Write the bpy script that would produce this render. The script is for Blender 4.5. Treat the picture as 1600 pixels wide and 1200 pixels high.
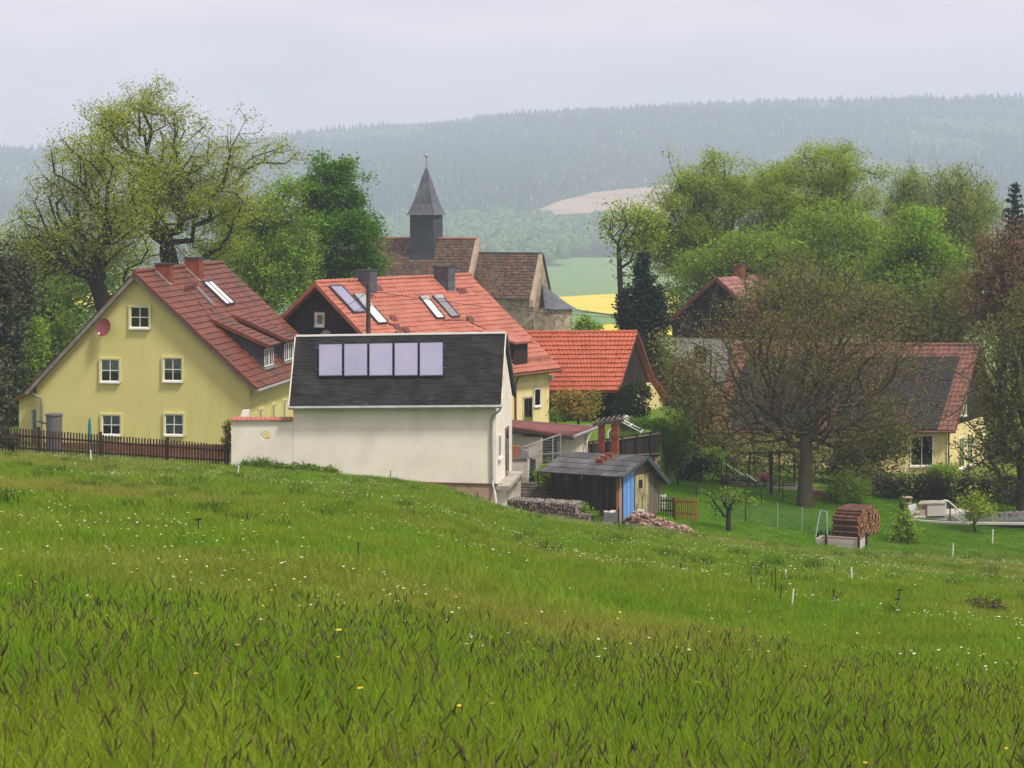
import bpy, math, random
import numpy as np
from mathutils import Vector, Matrix

for _o in list(bpy.data.objects):
    bpy.data.objects.remove(_o)
SC = bpy.context.scene
COL = SC.collection

# ------------------------------------------------------------------ camera
F, HY, CX = 3500.0, 310.0, 800.0          # focal length and optical centre in photo pixels (1600 wide)
cd = bpy.data.cameras.new('camera')
cam = bpy.data.objects.new('camera', cd)
COL.objects.link(cam)
cd.sensor_width = 36.0
cd.lens = F * 36.0 / 1600.0
cd.shift_y = -(600.0 - HY) / 1600.0
cd.clip_start = 0.5
cd.clip_end = 20000.0
cd.dof.use_dof = True
cd.dof.focus_distance = 95.0
cd.dof.aperture_fstop = 11.0
cam.location = (0, 0, 0)
cam.rotation_euler = (math.pi / 2, 0, 0)
SC.camera = cam

# ------------------------------------------------------------------ light
SUN_EL, SUN_AZ = math.radians(56), math.radians(128)   # azimuth clockwise from the view direction (+Y)
world = bpy.data.worlds.new('World')
SC.world = world
world.use_nodes = True
wn, wl = world.node_tree.nodes, world.node_tree.links
wn.clear()
sky = wn.new('ShaderNodeTexSky')
sky.sky_type = 'NISHITA'
sky.sun_disc = False
sky.sun_elevation = SUN_EL
sky.sun_rotation = SUN_AZ
sky.dust_density = 3.0
tc = wn.new('ShaderNodeTexCoord')
mp = wn.new('ShaderNodeMapping')
mp.inputs['Scale'].default_value = (1.0, 1.0, 4.5)
nz = wn.new('ShaderNodeTexNoise')
nz.inputs['Scale'].default_value = 8.0
nz.inputs['Detail'].default_value = 6.0
rp = wn.new('ShaderNodeValToRGB')
rp.color_ramp.elements[0].position = 0.3
rp.color_ramp.elements[0].color = (3.95, 3.42, 3.86, 1)
rp.color_ramp.elements[1].position = 0.7
rp.color_ramp.elements[1].color = (5.35, 4.5, 4.8, 1)
mx = wn.new('ShaderNodeMixRGB')
mx.inputs[0].default_value = 0.88           # a nearly closed, bright overcast over the clear sky
bg = wn.new('ShaderNodeBackground')
bg.inputs['Strength'].default_value = 0.07
wo = wn.new('ShaderNodeOutputWorld')
wl.new(tc.outputs['Generated'], mp.inputs['Vector'])
wl.new(mp.outputs['Vector'], nz.inputs['Vector'])
wl.new(nz.outputs['Fac'], rp.inputs['Fac'])
wl.new(sky.outputs['Color'], mx.inputs[1])
wl.new(rp.outputs['Color'], mx.inputs[2])
wl.new(mx.outputs['Color'], bg.inputs['Color'])
wl.new(bg.outputs['Background'], wo.inputs['Surface'])

sd = bpy.data.lights.new('sun', 'SUN')
sd.energy = 1.5
sd.angle = math.radians(10)
sd.color = (1.0, 0.93, 0.82)
sun = bpy.data.objects.new('sun', sd)
COL.objects.link(sun)
_s = Vector((math.sin(SUN_AZ) * math.cos(SUN_EL), math.cos(SUN_AZ) * math.cos(SUN_EL), math.sin(SUN_EL)))
sun.rotation_euler = _s.to_track_quat('Z', 'Y').to_euler()
sun.location = (40, -40, 80)

vs = SC.view_settings
vs.view_transform = 'Standard'
vs.look = 'None'
vs.exposure = 1.55
vs.gamma = 1.0
vs.use_curve_mapping = False
SC.render.engine = 'CYCLES'
SC.cycles.max_bounces = 8
SC.cycles.diffuse_bounces = 5
SC.cycles.transparent_max_bounces = 12
SC.cycles.volume_bounces = 1
HAZE = 0.00036

# ------------------------------------------------------------------ helpers
rng = np.random.default_rng(7)
random.seed(7)


def P(px, py, Y):
    return np.array([(px - CX) * Y / F, Y, (HY - py) * Y / F])


def ray(px, py):
    return np.array([(px - CX) / F, 1.0, (HY - py) / F])


def onpl(px, py, p0, n):
    d = ray(px, py)
    return d * (np.dot(n, p0) / np.dot(n, d))


class Fr:
    """local frame: u along x, v along y (may be skew), w up"""
    def __init__(s, o, ang=0.0, ang_y=None):
        a = math.radians(ang)
        b = math.radians(ang if ang_y is None else ang_y)
        s.o = np.array(o, float)
        s.x = np.array([math.cos(a), math.sin(a), 0.0])
        s.y = np.array([-math.sin(b), math.cos(b), 0.0])
        s.z = np.array([0, 0, 1.0])

    def __call__(s, u, v, w):
        return s.o + s.x * u + s.y * v + s.z * w

    def inv(s, p):
        d = np.asarray(p) - s.o
        m = np.array([[s.x[0], s.y[0]], [s.x[1], s.y[1]]])
        uv = np.linalg.solve(m, d[:2])
        return uv[0], uv[1], d[2]

    def onv(s, px, py, v=0.0):        # point of the plane v = const seen at a photo pixel
        n = np.cross(s.x, s.z)
        return s.inv(onpl(px, py, s(0, v, 0), n))

    def onu(s, px, py, u=0.0):
        n = np.cross(s.y, s.z)
        return s.inv(onpl(px, py, s(u, 0, 0), n))


WL = {}          # world offset of every thing


def tag(o, label=None, cat=None, group=None, kind=None):
    if label: o['label'] = label
    if cat: o['category'] = cat
    if group: o['group'] = group
    if kind: o['kind'] = kind
    return o


def thing(name, label, cat, loc, group=None):
    o = bpy.data.objects.new(name, None)
    o.empty_display_size = 0.2
    COL.objects.link(o)
    o.location = tuple(float(c) for c in loc)
    WL[o.name] = np.array(loc, float)
    return tag(o, label, cat, group)


def off(parent):
    while parent is not None and parent.name not in WL:
        parent = parent.parent
    return np.zeros(3) if parent is None else WL[parent.name]


def link(name, me, m, parent=None, kind=None):
    o = bpy.data.objects.new(name, me)
    COL.objects.link(o)
    if parent is not None: o.parent = parent
    if kind: o['kind'] = kind
    ms = m if isinstance(m, (list, tuple)) else [m]
    if len(me.materials) == 0:
        for k in ms: me.materials.append(k)
    return o


def mesh_arr(name, V, Q):
    """mesh from a vertex array and an array of equal n-gons"""
    me = bpy.data.meshes.new(name)
    V = np.asarray(V, np.float32); Q = np.asarray(Q, np.int32)
    me.vertices.add(len(V)); me.vertices.foreach_set('co', V.ravel())
    k = Q.shape[1]
    me.loops.add(Q.size); me.loops.foreach_set('vertex_index', Q.ravel())
    me.polygons.add(len(Q))
    me.polygons.foreach_set('loop_start', np.arange(0, Q.size, k, dtype=np.int32))
    me.polygons.foreach_set('loop_total', np.full(len(Q), k, np.int32))
    me.update(calc_edges=True)
    return me


class MB:
    def __init__(s):
        s.v = []; s.f = []; s.m = []; s.mi = 0; s.n = 0

    def add(s, vs_, fs_):
        b = s.n
        s.v.extend([tuple(float(c) for c in p) for p in vs_])
        s.n += len(vs_)
        for f in fs_:
            s.f.append(tuple(b + i for i in f)); s.m.append(s.mi)
        return s

    def hexa(s, p):                   # p[0..3] one face, p[4..7] the opposite one
        return s.add(p, [(3, 2, 1, 0), (4, 5, 6, 7), (0, 1, 5, 4), (1, 2, 6, 5), (2, 3, 7, 6), (3, 0, 4, 7)])

    def fbox(s, fr, u0, u1, v0, v1, w0, w1):
        return s.hexa([fr(u0, v0, w0), fr(u1, v0, w0), fr(u1, v1, w0), fr(u0, v1, w0),
                       fr(u0, v0, w1), fr(u1, v0, w1), fr(u1, v1, w1), fr(u0, v1, w1)])

    def obox(s, c, ax, ay, az):       # centre and three half axes
        c = np.asarray(c)
        q = [c + a * ax + b * ay - az for a, b in ((-1, -1), (1, -1), (1, 1), (-1, 1))]
        return s.hexa(q + [p + 2 * az for p in q])

    def prism(s, poly, d):            # closed polygon extruded along d
        n = len(poly); d = np.asarray(d)
        vs_ = [np.asarray(p) for p in poly] + [np.asarray(p) + d for p in poly]
        fs_ = [tuple(range(n - 1, -1, -1)), tuple(range(n, 2 * n))]
        fs_ += [(i, (i + 1) % n, n + (i + 1) % n, n + i) for i in range(n)]
        return s.add(vs_, fs_)

    def slab(s, a, b, c, d, t):       # quad a b c d thickened downwards along its normal
        a, b, c, d = [np.asarray(q, float) for q in (a, b, c, d)]
        n = np.cross(c - a, d - b); n /= np.linalg.norm(n)
        if n[2] < 0: n = -n
        return s.hexa([a - n * t, b - n * t, c - n * t, d - n * t, a, b, c, d])

    def tube(s, pts, r, n=6, cap=True):
        pts = np.asarray(pts, float)
        r = np.broadcast_to(np.asarray(r, float), (len(pts),))
        V, Q = tube_arr(pts, r, n)
        fs_ = [tuple(q) for q in Q]
        if cap: fs_ += [tuple(range(n - 1, -1, -1)), tuple(range(len(V) - n, len(V)))]
        return s.add(V, fs_)

    def bar(s, a, b, r, n=6):
        return s.tube([a, b], r, n)

    def rod(s, a, b, w, d=None, up=(0, 0, 1)):      # rectangular bar from a to b
        a = np.asarray(a, float); b = np.asarray(b, float)
        t = b - a; L = np.linalg.norm(t); t = t / L
        up = np.asarray(up, float)
        x = np.cross(t, up)
        if np.linalg.norm(x) < 1e-4: x = np.cross(t, (0, 1.0, 0))
        x /= np.linalg.norm(x); y = np.cross(x, t)
        d = w if d is None else d
        return s.obox((a + b) / 2, t * L / 2, x * w / 2, y * d / 2)

    def build(s, name, m, parent=None, kind=None, smooth=False):
        me = bpy.data.meshes.new(name)
        o3 = off(parent)
        me.from_pydata([(p[0] - o3[0], p[1] - o3[1], p[2] - o3[2]) for p in s.v], [], s.f)
        ob = link(name, me, m, parent, kind)
        if isinstance(m, (list, tuple)): me.polygons.foreach_set('material_index', s.m)
        if smooth: me.polygons.foreach_set('use_smooth', [True] * len(me.polygons))
        me.update()
        return ob


REFS = np.array([(0, 0, 1.0), (1.0, 0, 0), (0, 1.0, 0), (.58, .58, .58), (.58, -.58, .58), (-.58, .58, .58), (-.58, -.58, .58), (.2, .1, .97), (.9, .4, .1), (.4, -.9, .1), (.71, .71, 0), (.71, -.71, 0)])
REFS /= np.linalg.norm(REFS, axis=1)[:, None]


def tube_arr(pts, r, n):
    k = len(pts)
    t = np.gradient(pts, axis=0)
    t /= np.linalg.norm(t, axis=1)[:, None] + 1e-9
    ref = REFS[np.argmin(np.abs(t @ REFS.T).max(0))]
    x = np.cross(t, ref); x /= np.linalg.norm(x, axis=1)[:, None] + 1e-9
    y = np.cross(t, x)
    a = np.arange(n) * 2 * math.pi / n
    V = pts[:, None] + r[:, None, None] * (np.cos(a)[None, :, None] * x[:, None] + np.sin(a)[None, :, None] * y[:, None])
    i = np.arange(k - 1)[:, None] * n; j = np.arange(n)[None]; j2 = (j + 1) % n
    Q = np.stack([i + j, i + j2, i + n + j2, i + n + j], -1).reshape(-1, 4)
    return V.reshape(-1, 3), Q


# ------------------------------------------------------------------ materials
MATS = {}


def mat(name, c, c2=None, scale=2.0, rough=0.85, spec=0.25, bump=0.0, bscale=30.0, rnd=None, amt=0.2, trans=0.0,
        metal=0.0, stretch=(1, 1, 1), world_pos=False, c3=None, scale3=0.3, lo=0.38, hi=0.62, hue=0.0, coat=0.0, streak=0.0):
    if name in MATS: return MATS[name]
    m = bpy.data.materials.new(name)
    m.use_nodes = True
    N, L = m.node_tree.nodes, m.node_tree.links
    N.clear()
    out = N.new('ShaderNodeOutputMaterial')
    bs = N.new('ShaderNodeBsdfPrincipled')
    bs.inputs['Roughness'].default_value = rough
    bs.inputs['Specular IOR Level'].default_value = spec
    bs.inputs['Metallic'].default_value = metal
    bs.inputs['Coat Weight'].default_value = coat
    if world_pos:
        g = N.new('ShaderNodeNewGeometry'); vec = g.outputs['Position']
    else:
        g = N.new('ShaderNodeTexCoord'); vec = g.outputs['Object']
    if stretch != (1, 1, 1):
        q = N.new('ShaderNodeMapping'); q.inputs['Scale'].default_value = stretch
        L.new(vec, q.inputs['Vector']); vec = q.outputs['Vector']

    def noise(sc, det=4.0):
        n = N.new('ShaderNodeTexNoise')
        n.inputs['Scale'].default_value = sc; n.inputs['Detail'].default_value = det
        L.new(vec, n.inputs['Vector'])
        return n.outputs['Fac']

    def mixc(a, b, fac):
        x = N.new('ShaderNodeMixRGB')
        for k, s_ in ((1, a), (2, b)):
            if isinstance(s_, tuple): x.inputs[k].default_value = (*s_, 1)
            else: L.new(s_, x.inputs[k])
        L.new(fac, x.inputs[0])
        return x.outputs['Color']

    def ramp(f, lo_, hi_):
        r_ = N.new('ShaderNodeMapRange')
        r_.inputs['From Min'].default_value = lo_; r_.inputs['From Max'].default_value = hi_
        L.new(f, r_.inputs['Value'])
        return r_.outputs['Result']
    col = c
    if c2 is not None: col = mixc(c, c2, ramp(noise(scale), lo, hi))
    if c3 is not None: col = mixc(col, c3, ramp(noise(scale3, 3.0), 0.5, 0.68))
    if streak:
        q2 = N.new('ShaderNodeMapping'); q2.inputs['Scale'].default_value = (1.6, 1.6, 0.16)
        L.new(g.outputs['Position' if world_pos else 'Object'], q2.inputs['Vector'])
        n2 = N.new('ShaderNodeTexNoise'); n2.inputs['Scale'].default_value = 1.7; n2.inputs['Detail'].default_value = 7.0; n2.inputs['Roughness'].default_value = .65
        L.new(q2.outputs['Vector'], n2.inputs['Vector'])
        r9 = N.new('ShaderNodeMapRange'); r9.inputs['From Min'].default_value = 0.48; r9.inputs['From Max'].default_value = 0.72
        r9.inputs['To Max'].default_value = streak
        L.new(n2.outputs['Fac'], r9.inputs['Value'])
        col = mixc(col, tuple(v * .45 for v in c), r9.outputs['Result'])
    if rnd:
        if rnd == 'object':
            i = N.new('ShaderNodeObjectInfo').outputs['Random']
        else:
            i = N.new('ShaderNodeNewGeometry').outputs['Random Per Island']
        h = N.new('ShaderNodeHueSaturation')
        r1 = N.new('ShaderNodeMapRange')
        r1.inputs['To Min'].default_value = 1 - amt; r1.inputs['To Max'].default_value = 1 + amt
        L.new(i, r1.inputs['Value']); L.new(r1.outputs['Result'], h.inputs['Value'])
        if hue:
            w = N.new('ShaderNodeMath'); w.operation = 'MULTIPLY'; w.inputs[1].default_value = 7.31
            w2 = N.new('ShaderNodeMath'); w2.operation = 'FRACT'
            r2 = N.new('ShaderNodeMapRange')
            r2.inputs['To Min'].default_value = 0.5 - hue; r2.inputs['To Max'].default_value = 0.5 + hue
            L.new(i, w.inputs[0]); L.new(w.outputs[0], w2.inputs[0]); L.new(w2.outputs[0], r2.inputs['Value'])
            L.new(r2.outputs['Result'], h.inputs['Hue'])
        if isinstance(col, tuple): h.inputs['Color'].default_value = (*col, 1)
        else: L.new(col, h.inputs['Color'])
        col = h.outputs['Color']
    if isinstance(col, tuple): bs.inputs['Base Color'].default_value = (*col, 1)
    else: L.new(col, bs.inputs['Base Color'])
    if bump:
        b = N.new('ShaderNodeBump'); b.inputs['Strength'].default_value = bump; b.inputs['Distance'].default_value = 0.02
        L.new(noise(bscale, 5.0), b.inputs['Height']); L.new(b.outputs['Normal'], bs.inputs['Normal'])
    sh = bs.outputs['BSDF']
    if trans:
        t = N.new('ShaderNodeBsdfTranslucent')
        if isinstance(col, tuple): t.inputs['Color'].default_value = (*col, 1)
        else: L.new(col, t.inputs['Color'])
        x = N.new('ShaderNodeMixShader'); x.inputs[0].default_value = trans
        L.new(sh, x.inputs[1]); L.new(t.outputs['BSDF'], x.inputs[2]); sh = x.outputs['Shader']
    L.new(sh, out.inputs['Surface'])
    MATS[name] = m
    return m


def glass_mat(name, tint=(0.9, 0.95, 0.95), refl=0.02, rough=0.05):
    if name in MATS: return MATS[name]
    m = bpy.data.materials.new(name); m.use_nodes = True
    N, L = m.node_tree.nodes, m.node_tree.links
    N.clear()
    out = N.new('ShaderNodeOutputMaterial')
    t = N.new('ShaderNodeBsdfTransparent'); t.inputs['Color'].default_value = (*tint, 1)
    g = N.new('ShaderNodeBsdfGlossy'); g.inputs['Roughness'].default_value = rough
    fz = N.new('ShaderNodeFresnel'); fz.inputs['IOR'].default_value = 1.5
    ad = N.new('ShaderNodeMath'); ad.operation = 'ADD'; ad.inputs[1].default_value = refl; ad.use_clamp = True
    x = N.new('ShaderNodeMixShader')
    L.new(fz.outputs[0], ad.inputs[0]); L.new(ad.outputs[0], x.inputs[0])
    L.new(t.outputs[0], x.inputs[1]); L.new(g.outputs[0], x.inputs[2]); L.new(x.outputs[0], out.inputs['Surface'])
    MATS[name] = m
    return m


M_YELLOW = mat('yellow_green_render', (0.58, 0.53, 0.205), (0.61, 0.56, 0.225), 0.6, 0.9, 0.1, 0.25, 60, streak=0.18)
M_WHITE_RENDER = mat('white_render', (0.73, 0.69, 0.59), (0.78, 0.74, 0.65), 0.9, 0.92, 0.1, 0.3, 50, c3=(0.66, 0.62, 0.53), scale3=0.7, streak=0.08)
M_CREAM = mat('cream_render', (0.70, 0.58, 0.27), (0.74, 0.63, 0.32), 0.8, 0.9, 0.1, 0.2, 50, streak=0.30)
M_OFFWHITE = mat('off_white_render', (0.50, 0.46, 0.38), (0.60, 0.56, 0.48), 1.2, 0.9, 0.1, 0.3, 40, c3=(0.36, 0.33, 0.27), scale3=0.9, streak=0.45)
M_WHITE = mat('white_paint', (0.78, 0.78, 0.76), rough=0.45, spec=0.4)
M_DARKIN = mat('dark_interior', (0.012, 0.013, 0.014), rough=0.9)  # near-black colour standing in for unlit space behind openings
M_CURTAIN = mat('net_curtain', (0.42, 0.43, 0.42), (0.25, 0.26, 0.26), 9, 0.9, stretch=(1, 1, 0.4))
M_GLASS = glass_mat('window_glass')
M_ROOFRED = mat('dark_red_tile', (0.128, 0.038, 0.020), (0.165, 0.052, 0.028), 1.3, 0.6, 0.3, 0.15, 40, rnd='object', amt=0.06, c3=(0.085, 0.045, 0.033), scale3=0.6)
M_ROOFRED_I = mat('dark_red_tile_run', (0.128, 0.038, 0.020), (0.165, 0.052, 0.028), 1.3, 0.6, 0.3, 0.15, 40, rnd='island', amt=0.06, c3=(0.085, 0.045, 0.033), scale3=0.6)
M_SALMON = mat('salmon_tile', (0.33, 0.108, 0.066), (0.39, 0.138, 0.088), 1.1, 0.55, 0.35, 0.1, 40, rnd='island', amt=0.07)
M_ORANGE = mat('orange_tile', (0.375, 0.094, 0.045), (0.42, 0.115, 0.058), 1.1, 0.5, 0.4, 0.1, 40, rnd='island', amt=0.08)
M_ORANGE_O = mat('orange_tile_single', (0.375, 0.094, 0.045), (0.42, 0.115, 0.058), 1.1, 0.5, 0.4, 0.1, 40, rnd='object', amt=0.08)
M_H3TILE = mat('muted_red_tile', (0.145, 0.055, 0.040), (0.19, 0.075, 0.055), 1.1, 0.6, 0.3, 0.1, 40, rnd='island', amt=0.12, c3=(0.11, 0.06, 0.05), scale3=0.8)  # dulling by branches before the roof is put into the tile colour
M_CHTILE = mat('old_brown_tile', (0.062, 0.036, 0.025), (0.115, 0.066, 0.043), 1.5, 0.85, 0.15, 0.4, 30, rnd='island', amt=0.3, c3=(0.17, 0.14, 0.10), scale3=9.0)
M_MAROON = mat('maroon_tile', (0.20, 0.085, 0.075), (0.28, 0.13, 0.11), 1.5, 0.6, 0.3, rnd='island', amt=0.2)
M_FELT = mat('bitumen_shingle', (0.018, 0.017, 0.0165), (0.028, 0.027, 0.026), 1.8, 0.9, 0.1, 0.4, 60, rnd='island', amt=0.16, c3=(0.036, 0.036, 0.034), scale3=0.8)
M_FELT2 = mat('roofing_felt', (0.045, 0.046, 0.048), (0.085, 0.085, 0.085), 1.3, 0.8, 0.3, 0.4, 40, c3=(0.14, 0.14, 0.14), scale3=1.1)
M_SLATE = mat('slate_cladding', (0.070, 0.078, 0.092), (0.105, 0.113, 0.128), 2.0, 0.65, 0.35, 0.3, 30, rnd='island', amt=0.2)
M_SLATEDK = mat('dark_slate', (0.040, 0.044, 0.05), (0.058, 0.062, 0.07), 3.0, 0.7, 0.3, 0.3, 30, rnd='island', amt=0.15)
M_BROWNW = mat('dark_brown_board', (0.017, 0.012, 0.010), (0.030, 0.021, 0.018), 2.5, 0.8, 0.2, 0.3, 30, rnd='island', amt=0.25, stretch=(6, 6, 0.6))
M_STONE = mat('old_stone_wall', (0.42, 0.34, 0.23), (0.26, 0.21, 0.155), 1.6, 0.95, 0.1, 0.8, 12, c3=(0.15, 0.125, 0.095), scale3=3.0)
M_STONEPALE = mat('pale_stone_edge', (0.46, 0.35, 0.25), (0.36, 0.29, 0.22), 1.5, 0.95, 0.1, 0.4, 15)
M_BRICK = mat('red_brick', (0.28, 0.085, 0.045), (0.20, 0.06, 0.035), 4.0, 0.9, 0.15, 0.4, 50, rnd='island', amt=0.25)
M_PLINTH = mat('brick_plinth', (0.30, 0.13, 0.07), (0.21, 0.09, 0.05), 3.0, 0.9, 0.1, 0.4, 30, rnd='island', amt=0.2)
M_PLINTH2 = mat('crumbling_plinth', (0.42, 0.27, 0.18), (0.33, 0.25, 0.18), 1.8, 0.95, 0.1, 0.6, 20, c3=(0.2, 0.15, 0.11), scale3=1.5)
M_ZINC = mat('zinc', (0.42, 0.43, 0.43), (0.33, 0.34, 0.34), 3.0, 0.45, 0.5, metal=0.5)
M_ZINCDK = mat('weathered_zinc', (0.23, 0.22, 0.19), (0.17, 0.165, 0.15), 3.0, 0.55, 0.5, metal=0.3)
M_STEEL = mat('galvanised_steel', (0.5, 0.52, 0.52), rough=0.4, spec=0.5, metal=0.6)
M_SOLAR = mat('solar_collector_glass', (0.215, 0.215, 0.305), (0.24, 0.24, 0.325), 0.8, 0.16, 0.4, rnd='object', amt=0.06)  # lavender sky reflection put into the base colour
M_SOLARF = mat('collector_frame', (0.06, 0.055, 0.09), rough=0.4, spec=0.5)
M_PV = mat('photovoltaic_cell', (0.012, 0.011, 0.012), (0.017, 0.015, 0.016), 3.0, 0.6, 0.15)
M_PICKET = mat('dark_picket_wood', (0.060, 0.035, 0.024), (0.035, 0.024, 0.018), 5.0, 0.85, 0.2, 0.4, 40, rnd='object', amt=0.35, stretch=(3, 3, 0.8))
M_WOODDK = mat('dark_weathered_wood', (0.052, 0.043, 0.036), (0.028, 0.024, 0.021), 3.0, 0.9, 0.15, 0.5, 30, rnd='object', amt=0.4, stretch=(6, 6, 0.7))
M_WOODGREY = mat('grey_weathered_wood', (0.20, 0.17, 0.13), (0.13, 0.11, 0.085), 3.0, 0.9, 0.15, 0.5, 30, rnd='object', amt=0.2, stretch=(6, 6, 0.7))
M_WOODBRN = mat('brown_wood', (0.18, 0.085, 0.045), (0.12, 0.055, 0.032), 4.0, 0.8, 0.2, 0.3, 30, rnd='object', amt=0.2, stretch=(5, 5, 0.7))
M_REDWOOD = mat('rust_brown_wood', (0.27, 0.10, 0.042), (0.20, 0.07, 0.03), 4.0, 0.8, 0.2, 0.3, 30, rnd='object', amt=0.2, stretch=(5, 5, 0.7))
M_BLUE = mat('blue_paint', (0.10, 0.27, 0.60), (0.13, 0.31, 0.64), 2.0, 0.55, 0.35, rnd='object', amt=0.08)
M_YGREEN = mat('flaking_pale_green_paint', (0.42, 0.38, 0.20), (0.31, 0.28, 0.15), 3.0, 0.85, 0.2, 0.5, 25, c3=(0.16, 0.12, 0.08), scale3=2.5, stretch=(2, 2, 0.7))
M_BOULDER = mat('boulder_stone', (0.20, 0.18, 0.16), (0.12, 0.11, 0.10), 3.0, 0.95, 0.1, 0.6, 12)
M_CONC = mat('concrete', (0.40, 0.37, 0.32), (0.29, 0.27, 0.23), 1.8, 0.95, 0.1, 0.5, 25, c3=(0.2, 0.18, 0.15), scale3=1.2)
M_CONCDK = mat('mossy_concrete', (0.15, 0.13, 0.105), (0.09, 0.08, 0.065), 2.5, 0.95, 0.1, 0.6, 25)
M_PALEPAVE = mat('pale_paving', (0.52, 0.48, 0.43), (0.44, 0.41, 0.37), 1.5, 0.9, 0.1, 0.3, 25)
M_GREYPL = mat('grey_plastic', (0.115, 0.115, 0.125), rough=0.5, spec=0.4)
M_WHITEPL = mat('white_plastic', (0.66, 0.67, 0.66), (0.55, 0.56, 0.55), 2.0, 0.5, 0.4)
M_DISHRED = mat('dark_red_enamel', (0.17, 0.040, 0.040), rough=0.45, spec=0.4)
M_DISHGREY = mat('grey_enamel', (0.20, 0.20, 0.21), rough=0.5, spec=0.4)
M_TEAL = mat('teal_canvas', (0.03, 0.22, 0.21), (0.02, 0.17, 0.16), 4.0, 0.8)
M_BARK = mat('dark_bark', (0.040, 0.034, 0.026), (0.026, 0.023, 0.019), 3.0, 0.95, 0.1, 0.7, 14)
M_BARKGREY = mat('grey_brown_bark', (0.085, 0.070, 0.055), (0.05, 0.042, 0.035), 3.0, 0.95, 0.1, 0.7, 14)
M_TWIG = mat('brown_twig', (0.095, 0.080, 0.050), (0.070, 0.060, 0.040), 2.0, 0.95, 0.1)
M_LOGBARK = mat('log_bark', (0.165, 0.085, 0.060), (0.09, 0.05, 0.038), 4.0, 0.95, 0.1, 0.6, 25, rnd='object', amt=0.35)
M_LOGEND = mat('sawn_log_end', (0.36, 0.20, 0.10), (0.22, 0.115, 0.06), 6.0, 0.9, 0.1, rnd='object', amt=0.35)
M_RUBBLE = mat('rubble_brick', (0.36, 0.25, 0.20), (0.25, 0.17, 0.13), 5.0, 0.95, 0.1, 0.5, 30, rnd='object', amt=0.4, hue=0.02)
M_GABSTONE = mat('gabion_stone', (0.30, 0.25, 0.21), (0.18, 0.145, 0.12), 5.0, 0.95, 0.1, 0.5, 30, rnd='island', amt=0.45)
M_GABTOP = mat('gabion_gravel', (0.36, 0.34, 0.31), (0.26, 0.24, 0.22), 7.0, 0.95, 0.1, 0.5, 30, rnd='island', amt=0.25)
M_CORR = mat('oxide_red_sheet', (0.135, 0.042, 0.038), (0.19, 0.068, 0.055), 1.1, 0.75, 0.25, 0.2, 30, c3=(0.10, 0.05, 0.042), scale3=1.0)
M_BLACK = mat('black_metal', (0.014, 0.014, 0.014), rough=0.5, spec=0.4)
M_RUST = mat('rusty_rod', (0.10, 0.045, 0.03), (0.06, 0.03, 0.022), 8.0, 0.8)
M_WIRE = mat('cable_black', (0.02, 0.02, 0.02), rough=0.6)
M_GREENWIRE = mat('green_coated_wire', (0.05, 0.13, 0.085), rough=0.5)
M_POLE = mat('utility_pole_wood', (0.085, 0.07, 0.055), (0.055, 0.045, 0.036), 3.0, 0.9, 0.1, 0.4, 30)
M_PINK = mat('pink_blossom', (0.42, 0.07, 0.20), rnd='island', amt=0.3, trans=0.3)


def leafmat(name, c, amt=0.3, hue=0.018, trans=0.45, c2=None):
    return mat(name, c, c2 or tuple(v * 0.75 for v in c), 0.5, 0.75, 0.07, rnd='island', amt=amt, trans=trans, hue=hue)


L_OAK = leafmat('young_oak_leaf', (0.345, 0.400, 0.042), c2=(0.28, 0.345, 0.036))
L_OAK2 = leafmat('green_oak_leaf', (0.325, 0.440, 0.036), amt=0.3)
L_LINDEN = leafmat('linden_leaf', (0.240, 0.385, 0.034), amt=0.4)
L_MAPLE = leafmat('dark_maple_leaf', (0.130, 0.270, 0.016), c2=(0.09, 0.20, 0.014), amt=0.45)
L_BRIGHT = leafmat('bright_maple_leaf', (0.230, 0.385, 0.028), amt=0.4)
L_BIRCH = leafmat('birch_leaf', (0.310, 0.390, 0.070), amt=0.2)
L_MID = leafmat('mid_green_leaf', (0.150, 0.245, 0.024))
L_DULL = leafmat('dull_olive_leaf', (0.185, 0.205, 0.040))
L_BUD = leafmat('brown_bud_leaf', (0.215, 0.165, 0.055), c2=(0.19, 0.21, 0.045))
L_RED = leafmat('reddish_young_leaf', (0.260, 0.135, 0.065), c2=(0.19, 0.14, 0.055))
L_RUSSET = leafmat('russet_rowan_leaf', (0.34, 0.235, 0.045), c2=(0.25, 0.26, 0.040), hue=0.03)
L_CONIF = leafmat('dark_needle', (0.026, 0.052, 0.024), amt=0.4, trans=0.1)
L_CONIF2 = leafmat('grey_spruce_needle', (0.080, 0.098, 0.045), amt=0.4, trans=0.15)
L_IVY = leafmat('ivy_leaf', (0.045, 0.085, 0.022))
L_HEDGE = leafmat('hedge_leaf', (0.125, 0.235, 0.026))
L_PURPLE = leafmat('purple_brown_hedge_leaf', (0.095, 0.068, 0.048), c2=(0.085, 0.09, 0.04), hue=0.03)
L_BLUEB = leafmat('blue_green_shrub_leaf', (0.045, 0.062, 0.050))

# ------------------------------------------------------------------ the lie of the land
_GX = [-700, 0, 180, 360, 480, 600, 690, 770, 850, 930, 1010, 1090, 1300, 1500, 1600, 2300]
_GY = [690, 707, 717, 729, 737, 747, 760, 788, 806, 818, 826, 836, 862, 876, 884, 930]
_FY = [180, 350, 500, 700, 1000, 1400, 1700, 2200, 2700, 3200, 3550, 3800]
_FZ = [-15.5, -22, -28.5, -36, -43, -50, -45, -22, 20, 75, 0, 0]
_RX = [-2500, -600, 0, 130, 300, 430, 520, 600, 800, 1000, 1200, 1600, 2400, 3400]
_RY = [262, 248, 247, 245, 238, 230, 217, 211, 195, 184, 174, 166, 172, 190]


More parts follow.
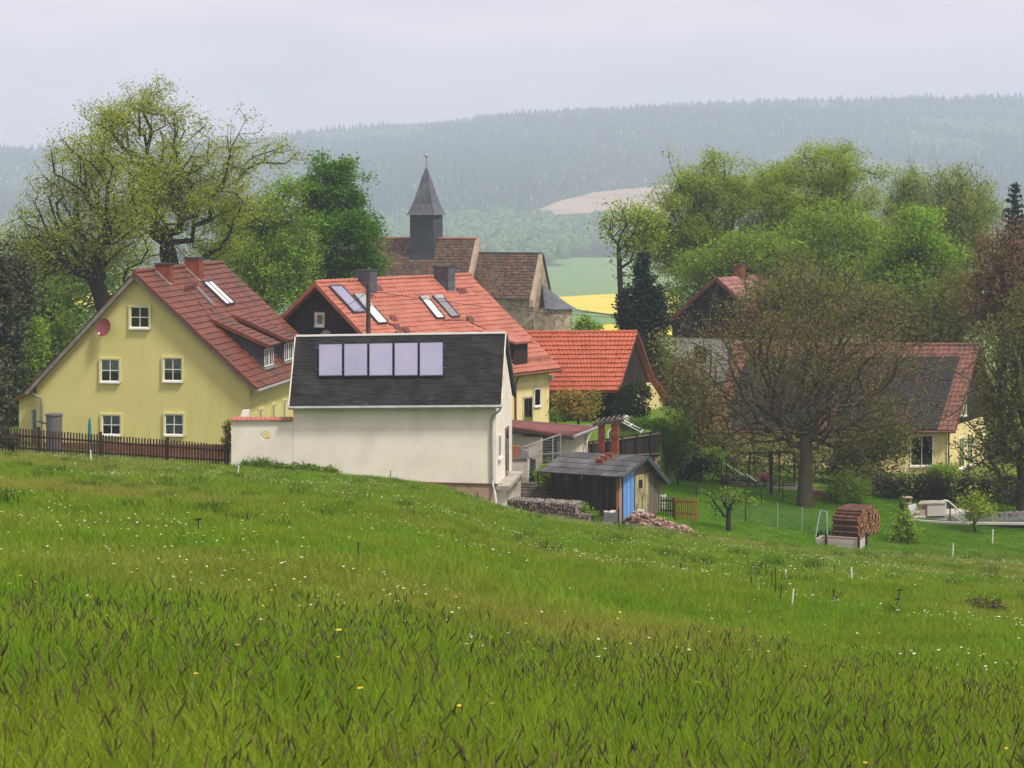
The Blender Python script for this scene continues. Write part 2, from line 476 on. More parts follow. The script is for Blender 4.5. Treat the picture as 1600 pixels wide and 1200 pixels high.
def gz(X, Y):
    X = np.asarray(X, float); Y = np.asarray(Y, float)
    Yc = np.clip(Y, 6.0, 98.0)
    px = CX + F * X / np.maximum(Y, 6.0)
    g95 = np.interp(px, _GX, _GY)
    z = -1.65 * (1 - Yc / 95.0) - (g95 - HY) * Yc / F
    z = z - 0.10 * np.minimum(Y - 6.0, 0)
    und = 0.10 * np.sin(X * 0.55 + 0.3 * np.sin(Y * 0.21)) * np.sin(Y * 0.33 + 1.0) + 0.05 * np.sin(X * 1.3 + 2.0) * np.sin(Y * 0.9)
    z = z + und * np.clip((Y - 8) / 20, 0, 1) * np.clip((92 - Y) / 15, 0, 1)
    # far valley and wooded ridge
    rp_ = np.interp(px, _RX, _RY)
    ridge = (HY - rp_) * 3800.0 / F
    f = np.interp(Y, _FY[:10], _FZ[:10])
    t = np.clip((Y - 1700) / 2100.0, 0, 1)
    s = t * t * (3 - 2 * t)
    hill = -45 + (ridge + 45) * (0.55 * s + 0.45 * t ** 1.3)
    hill = hill + 9 * np.sin(X * 0.006 + Y * 0.002) * np.sin(Y * 0.004 + 0.7) * np.clip(t * (1 - t) * 4, 0, 1)
    f = np.where(Y > 1700, hill, f)
    f = np.where(Y > 3800, ridge - (Y - 3800) * 0.12, f)
    b = np.clip((Y - 140) / 60.0, 0, 1); b = b * b * (3 - 2 * b)
    return z * (1 - b) + f * b


def G(px, Y):                           # ground point in the direction of a photo column
    X = (px - CX) * Y / F
    return np.array([X, Y, float(gz(X, Y))])


def grid(name, xs, ys, fan=False, dz=0.0):
    A, B = np.meshgrid(xs, ys)
    X = A * B if fan else A
    Z = gz(X, B) + dz
    V = np.stack([X, B, Z], -1).reshape(-1, 3)
    nx, ny = len(xs), len(ys)
    i = np.arange(ny - 1)[:, None] * nx + np.arange(nx - 1)[None]
    return mesh_arr(name, V, np.stack([i, i + 1, i + nx + 1, i + nx], -1).reshape(-1, 4))


M_GROUND = mat('meadow_soil_green', (0.090, 0.145, 0.020), (0.115, 0.165, 0.026), 0.25, 0.95, 0.05, 0.5, 6, world_pos=True,
               c3=(0.085, 0.12, 0.024), scale3=0.09)
M_VALLEY = mat('valley_field_green', (0.125, 0.215, 0.065), (0.145, 0.23, 0.075), 0.01, 0.95, 0.05, world_pos=True, stretch=(1, 0.3, 1))
M_FLOOR = mat('forest_floor', (0.028, 0.046, 0.020), (0.04, 0.06, 0.022), 0.02, 0.95, 0.05, world_pos=True)
M_RAPE = mat('rapeseed_bloom', (0.62, 0.50, 0.045), (0.54, 0.46, 0.05), 0.02, 0.95, 0.05, world_pos=True)
M_SAND = mat('quarry_sand', (0.42, 0.29, 0.20), (0.34, 0.24, 0.17), 0.012, 0.95, 0.05, world_pos=True, c3=(0.22, 0.19, 0.13), scale3=0.02)
M_LAWN = mat('lawn', (0.085, 0.165, 0.018), (0.105, 0.18, 0.022), 0.4, 0.95, 0.05, 0.5, 8, world_pos=True)

xs = np.concatenate([np.arange(-160, -42, 4.0), np.arange(-42, 42, 0.7), np.arange(42, 161, 4.0)])
ys = np.concatenate([np.arange(-60, 4, 4.0), np.arange(4, 130, 0.8), np.arange(130, 216, 3.0), [216.0]])
tag(link('meadow', grid('meadow', xs, ys), M_GROUND), 'green sloping meadow running down to the village houses', kind='structure')
sl = np.concatenate([np.linspace(-0.72, -0.26, 40), np.linspace(-0.255, 0.255, 170), np.linspace(0.26, 0.72, 40)])
fy = 216.0 * (1700 / 216.0) ** np.linspace(0, 1, 70)
tag(link('valley', grid('valley', sl, fy, True), M_VALLEY), 'pale green valley fields beyond the village', kind='structure')
fy2 = np.concatenate([np.linspace(1700, 3800, 130), np.linspace(3830, 4300, 12)])
tag(link('hill', grid('hill', sl, fy2, True), M_FLOOR), 'long wooded hill closing the valley', kind='structure')


def Yof(px, py, lo=200, hi=3700):       # depth at which the far terrain is seen at a photo pixel
    for Y in np.geomspace(lo, hi, 1500):
        X = (px - CX) * Y / F
        if HY - F * float(gz(X, Y)) / Y <= py: return Y
    return hi


def patch(name, label, top, bot, m, dz, n=24, rows=10, lo=200):
    """sheet on the far terrain between two pixel polylines (each: list of px, py)"""
    pxs = np.linspace(top[0][0], top[-1][0], n)
    t = np.interp(pxs, [q[0] for q in top], [q[1] for q in top])
    b = np.interp(pxs, [q[0] for q in bot], [q[1] for q in bot])
    V = []
    for k, p in enumerate(pxs):
        y0, y1 = Yof(p, b[k], lo), Yof(p, t[k], lo)
        for r in range(rows + 1):
            Y = y0 + (y1 - y0) * r / rows
            g = G(p, Y); V.append((g[0], g[1], g[2] + dz))
    i = np.arange(n - 1)[:, None] * (rows + 1) + np.arange(rows)[None]
    Q = np.stack([i, i + rows + 1, i + rows + 2, i + 1], -1).reshape(-1, 4)
    return tag(link(name, mesh_arr(name, V, Q), m), label, kind='structure')


patch('rapeseed_field', 'bright yellow rapeseed field behind the church apse', [(860, 466), (985, 459), (1062, 457)], [(860, 472), (905, 486), (960, 494), (1062, 497)], M_RAPE, 0.4)
patch('rapeseed_field', 'lower strip of yellow rapeseed nearer the village', [(925, 514), (960, 508), (1062, 504)], [(925, 522), (1062, 528)], M_RAPE, 0.4)
patch('rapeseed_field', 'yellow rapeseed field glimpsed through the trees on the left', [(-120, 462), (330, 457)], [(-120, 486), (330, 480)], M_RAPE, 0.4)
quarry_top = [(826, 337), (870, 318), (930, 303), (1000, 296), (1045, 292), (1085, 288), (1110, 292)]
quarry_bot = [(826, 341), (870, 338), (930, 336), (1000, 338), (1060, 340), (1110, 338)]
patch('quarry', 'bare sandy quarry face cut into the wooded hill', quarry_top, quarry_bot, M_SAND, 2.0, 40, 14, 1750)


# ------------------------------------------------------------------ scattering with geometry nodes
def scatter(name, pts, rot, scl, kid, protos, label):
    me = bpy.data.meshes.new(name)
    me.vertices.add(len(pts)); me.vertices.foreach_set('co', np.asarray(pts, np.float32).ravel())
    a = me.attributes.new('rotv', 'FLOAT_VECTOR', 'POINT'); a.data.foreach_set('vector', np.asarray(rot, np.float32).ravel())
    a = me.attributes.new('sclv', 'FLOAT_VECTOR', 'POINT'); a.data.foreach_set('vector', np.asarray(scl, np.float32).ravel())
    a = me.attributes.new('kid', 'INT', 'POINT'); a.data.foreach_set('value', np.asarray(kid, np.int32))
    o = bpy.data.objects.new(name, me); COL.objects.link(o)
    tag(o, label, kind='stuff')
    ng = bpy.data.node_groups.new(name, 'GeometryNodeTree')
    ng.interface.new_socket('Geometry', in_out='INPUT', socket_type='NodeSocketGeometry')
    ng.interface.new_socket('Geometry', in_out='OUTPUT', socket_type='NodeSocketGeometry')
    N, L = ng.nodes, ng.links
    gi = N.new('NodeGroupInput'); go = N.new('NodeGroupOutput'); jn = N.new('GeometryNodeJoinGeometry')

    def attr(nm, t):
        q = N.new('GeometryNodeInputNamedAttribute'); q.data_type = t; q.inputs['Name'].default_value = nm
        return [s for s in q.outputs if s.enabled and s.name == 'Attribute'][0]
    ar, as_, ak = attr('rotv', 'FLOAT_VECTOR'), attr('sclv', 'FLOAT_VECTOR'), attr('kid', 'INT')
    for k, pr in enumerate(protos):
        oi = N.new('GeometryNodeObjectInfo'); oi.inputs['Object'].default_value = pr; oi.inputs['As Instance'].default_value = True
        cp = N.new('FunctionNodeCompare'); cp.data_type = 'INT'; cp.operation = 'EQUAL'
        ins = [s for s in cp.inputs if s.enabled]
        L.new(ak, ins[0]); ins[1].default_value = k
        ip = N.new('GeometryNodeInstanceOnPoints')
        L.new(gi.outputs[0], ip.inputs['Points']); L.new(cp.outputs[0], ip.inputs['Selection'])
        L.new(oi.outputs['Geometry'], ip.inputs['Instance']); L.new(ar, ip.inputs['Rotation']); L.new(as_, ip.inputs['Scale'])
        L.new(ip.outputs[0], jn.inputs[0])
    L.new(jn.outputs[0], go.inputs[0])
    md = o.modifiers.new('scatter', 'NODES'); md.node_group = ng
    return o


def proto(name, me, m):
    me.materials.append(m)
    return bpy.data.objects.new(name, me)


def blades(n, rad, h0, h1, w, lean, segs=2, r=None, head=None):
    """tuft of bent, tapering blades"""
    r = r or rng
    V, Q = [], []
    for _ in range(n):
        a, d = r.uniform(0, 2 * math.pi), rad * math.sqrt(r.uniform())
        b = np.array([d * math.cos(a), d * math.sin(a), 0])
        h = r.uniform(h0, h1); th = r.uniform(0, 2 * math.pi); ln = lean * r.uniform(0.3, 1.2) * h
        dr = np.array([math.cos(th), math.sin(th), 0]); fa = r.uniform(0, 2 * math.pi)
        sd_ = np.array([math.cos(fa), math.sin(fa), 0])
        base = len(V)
        for s in range(segs + 1):
            t = s / segs
            c = b + dr * ln * t * t + np.array([0, 0, h * t * (1 - 0.18 * t)])
            ww = w * (1 - 0.85 * t)
            V += [c - sd_ * ww, c + sd_ * ww]
        for s in range(segs): Q.append([base + 2 * s, base + 2 * s + 1, base + 2 * s + 3, base + 2 * s + 2])
    return mesh_arr('tuft', V, Q)


def grassmat(name, c, c2, c3, amt=0.25):
    return mat(name, c, c2, 0.35, 0.75, 0.08, rnd='object', amt=amt, trans=0.42, world_pos=True, c3=c3, scale3=0.075, hue=0.012)


G_TALL = grassmat('tall_grass_blade', (0.165, 0.295, 0.018), (0.235, 0.320, 0.027), (0.150, 0.295, 0.018))
G_SHORT = grassmat('short_grass_blade', (0.215, 0.305, 0.028), (0.160, 0.290, 0.019), (0.285, 0.300, 0.055))
G_LAWN = grassmat('lawn_blade', (0.135, 0.33, 0.012), (0.165, 0.35, 0.016), (0.13, 0.28, 0.014))
G_HEAD = mat('grass_seed_head', (0.062, 0.050, 0.030), (0.150, 0.125, 0.060), 3.0, 0.9, 0.1, rnd='object', amt=0.45)
G_STRAW = mat('dry_grass_stem', (0.26, 0.23, 0.085), rnd='object', amt=0.3, rough=0.8)
G_YEL = mat('yellow_petal', (0.75, 0.52, 0.02), rough=0.6)
G_WHT = mat('white_petal', (0.72, 0.72, 0.52), rough=0.7)
G_DARKG = grassmat('dark_clump_blade', (0.045, 0.105, 0.012), (0.06, 0.12, 0.014), (0.05, 0.10, 0.014))

protos = []
for k in range(4): protos.append(proto('tall_tuft', blades(62, 0.15, 0.16, 0.36, 0.0030 + 0.0007 * k, 0.55, 3), G_TALL))            # 0-3
for k in range(3):                                                                                               # 4-6 stalks with heads
    m_ = MB(); r_ = np.random.default_rng(50 + k)
    for q in range(2):
        b = np.array([r_.uniform(-.08, .08), r_.uniform(-.08, .08), 0]); t = b + np.array([r_.uniform(-.14, .14), r_.uniform(-.14, .14), r_.uniform(.34, .50)])
        md_ = (b + t) / 2 + np.array([0, 0, 0.04])
        m_.mi = 0; m_.tube([b, md_, t], [0.0022, 0.002, 0.0016], 3, False)
        e = t + np.array([r_.uniform(-.03, .03), r_.uniform(-.03, .03), r_.uniform(.035, .065)])
        m_.mi = 1; m_.tube([t, t + (e - t) * .3, t + (e - t) * .7, e], [0.0014, 0.0032, 0.0030, 0.0008], 5, False)
    me_ = bpy.data.meshes.new('stalk'); me_.from_pydata(m_.v, [], m_.f)
    for mm in (G_TALL, G_HEAD): me_.materials.append(mm)
    me_.polygons.foreach_set('material_index', m_.m)
    protos.append(bpy.data.objects.new('seed_stalk', me_))


def flower(h, r, m, petals=6):
    b = MB(); b.mi = 0; b.tube([(0, 0, 0), (0.01, 0.01, h)], [0.0018, 0.0015], 3, False); b.mi = 1
    V = [(0, 0, h + 0.004)] + [(r * math.cos(i * math.pi / petals) * (1 if i % 2 else .75), r * math.sin(i * math.pi / petals) * (1 if i % 2 else .75), h + r * .35) for i in range(2 * petals)]
    b.add(V, [(0, 1 + i, 1 + (i + 1) % (2 * petals)) for i in range(2 * petals)])
    me_ = bpy.data.meshes.new('flower'); me_.from_pydata(b.v, [], b.f)
    for mm in (G_TALL, m): me_.materials.append(mm)
    me_.polygons.foreach_set('material_index', b.m)
    return bpy.data.objects.new('flower', me_)


protos.append(flower(0.42, 0.016, G_YEL))                                                                         # 7
protos.append(proto('dry_stems', blades(3, 0.1, 0.3, 0.5, 0.002, 0.9, 3), G_STRAW))                              # 8
n = 13000
Yt = np.sqrt(rng.uniform(7.5 ** 2, 21.5 ** 2, n)); pxt = rng.uniform(-170, 1770, n)
edge = np.interp(pxt, [-170, 0, 550, 1000, 1600, 1770], [15.9, 15.9, 16.8, 18.8, 19.2, 19.2]) + 0.6 * np.sin(pxt * 0.006) + 0.4 * np.sin(pxt * 0.023 + 1) + rng.normal(0, 0.6, n)
k_ = Yt < edge
Yt, pxt = Yt[k_], pxt[k_]; n = len(Yt)
Xt = (pxt - CX) * Yt / F
kid = rng.integers(0, 4, n)
u_ = rng.uniform(size=n)
hd = 0.31 + 0.10 * np.sin(Xt * 1.7 + 2 * np.sin(Yt * .9)) + 0.07 * np.sin(Xt * 4.1 + Yt * 2.3)
kid = np.where(u_ < hd, rng.integers(4, 7, n), kid); kid = np.where(u_ > 0.998, 7, kid); kid = np.where((u_ > 0.94) & (u_ < 0.998), 8, kid)
rot = np.stack([rng.normal(0, .08, n), rng.normal(0, .08, n), rng.uniform(0, 6.28, n)], -1)
sc_ = rng.uniform(0.75, 1.2, n) * np.clip(1.08 - (edge[k_] - Yt < 1.5) * 0.25, .7, 1.1)
scatter('tall_grass', np.stack([Xt, Yt, gz(Xt, Yt) - 0.01], -1), rot, np.repeat(sc_[:, None], 3, 1), kid, protos,
        'tall meadow grass with dark seed heads in the foreground')

sp = []
for k in range(4): sp.append(proto('short_tuft', blades(34, 0.22, 0.07, 0.17, 0.006, 0.5, 2), G_SHORT))              # 0-3
sp.append(proto('dark_clump', blades(60, 0.26, 0.16, 0.30, 0.008, 0.6, 2), G_DARKG))                                # 4
sp.append(flower(0.17, 0.015, G_WHT)); sp.append(flower(0.17, 0.015, G_YEL))                                       # 5 6
for k in range(2): sp.append(proto('lawn_tuft', blades(34, 0.24, 0.05, 0.13, 0.007, 0.5, 2), G_LAWN))              # 7 8
n = 84000
Yt = np.where(rng.uniform(size=n) < .16, np.sqrt(rng.uniform(14.5 ** 2, 26 ** 2, n)), np.sqrt(rng.uniform(22.5 ** 2, 100.0 ** 2, n))); pxt = rng.uniform(-130, 1730, n)
lim = np.interp(pxt, [-200, 357, 360, 925, 930, 1290, 1292, 1800], [93.5, 93.5, 91.3, 91.3, 94, 98, 100, 100])
k_ = Yt < lim
Yt, pxt = Yt[k_], pxt[k_]; n = len(Yt)
Xt = (pxt - CX) * Yt / F
kid = rng.integers(0, 4, n); u_ = rng.uniform(size=n)
fl = np.sin(Xt * 0.35 + 1) * np.sin(Yt * 0.16) + 0.6 * np.sin(Xt * 0.9 + Yt * 0.4)
kid = np.where(u_ < 0.28 * np.clip(0.35 + fl, 0.08, 1.1) * np.clip((Yt - 14) / 45, 0.06, 1), 5, kid)
kid = np.where(u_ > 0.996, 6, kid); kid = np.where((u_ > 0.990) & (u_ < 0.996) & (Yt > 38), 4, kid)
rot = np.stack([rng.normal(0, .1, n), rng.normal(0, .1, n), rng.uniform(0, 6.28, n)], -1)
sc_ = rng.uniform(0.7, 1.35, n)
scatter('short_grass', np.stack([Xt, Yt, gz(Xt, Yt) - 0.01], -1), rot, np.repeat(sc_[:, None], 3, 1), kid, sp,
        'short meadow grass with scattered white flowers on the slope')
n = 14000
Yt = np.sqrt(rng.uniform(97.5 ** 2, 119.0 ** 2, n)); pxt = rng.uniform(1000, 1700, n)
k_ = (pxt > 1045) | (Yt < 112)
Yt, pxt = Yt[k_], pxt[k_]; n = len(Yt)
Xt = (pxt - CX) * Yt / F
kid = np.where(rng.uniform(size=n) < 0.03, 5, rng.integers(7, 9, n))
rot = np.stack([rng.normal(0, .1, n), rng.normal(0, .1, n), rng.uniform(0, 6.28, n)], -1)
scatter('lawn_grass', np.stack([Xt, Yt, gz(Xt, Yt) - 0.01], -1), rot, np.repeat(rng.uniform(0.7, 1.3, n)[:, None], 3, 1), kid, sp,
        'bright green garden lawn between the log stack and the pool')

# ---- woods on the far hill
D_CON = mat('far_conifer', (0.024, 0.044, 0.024), rnd='object', amt=0.5, rough=0.95, spec=0.05)
D_DEC = mat('far_broadleaf', (0.12, 0.185, 0.05), (0.08, 0.14, 0.04), 0.2, rnd='object', amt=0.3, rough=0.95, spec=0.05, hue=0.02)


def cone_tree():
    b = MB()
    for (z0, z1, r) in ((2, 9, 3.2), (6.5, 14, 2.5), (11, 20, 1.7)):
        k = 7; a0 = rng.uniform(0, 1)
        V = [(0, 0, z1)] + [(r * rng.uniform(.7, 1.2) * math.cos(a0 + i * 6.283 / k), r * rng.uniform(.7, 1.2) * math.sin(a0 + i * 6.283 / k), z0 + rng.uniform(-.6, .6)) for i in range(k)]
        b.add(V, [(0, 1 + i, 1 + (i + 1) % k) for i in range(k)])
    me_ = bpy.data.meshes.new('far_conifer'); me_.from_pydata(b.v, [], b.f)
    return proto('far_conifer', me_, D_CON)


def puff_tree():
    b = MB()
    for _ in range(90):
        d = rng.normal(size=3); d /= np.linalg.norm(d); d[2] = abs(d[2]) * 1.0 - 0.25
        c = np.array([0, 0, 8.0]) + d * np.array([4.6, 4.6, 6.0]) * rng.uniform(.65, 1.05)
        t = np.cross(d, rng.normal(size=3)); t /= np.linalg.norm(t); s_ = np.cross(d, t)
        q = 1.5 * rng.uniform(.7, 1.3)
        b.add([c + t * q, c + s_ * q, c - t * q, c - s_ * q], [(0, 1, 2, 3)])
    me_ = bpy.data.meshes.new('far_broadleaf'); me_.from_pydata(b.v, [], b.f)
    return proto('far_broadleaf', me_, D_DEC)


fp = [cone_tree(), cone_tree(), puff_tree(), puff_tree()]
n = 75000
Yt = np.sqrt(rng.uniform(1500.0 ** 2, 3860.0 ** 2, n)); pxt = rng.uniform(-350, 1950, n)
Xt = (pxt - CX) * Yt / F; Zt = gz(Xt, Yt)
pyt = HY - F * Zt / Yt
wood = (np.sin(Xt * 0.011 + 0.7) * np.sin(Yt * 0.006 + 2) + 0.5 * np.sin(Xt * 0.027 + Yt * 0.013) + 0.5 * np.sin(Xt * .006 - Yt * .0031 + 1))
dec = (wood > 0.75) | ((Yt < 2150) & (wood > -0.9)) | (rng.uniform(size=n) < 0.16)
keep = (Yt > 1720) | ((Yt > 1560) & (wood > -0.3))
qt = np.interp(pxt, [q[0] for q in quarry_top], [q[1] for q in quarry_top], left=999, right=999)
qb = np.interp(pxt, [q[0] for q in quarry_bot], [q[1] for q in quarry_bot], left=-999, right=-999)
keep &= ~((pyt > qt) & (pyt < qb + 15 + 5 * np.sin(pxt * .08)) & (Yt > 1750))
Xt, Yt, Zt, dec = Xt[keep], Yt[keep], Zt[keep], dec[keep]; n = len(Xt)
kid = np.where(dec, rng.integers(2, 4, n), rng.integers(0, 2, n))
s_ = rng.uniform(0.7, 1.25, n)
scatter('hill_forest', np.stack([Xt, Yt, Zt - 0.3], -1), np.stack([np.zeros(n), np.zeros(n), rng.uniform(0, 6.28, n)], -1),
        np.stack([s_ * rng.uniform(.9, 1.5, n), s_ * rng.uniform(.9, 1.5, n), s_ * rng.uniform(.65, 1.2, n)], -1), kid, fp, 'hazy mixed forest covering the far hillside')

# ------------------------------------------------------------------ building helpers
UP = np.array([0, 0, 1.0])


def window(parent, O, ex, en, w, h, cols=2, rows=2, fw=0.045, trim=None, trimw=0.09, curtain=0.0, sill=True, name='window', frame=None,
           glass=None, blind=None, td=0.085):
    O = np.asarray(O, float); ex = np.asarray(ex, float); en = np.asarray(en, float)

    def bx(b, u0, u1, w0, w1, d0, d1):
        return b.hexa([O + ex * u + UP * z + en * d for z in (w0, w1) for u, d in ((u0, d0), (u1, d0), (u1, d1), (u0, d1))])
    b = MB()
    b.mi = 1; bx(b, 0, w, 0, h, 0.002, 0.006)  # near-black sheet stands for the unlit room behind the glass
    b.mi = 0
    for (a, c) in ((0, fw), (w - fw, w)): bx(b, a, c, 0, h, 0.006, 0.045)
    for (a, c) in ((0, fw), (h - fw, h)): bx(b, fw, w - fw, a, c, 0.006, 0.045)
    for k in range(1, cols): bx(b, w * k / cols - .015, w * k / cols + .015, fw, h - fw, 0.02, 0.042)
    for k in range(1, rows):
        for q in range(cols):
            u0 = fw if q == 0 else w * q / cols + .018
            u1 = w - fw if q == cols - 1 else w * (q + 1) / cols - .018
            bx(b, u0, u1, h * k / rows - .015, h * k / rows + .015, 0.02, 0.040)
    wi = b.build(name, [frame or M_WHITE, M_DARKIN], parent)
    if curtain:
        c = MB(); bx(c, fw, w - fw, h * (1 - curtain), h - fw, 0.008, 0.011)
        if curtain < 0.9:
            for k in range(7):
                u = fw + (w - 2 * fw) * (k + .5) / 7
                bx(c, u - .03, u + .03, h * (1 - curtain) - .04, h * (1 - curtain), 0.008, 0.011)
        c.build('curtain', M_CURTAIN, wi)
    for k in range(cols):
        for r in range(rows):
            u0, u1 = w * k / cols + (fw if k == 0 else .018), w * (k + 1) / cols - (fw if k == cols - 1 else .018)
            z0, z1 = h * r / rows + (fw if r == 0 else .015), h * (r + 1) / rows - (fw if r == rows - 1 else .015)
            g = MB(); bx(g, u0, u1, z0, z1, 0.026, 0.030); g.build('pane', glass or M_GLASS, wi)
    if trim is not None:
        t = MB(); e = 0.003
        bx(t, -trimw, -e, -trimw * .3, h + trimw, 0.0, td); bx(t, w + e, w + trimw, -trimw * .3, h + trimw, 0.0, td)
        bx(t, -e, w + e, h + e, h + trimw, 0.0, td)
        t.build('surround', trim, wi)
    if sill:
        s_ = MB(); bx(s_, -.04, w + .04, -.07, -.002, 0.0, td + .06); s_.build('sill', M_WHITE, wi)
    return wi


def win_px(parent, fr, v, x0, y0, x1, y1, en=None, **k):
    """window on the plane v = const of a frame, given by photo pixels"""
    a = fr.onv(x0, y1, v); b = fr.onv(x1, y1, v); t = fr.onv(x0, y0, v)
    return window(parent, fr(a[0], v, a[2]), fr.x, -fr.y if en is None else en, b[0] - a[0], t[2] - a[2], **k)


PROF = {'pan': [(0, 0.0), (0.3, 0.0), (0.55, 0.035), (0.8, 0.035), (1.0, 0.004)], 'flat': [(0, 0.0), (0.985, 0.0)],
        'step': [(0.0, 0.012), (0.5, 0.0), (1.0, 0.010)]}


def tile_geo(b, A, B, C, D, n, s0, s1, t0, t1, prof, h0=0.006, h1=0.045, lip=0.035):
    def pt(s, t): return (A * (1 - s) + B * s) * (1 - t) + (D * (1 - s) + C * s) * t
    pr = PROF[prof]; k = len(pr)
    V = [pt(s0 + (s1 - s0) * a, t0) + n * (h0 + z) for a, z in pr] + [pt(s0 + (s1 - s0) * a, t1) + n * (h1 + z) for a, z in pr] + \
        [pt(s0 + (s1 - s0) * a, t1) + n * (h1 + z * .3 - lip) for a, z in pr]
    Fc = [(i, k + i, k + i + 1, i + 1) for i in range(k - 1)] + [(k + i, 2 * k + i, 2 * k + i + 1, k + i + 1) for i in range(k - 1)]
    Fc += [(0, 2 * k, k), (k - 1, 2 * k - 1, 3 * k - 1)]
    b.add(V, Fc)


def tiles(parent, A, B, C, D, rows, cols, prof, m, single=0, m1=None, name='roof_tile', skip=None, order='s', far='tile_run', **kw):
    """A ridge start, B ridge end, C eave end, D eave start; the first `single` tiles become parts of their own"""
    A, B, C, D = [np.asarray(q, float) for q in (A, B, C, D)]
    n = np.cross(D - A, B - A); n /= np.linalg.norm(n)
    if n[2] < 0: n = -n
    run = MB(); cnt = 0
    seq = [(r, c) for c in range(cols) for r in range(rows)] if order == 's' else [(r, c) for c in range(cols - 1, -1, -1) for r in range(rows)]
    for r, c in seq:
        if skip and skip((c + .5) / cols, (r + .5) / rows): continue
        j = rng.normal(0, .006)
        if cnt < single:
            b = MB()
        else:
            b = run
        tile_geo(b, A + n * j, B + n * j, C + n * j, D + n * j, n, c / cols, (c + 1) / cols, max(0, (r - .12) / rows), (r + 1) / rows, prof, **kw)
        if cnt < single:
            b.build(name, m1 or m, parent); cnt += 1
    if run.v: run.build(far, m, parent, kind='stuff')


def gable_solid(b, fr, uL, uR, wL, wR, wtop, v0, v1, u_ap=0.0, w0=0.0):
    poly = [fr(uL, v0, w0), fr(uR, v0, w0), fr(uR, v0, wR), fr(u_ap, v0, wtop), fr(uL, v0, wL)]
    b.prism(poly, fr.y * (v1 - v0))


def boards(parent, pts_bottom, pts_top, count, m, en, t=0.025, name='board', gap=0.08, kind=None, jit=0.012):
    """vertical boards between two polylines (bottom and top); every board a mesh of its own"""
    pb = np.asarray(pts_bottom, float); pt_ = np.asarray(pts_top, float); en = np.asarray(en, float)

    def at(poly, s):
        L = np.concatenate([[0], np.cumsum(np.linalg.norm(np.diff(poly[:, :2], axis=0), axis=1))]); q = s * L[-1]
        return np.array([np.interp(q, L, poly[:, k]) for k in range(3)])
    run = MB() if kind else None
    for k in range(count):
        s0, s1 = (k + gap / 2) / count, (k + 1 - gap / 2) / count
        j = rng.uniform(0, jit)
        b = run or MB()
        a0, a1, c0, c1 = at(pb, s0), at(pb, s1), at(pt_, s0), at(pt_, s1)
        e0, e1 = en * j, en * (j + t)
        b.hexa([a0 + e0, a1 + e0, c1 + e0, c0 + e0, a0 + e1, a1 + e1, c1 + e1, c0 + e1])
        if not run: b.build(name, m, parent)
    if run: run.build(name, m, parent, kind=kind)


def chimney(parent, fr, u0, u1, v0, v1, w0, w1, m, cap=None, course=0.075, pots=0):
    b = MB(); k = max(3, int((w1 - w0) / course))
    for i in range(k):
        j = 0.006 * (i % 2) + rng.uniform(0, .004)
        b.fbox(fr, u0 - j, u1 + j, v0 - j, v1 + j, w0 + (w1 - w0) * i / k, w0 + (w1 - w0) * (i + 1) / k - .008)
    b.fbox(fr, u0 + .01, u1 - .01, v0 + .01, v1 - .01, w0, w1 - .01)
    ch = b.build('chimney', m, parent)
    if cap is not None:
        c = MB(); c.fbox(fr, u0 - .05, u1 + .05, v0 - .05, v1 + .05, w1, w1 + .06); c.build('cap', cap, ch)
    return ch


M_SKYL = mat('skylight_glass', (0.50, 0.53, 0.54), rough=0.08, spec=0.8, coat=0.5)  # pale base colour carries the sky reflected in the glass


def skylight(parent, A, B, C, D, n, frame_m=None, glass_m=None, name='skylight', cover=0.0, bars=0):
    """A B upper edge, C D lower edge"""
    A, B, C, D = [np.asarray(q, float) for q in (A, B, C, D)]
    b = MB(); fm = frame_m or M_SLATEDK
    for p, q in ((A, B), (B, C), (C, D), (D, A)):
        b.rod(p + n * .06, q + n * .06, .07, .12, up=n)
    f = b.build(name, fm, parent)
    g = MB()
    g.slab(A + n * .08, B + n * .08, C + n * .08, D + n * .08, .02); g.build('pane', glass_m or M_SKYL, f)
    if cover:
        c = MB(); E_, G_ = A + (D - A) * cover, B + (C - B) * cover
        c.slab(A + n * .16, B + n * .16, G_ + n * .12, E_ + n * .12, .03); c.build('cover', M_ZINC, f)
    for k in range(bars):
        s = (k + 1) / (bars + 1); c = MB()
        c.rod(A + (B - A) * s + n * .1, D + (C - D) * s + n * .1, .045, .04, up=n); c.build('bar', M_GREYPL, f)
    return f


# ------------------------------------------------------------------ yellow gabled house on the left
YH = Fr((-16.77, 100.0, -11.6), -8)
yh = thing('yellow_house', 'tall yellow rendered house with dark red tiled roof behind the picket fence', 'house', YH.o)
b = MB(); gable_solid(b, YH, -4.64, 5.2, 3.27, 3.45, 8.17, 0, 14.1, w0=-0.6)
b.build('wall', M_YELLOW, yh)
b = MB(); b.fbox(YH, -4.67, 5.23, -.03, 14.13, -.7, .66)
for k in range(9): b.fbox(YH, -4.68, 5.24, -.04, 0.0, -.65 + k * .145, -.65 + k * .145 + .125)
b.build('plinth', M_PLINTH, yh)
SR, SLf = 0.908, 1.056


def yR(u, v, d=0.0): return YH(u, v, 8.30 - SR * u + d)


def yL(u, v, d=0.0): return YH(u, v, 8.30 + SLf * u + d)


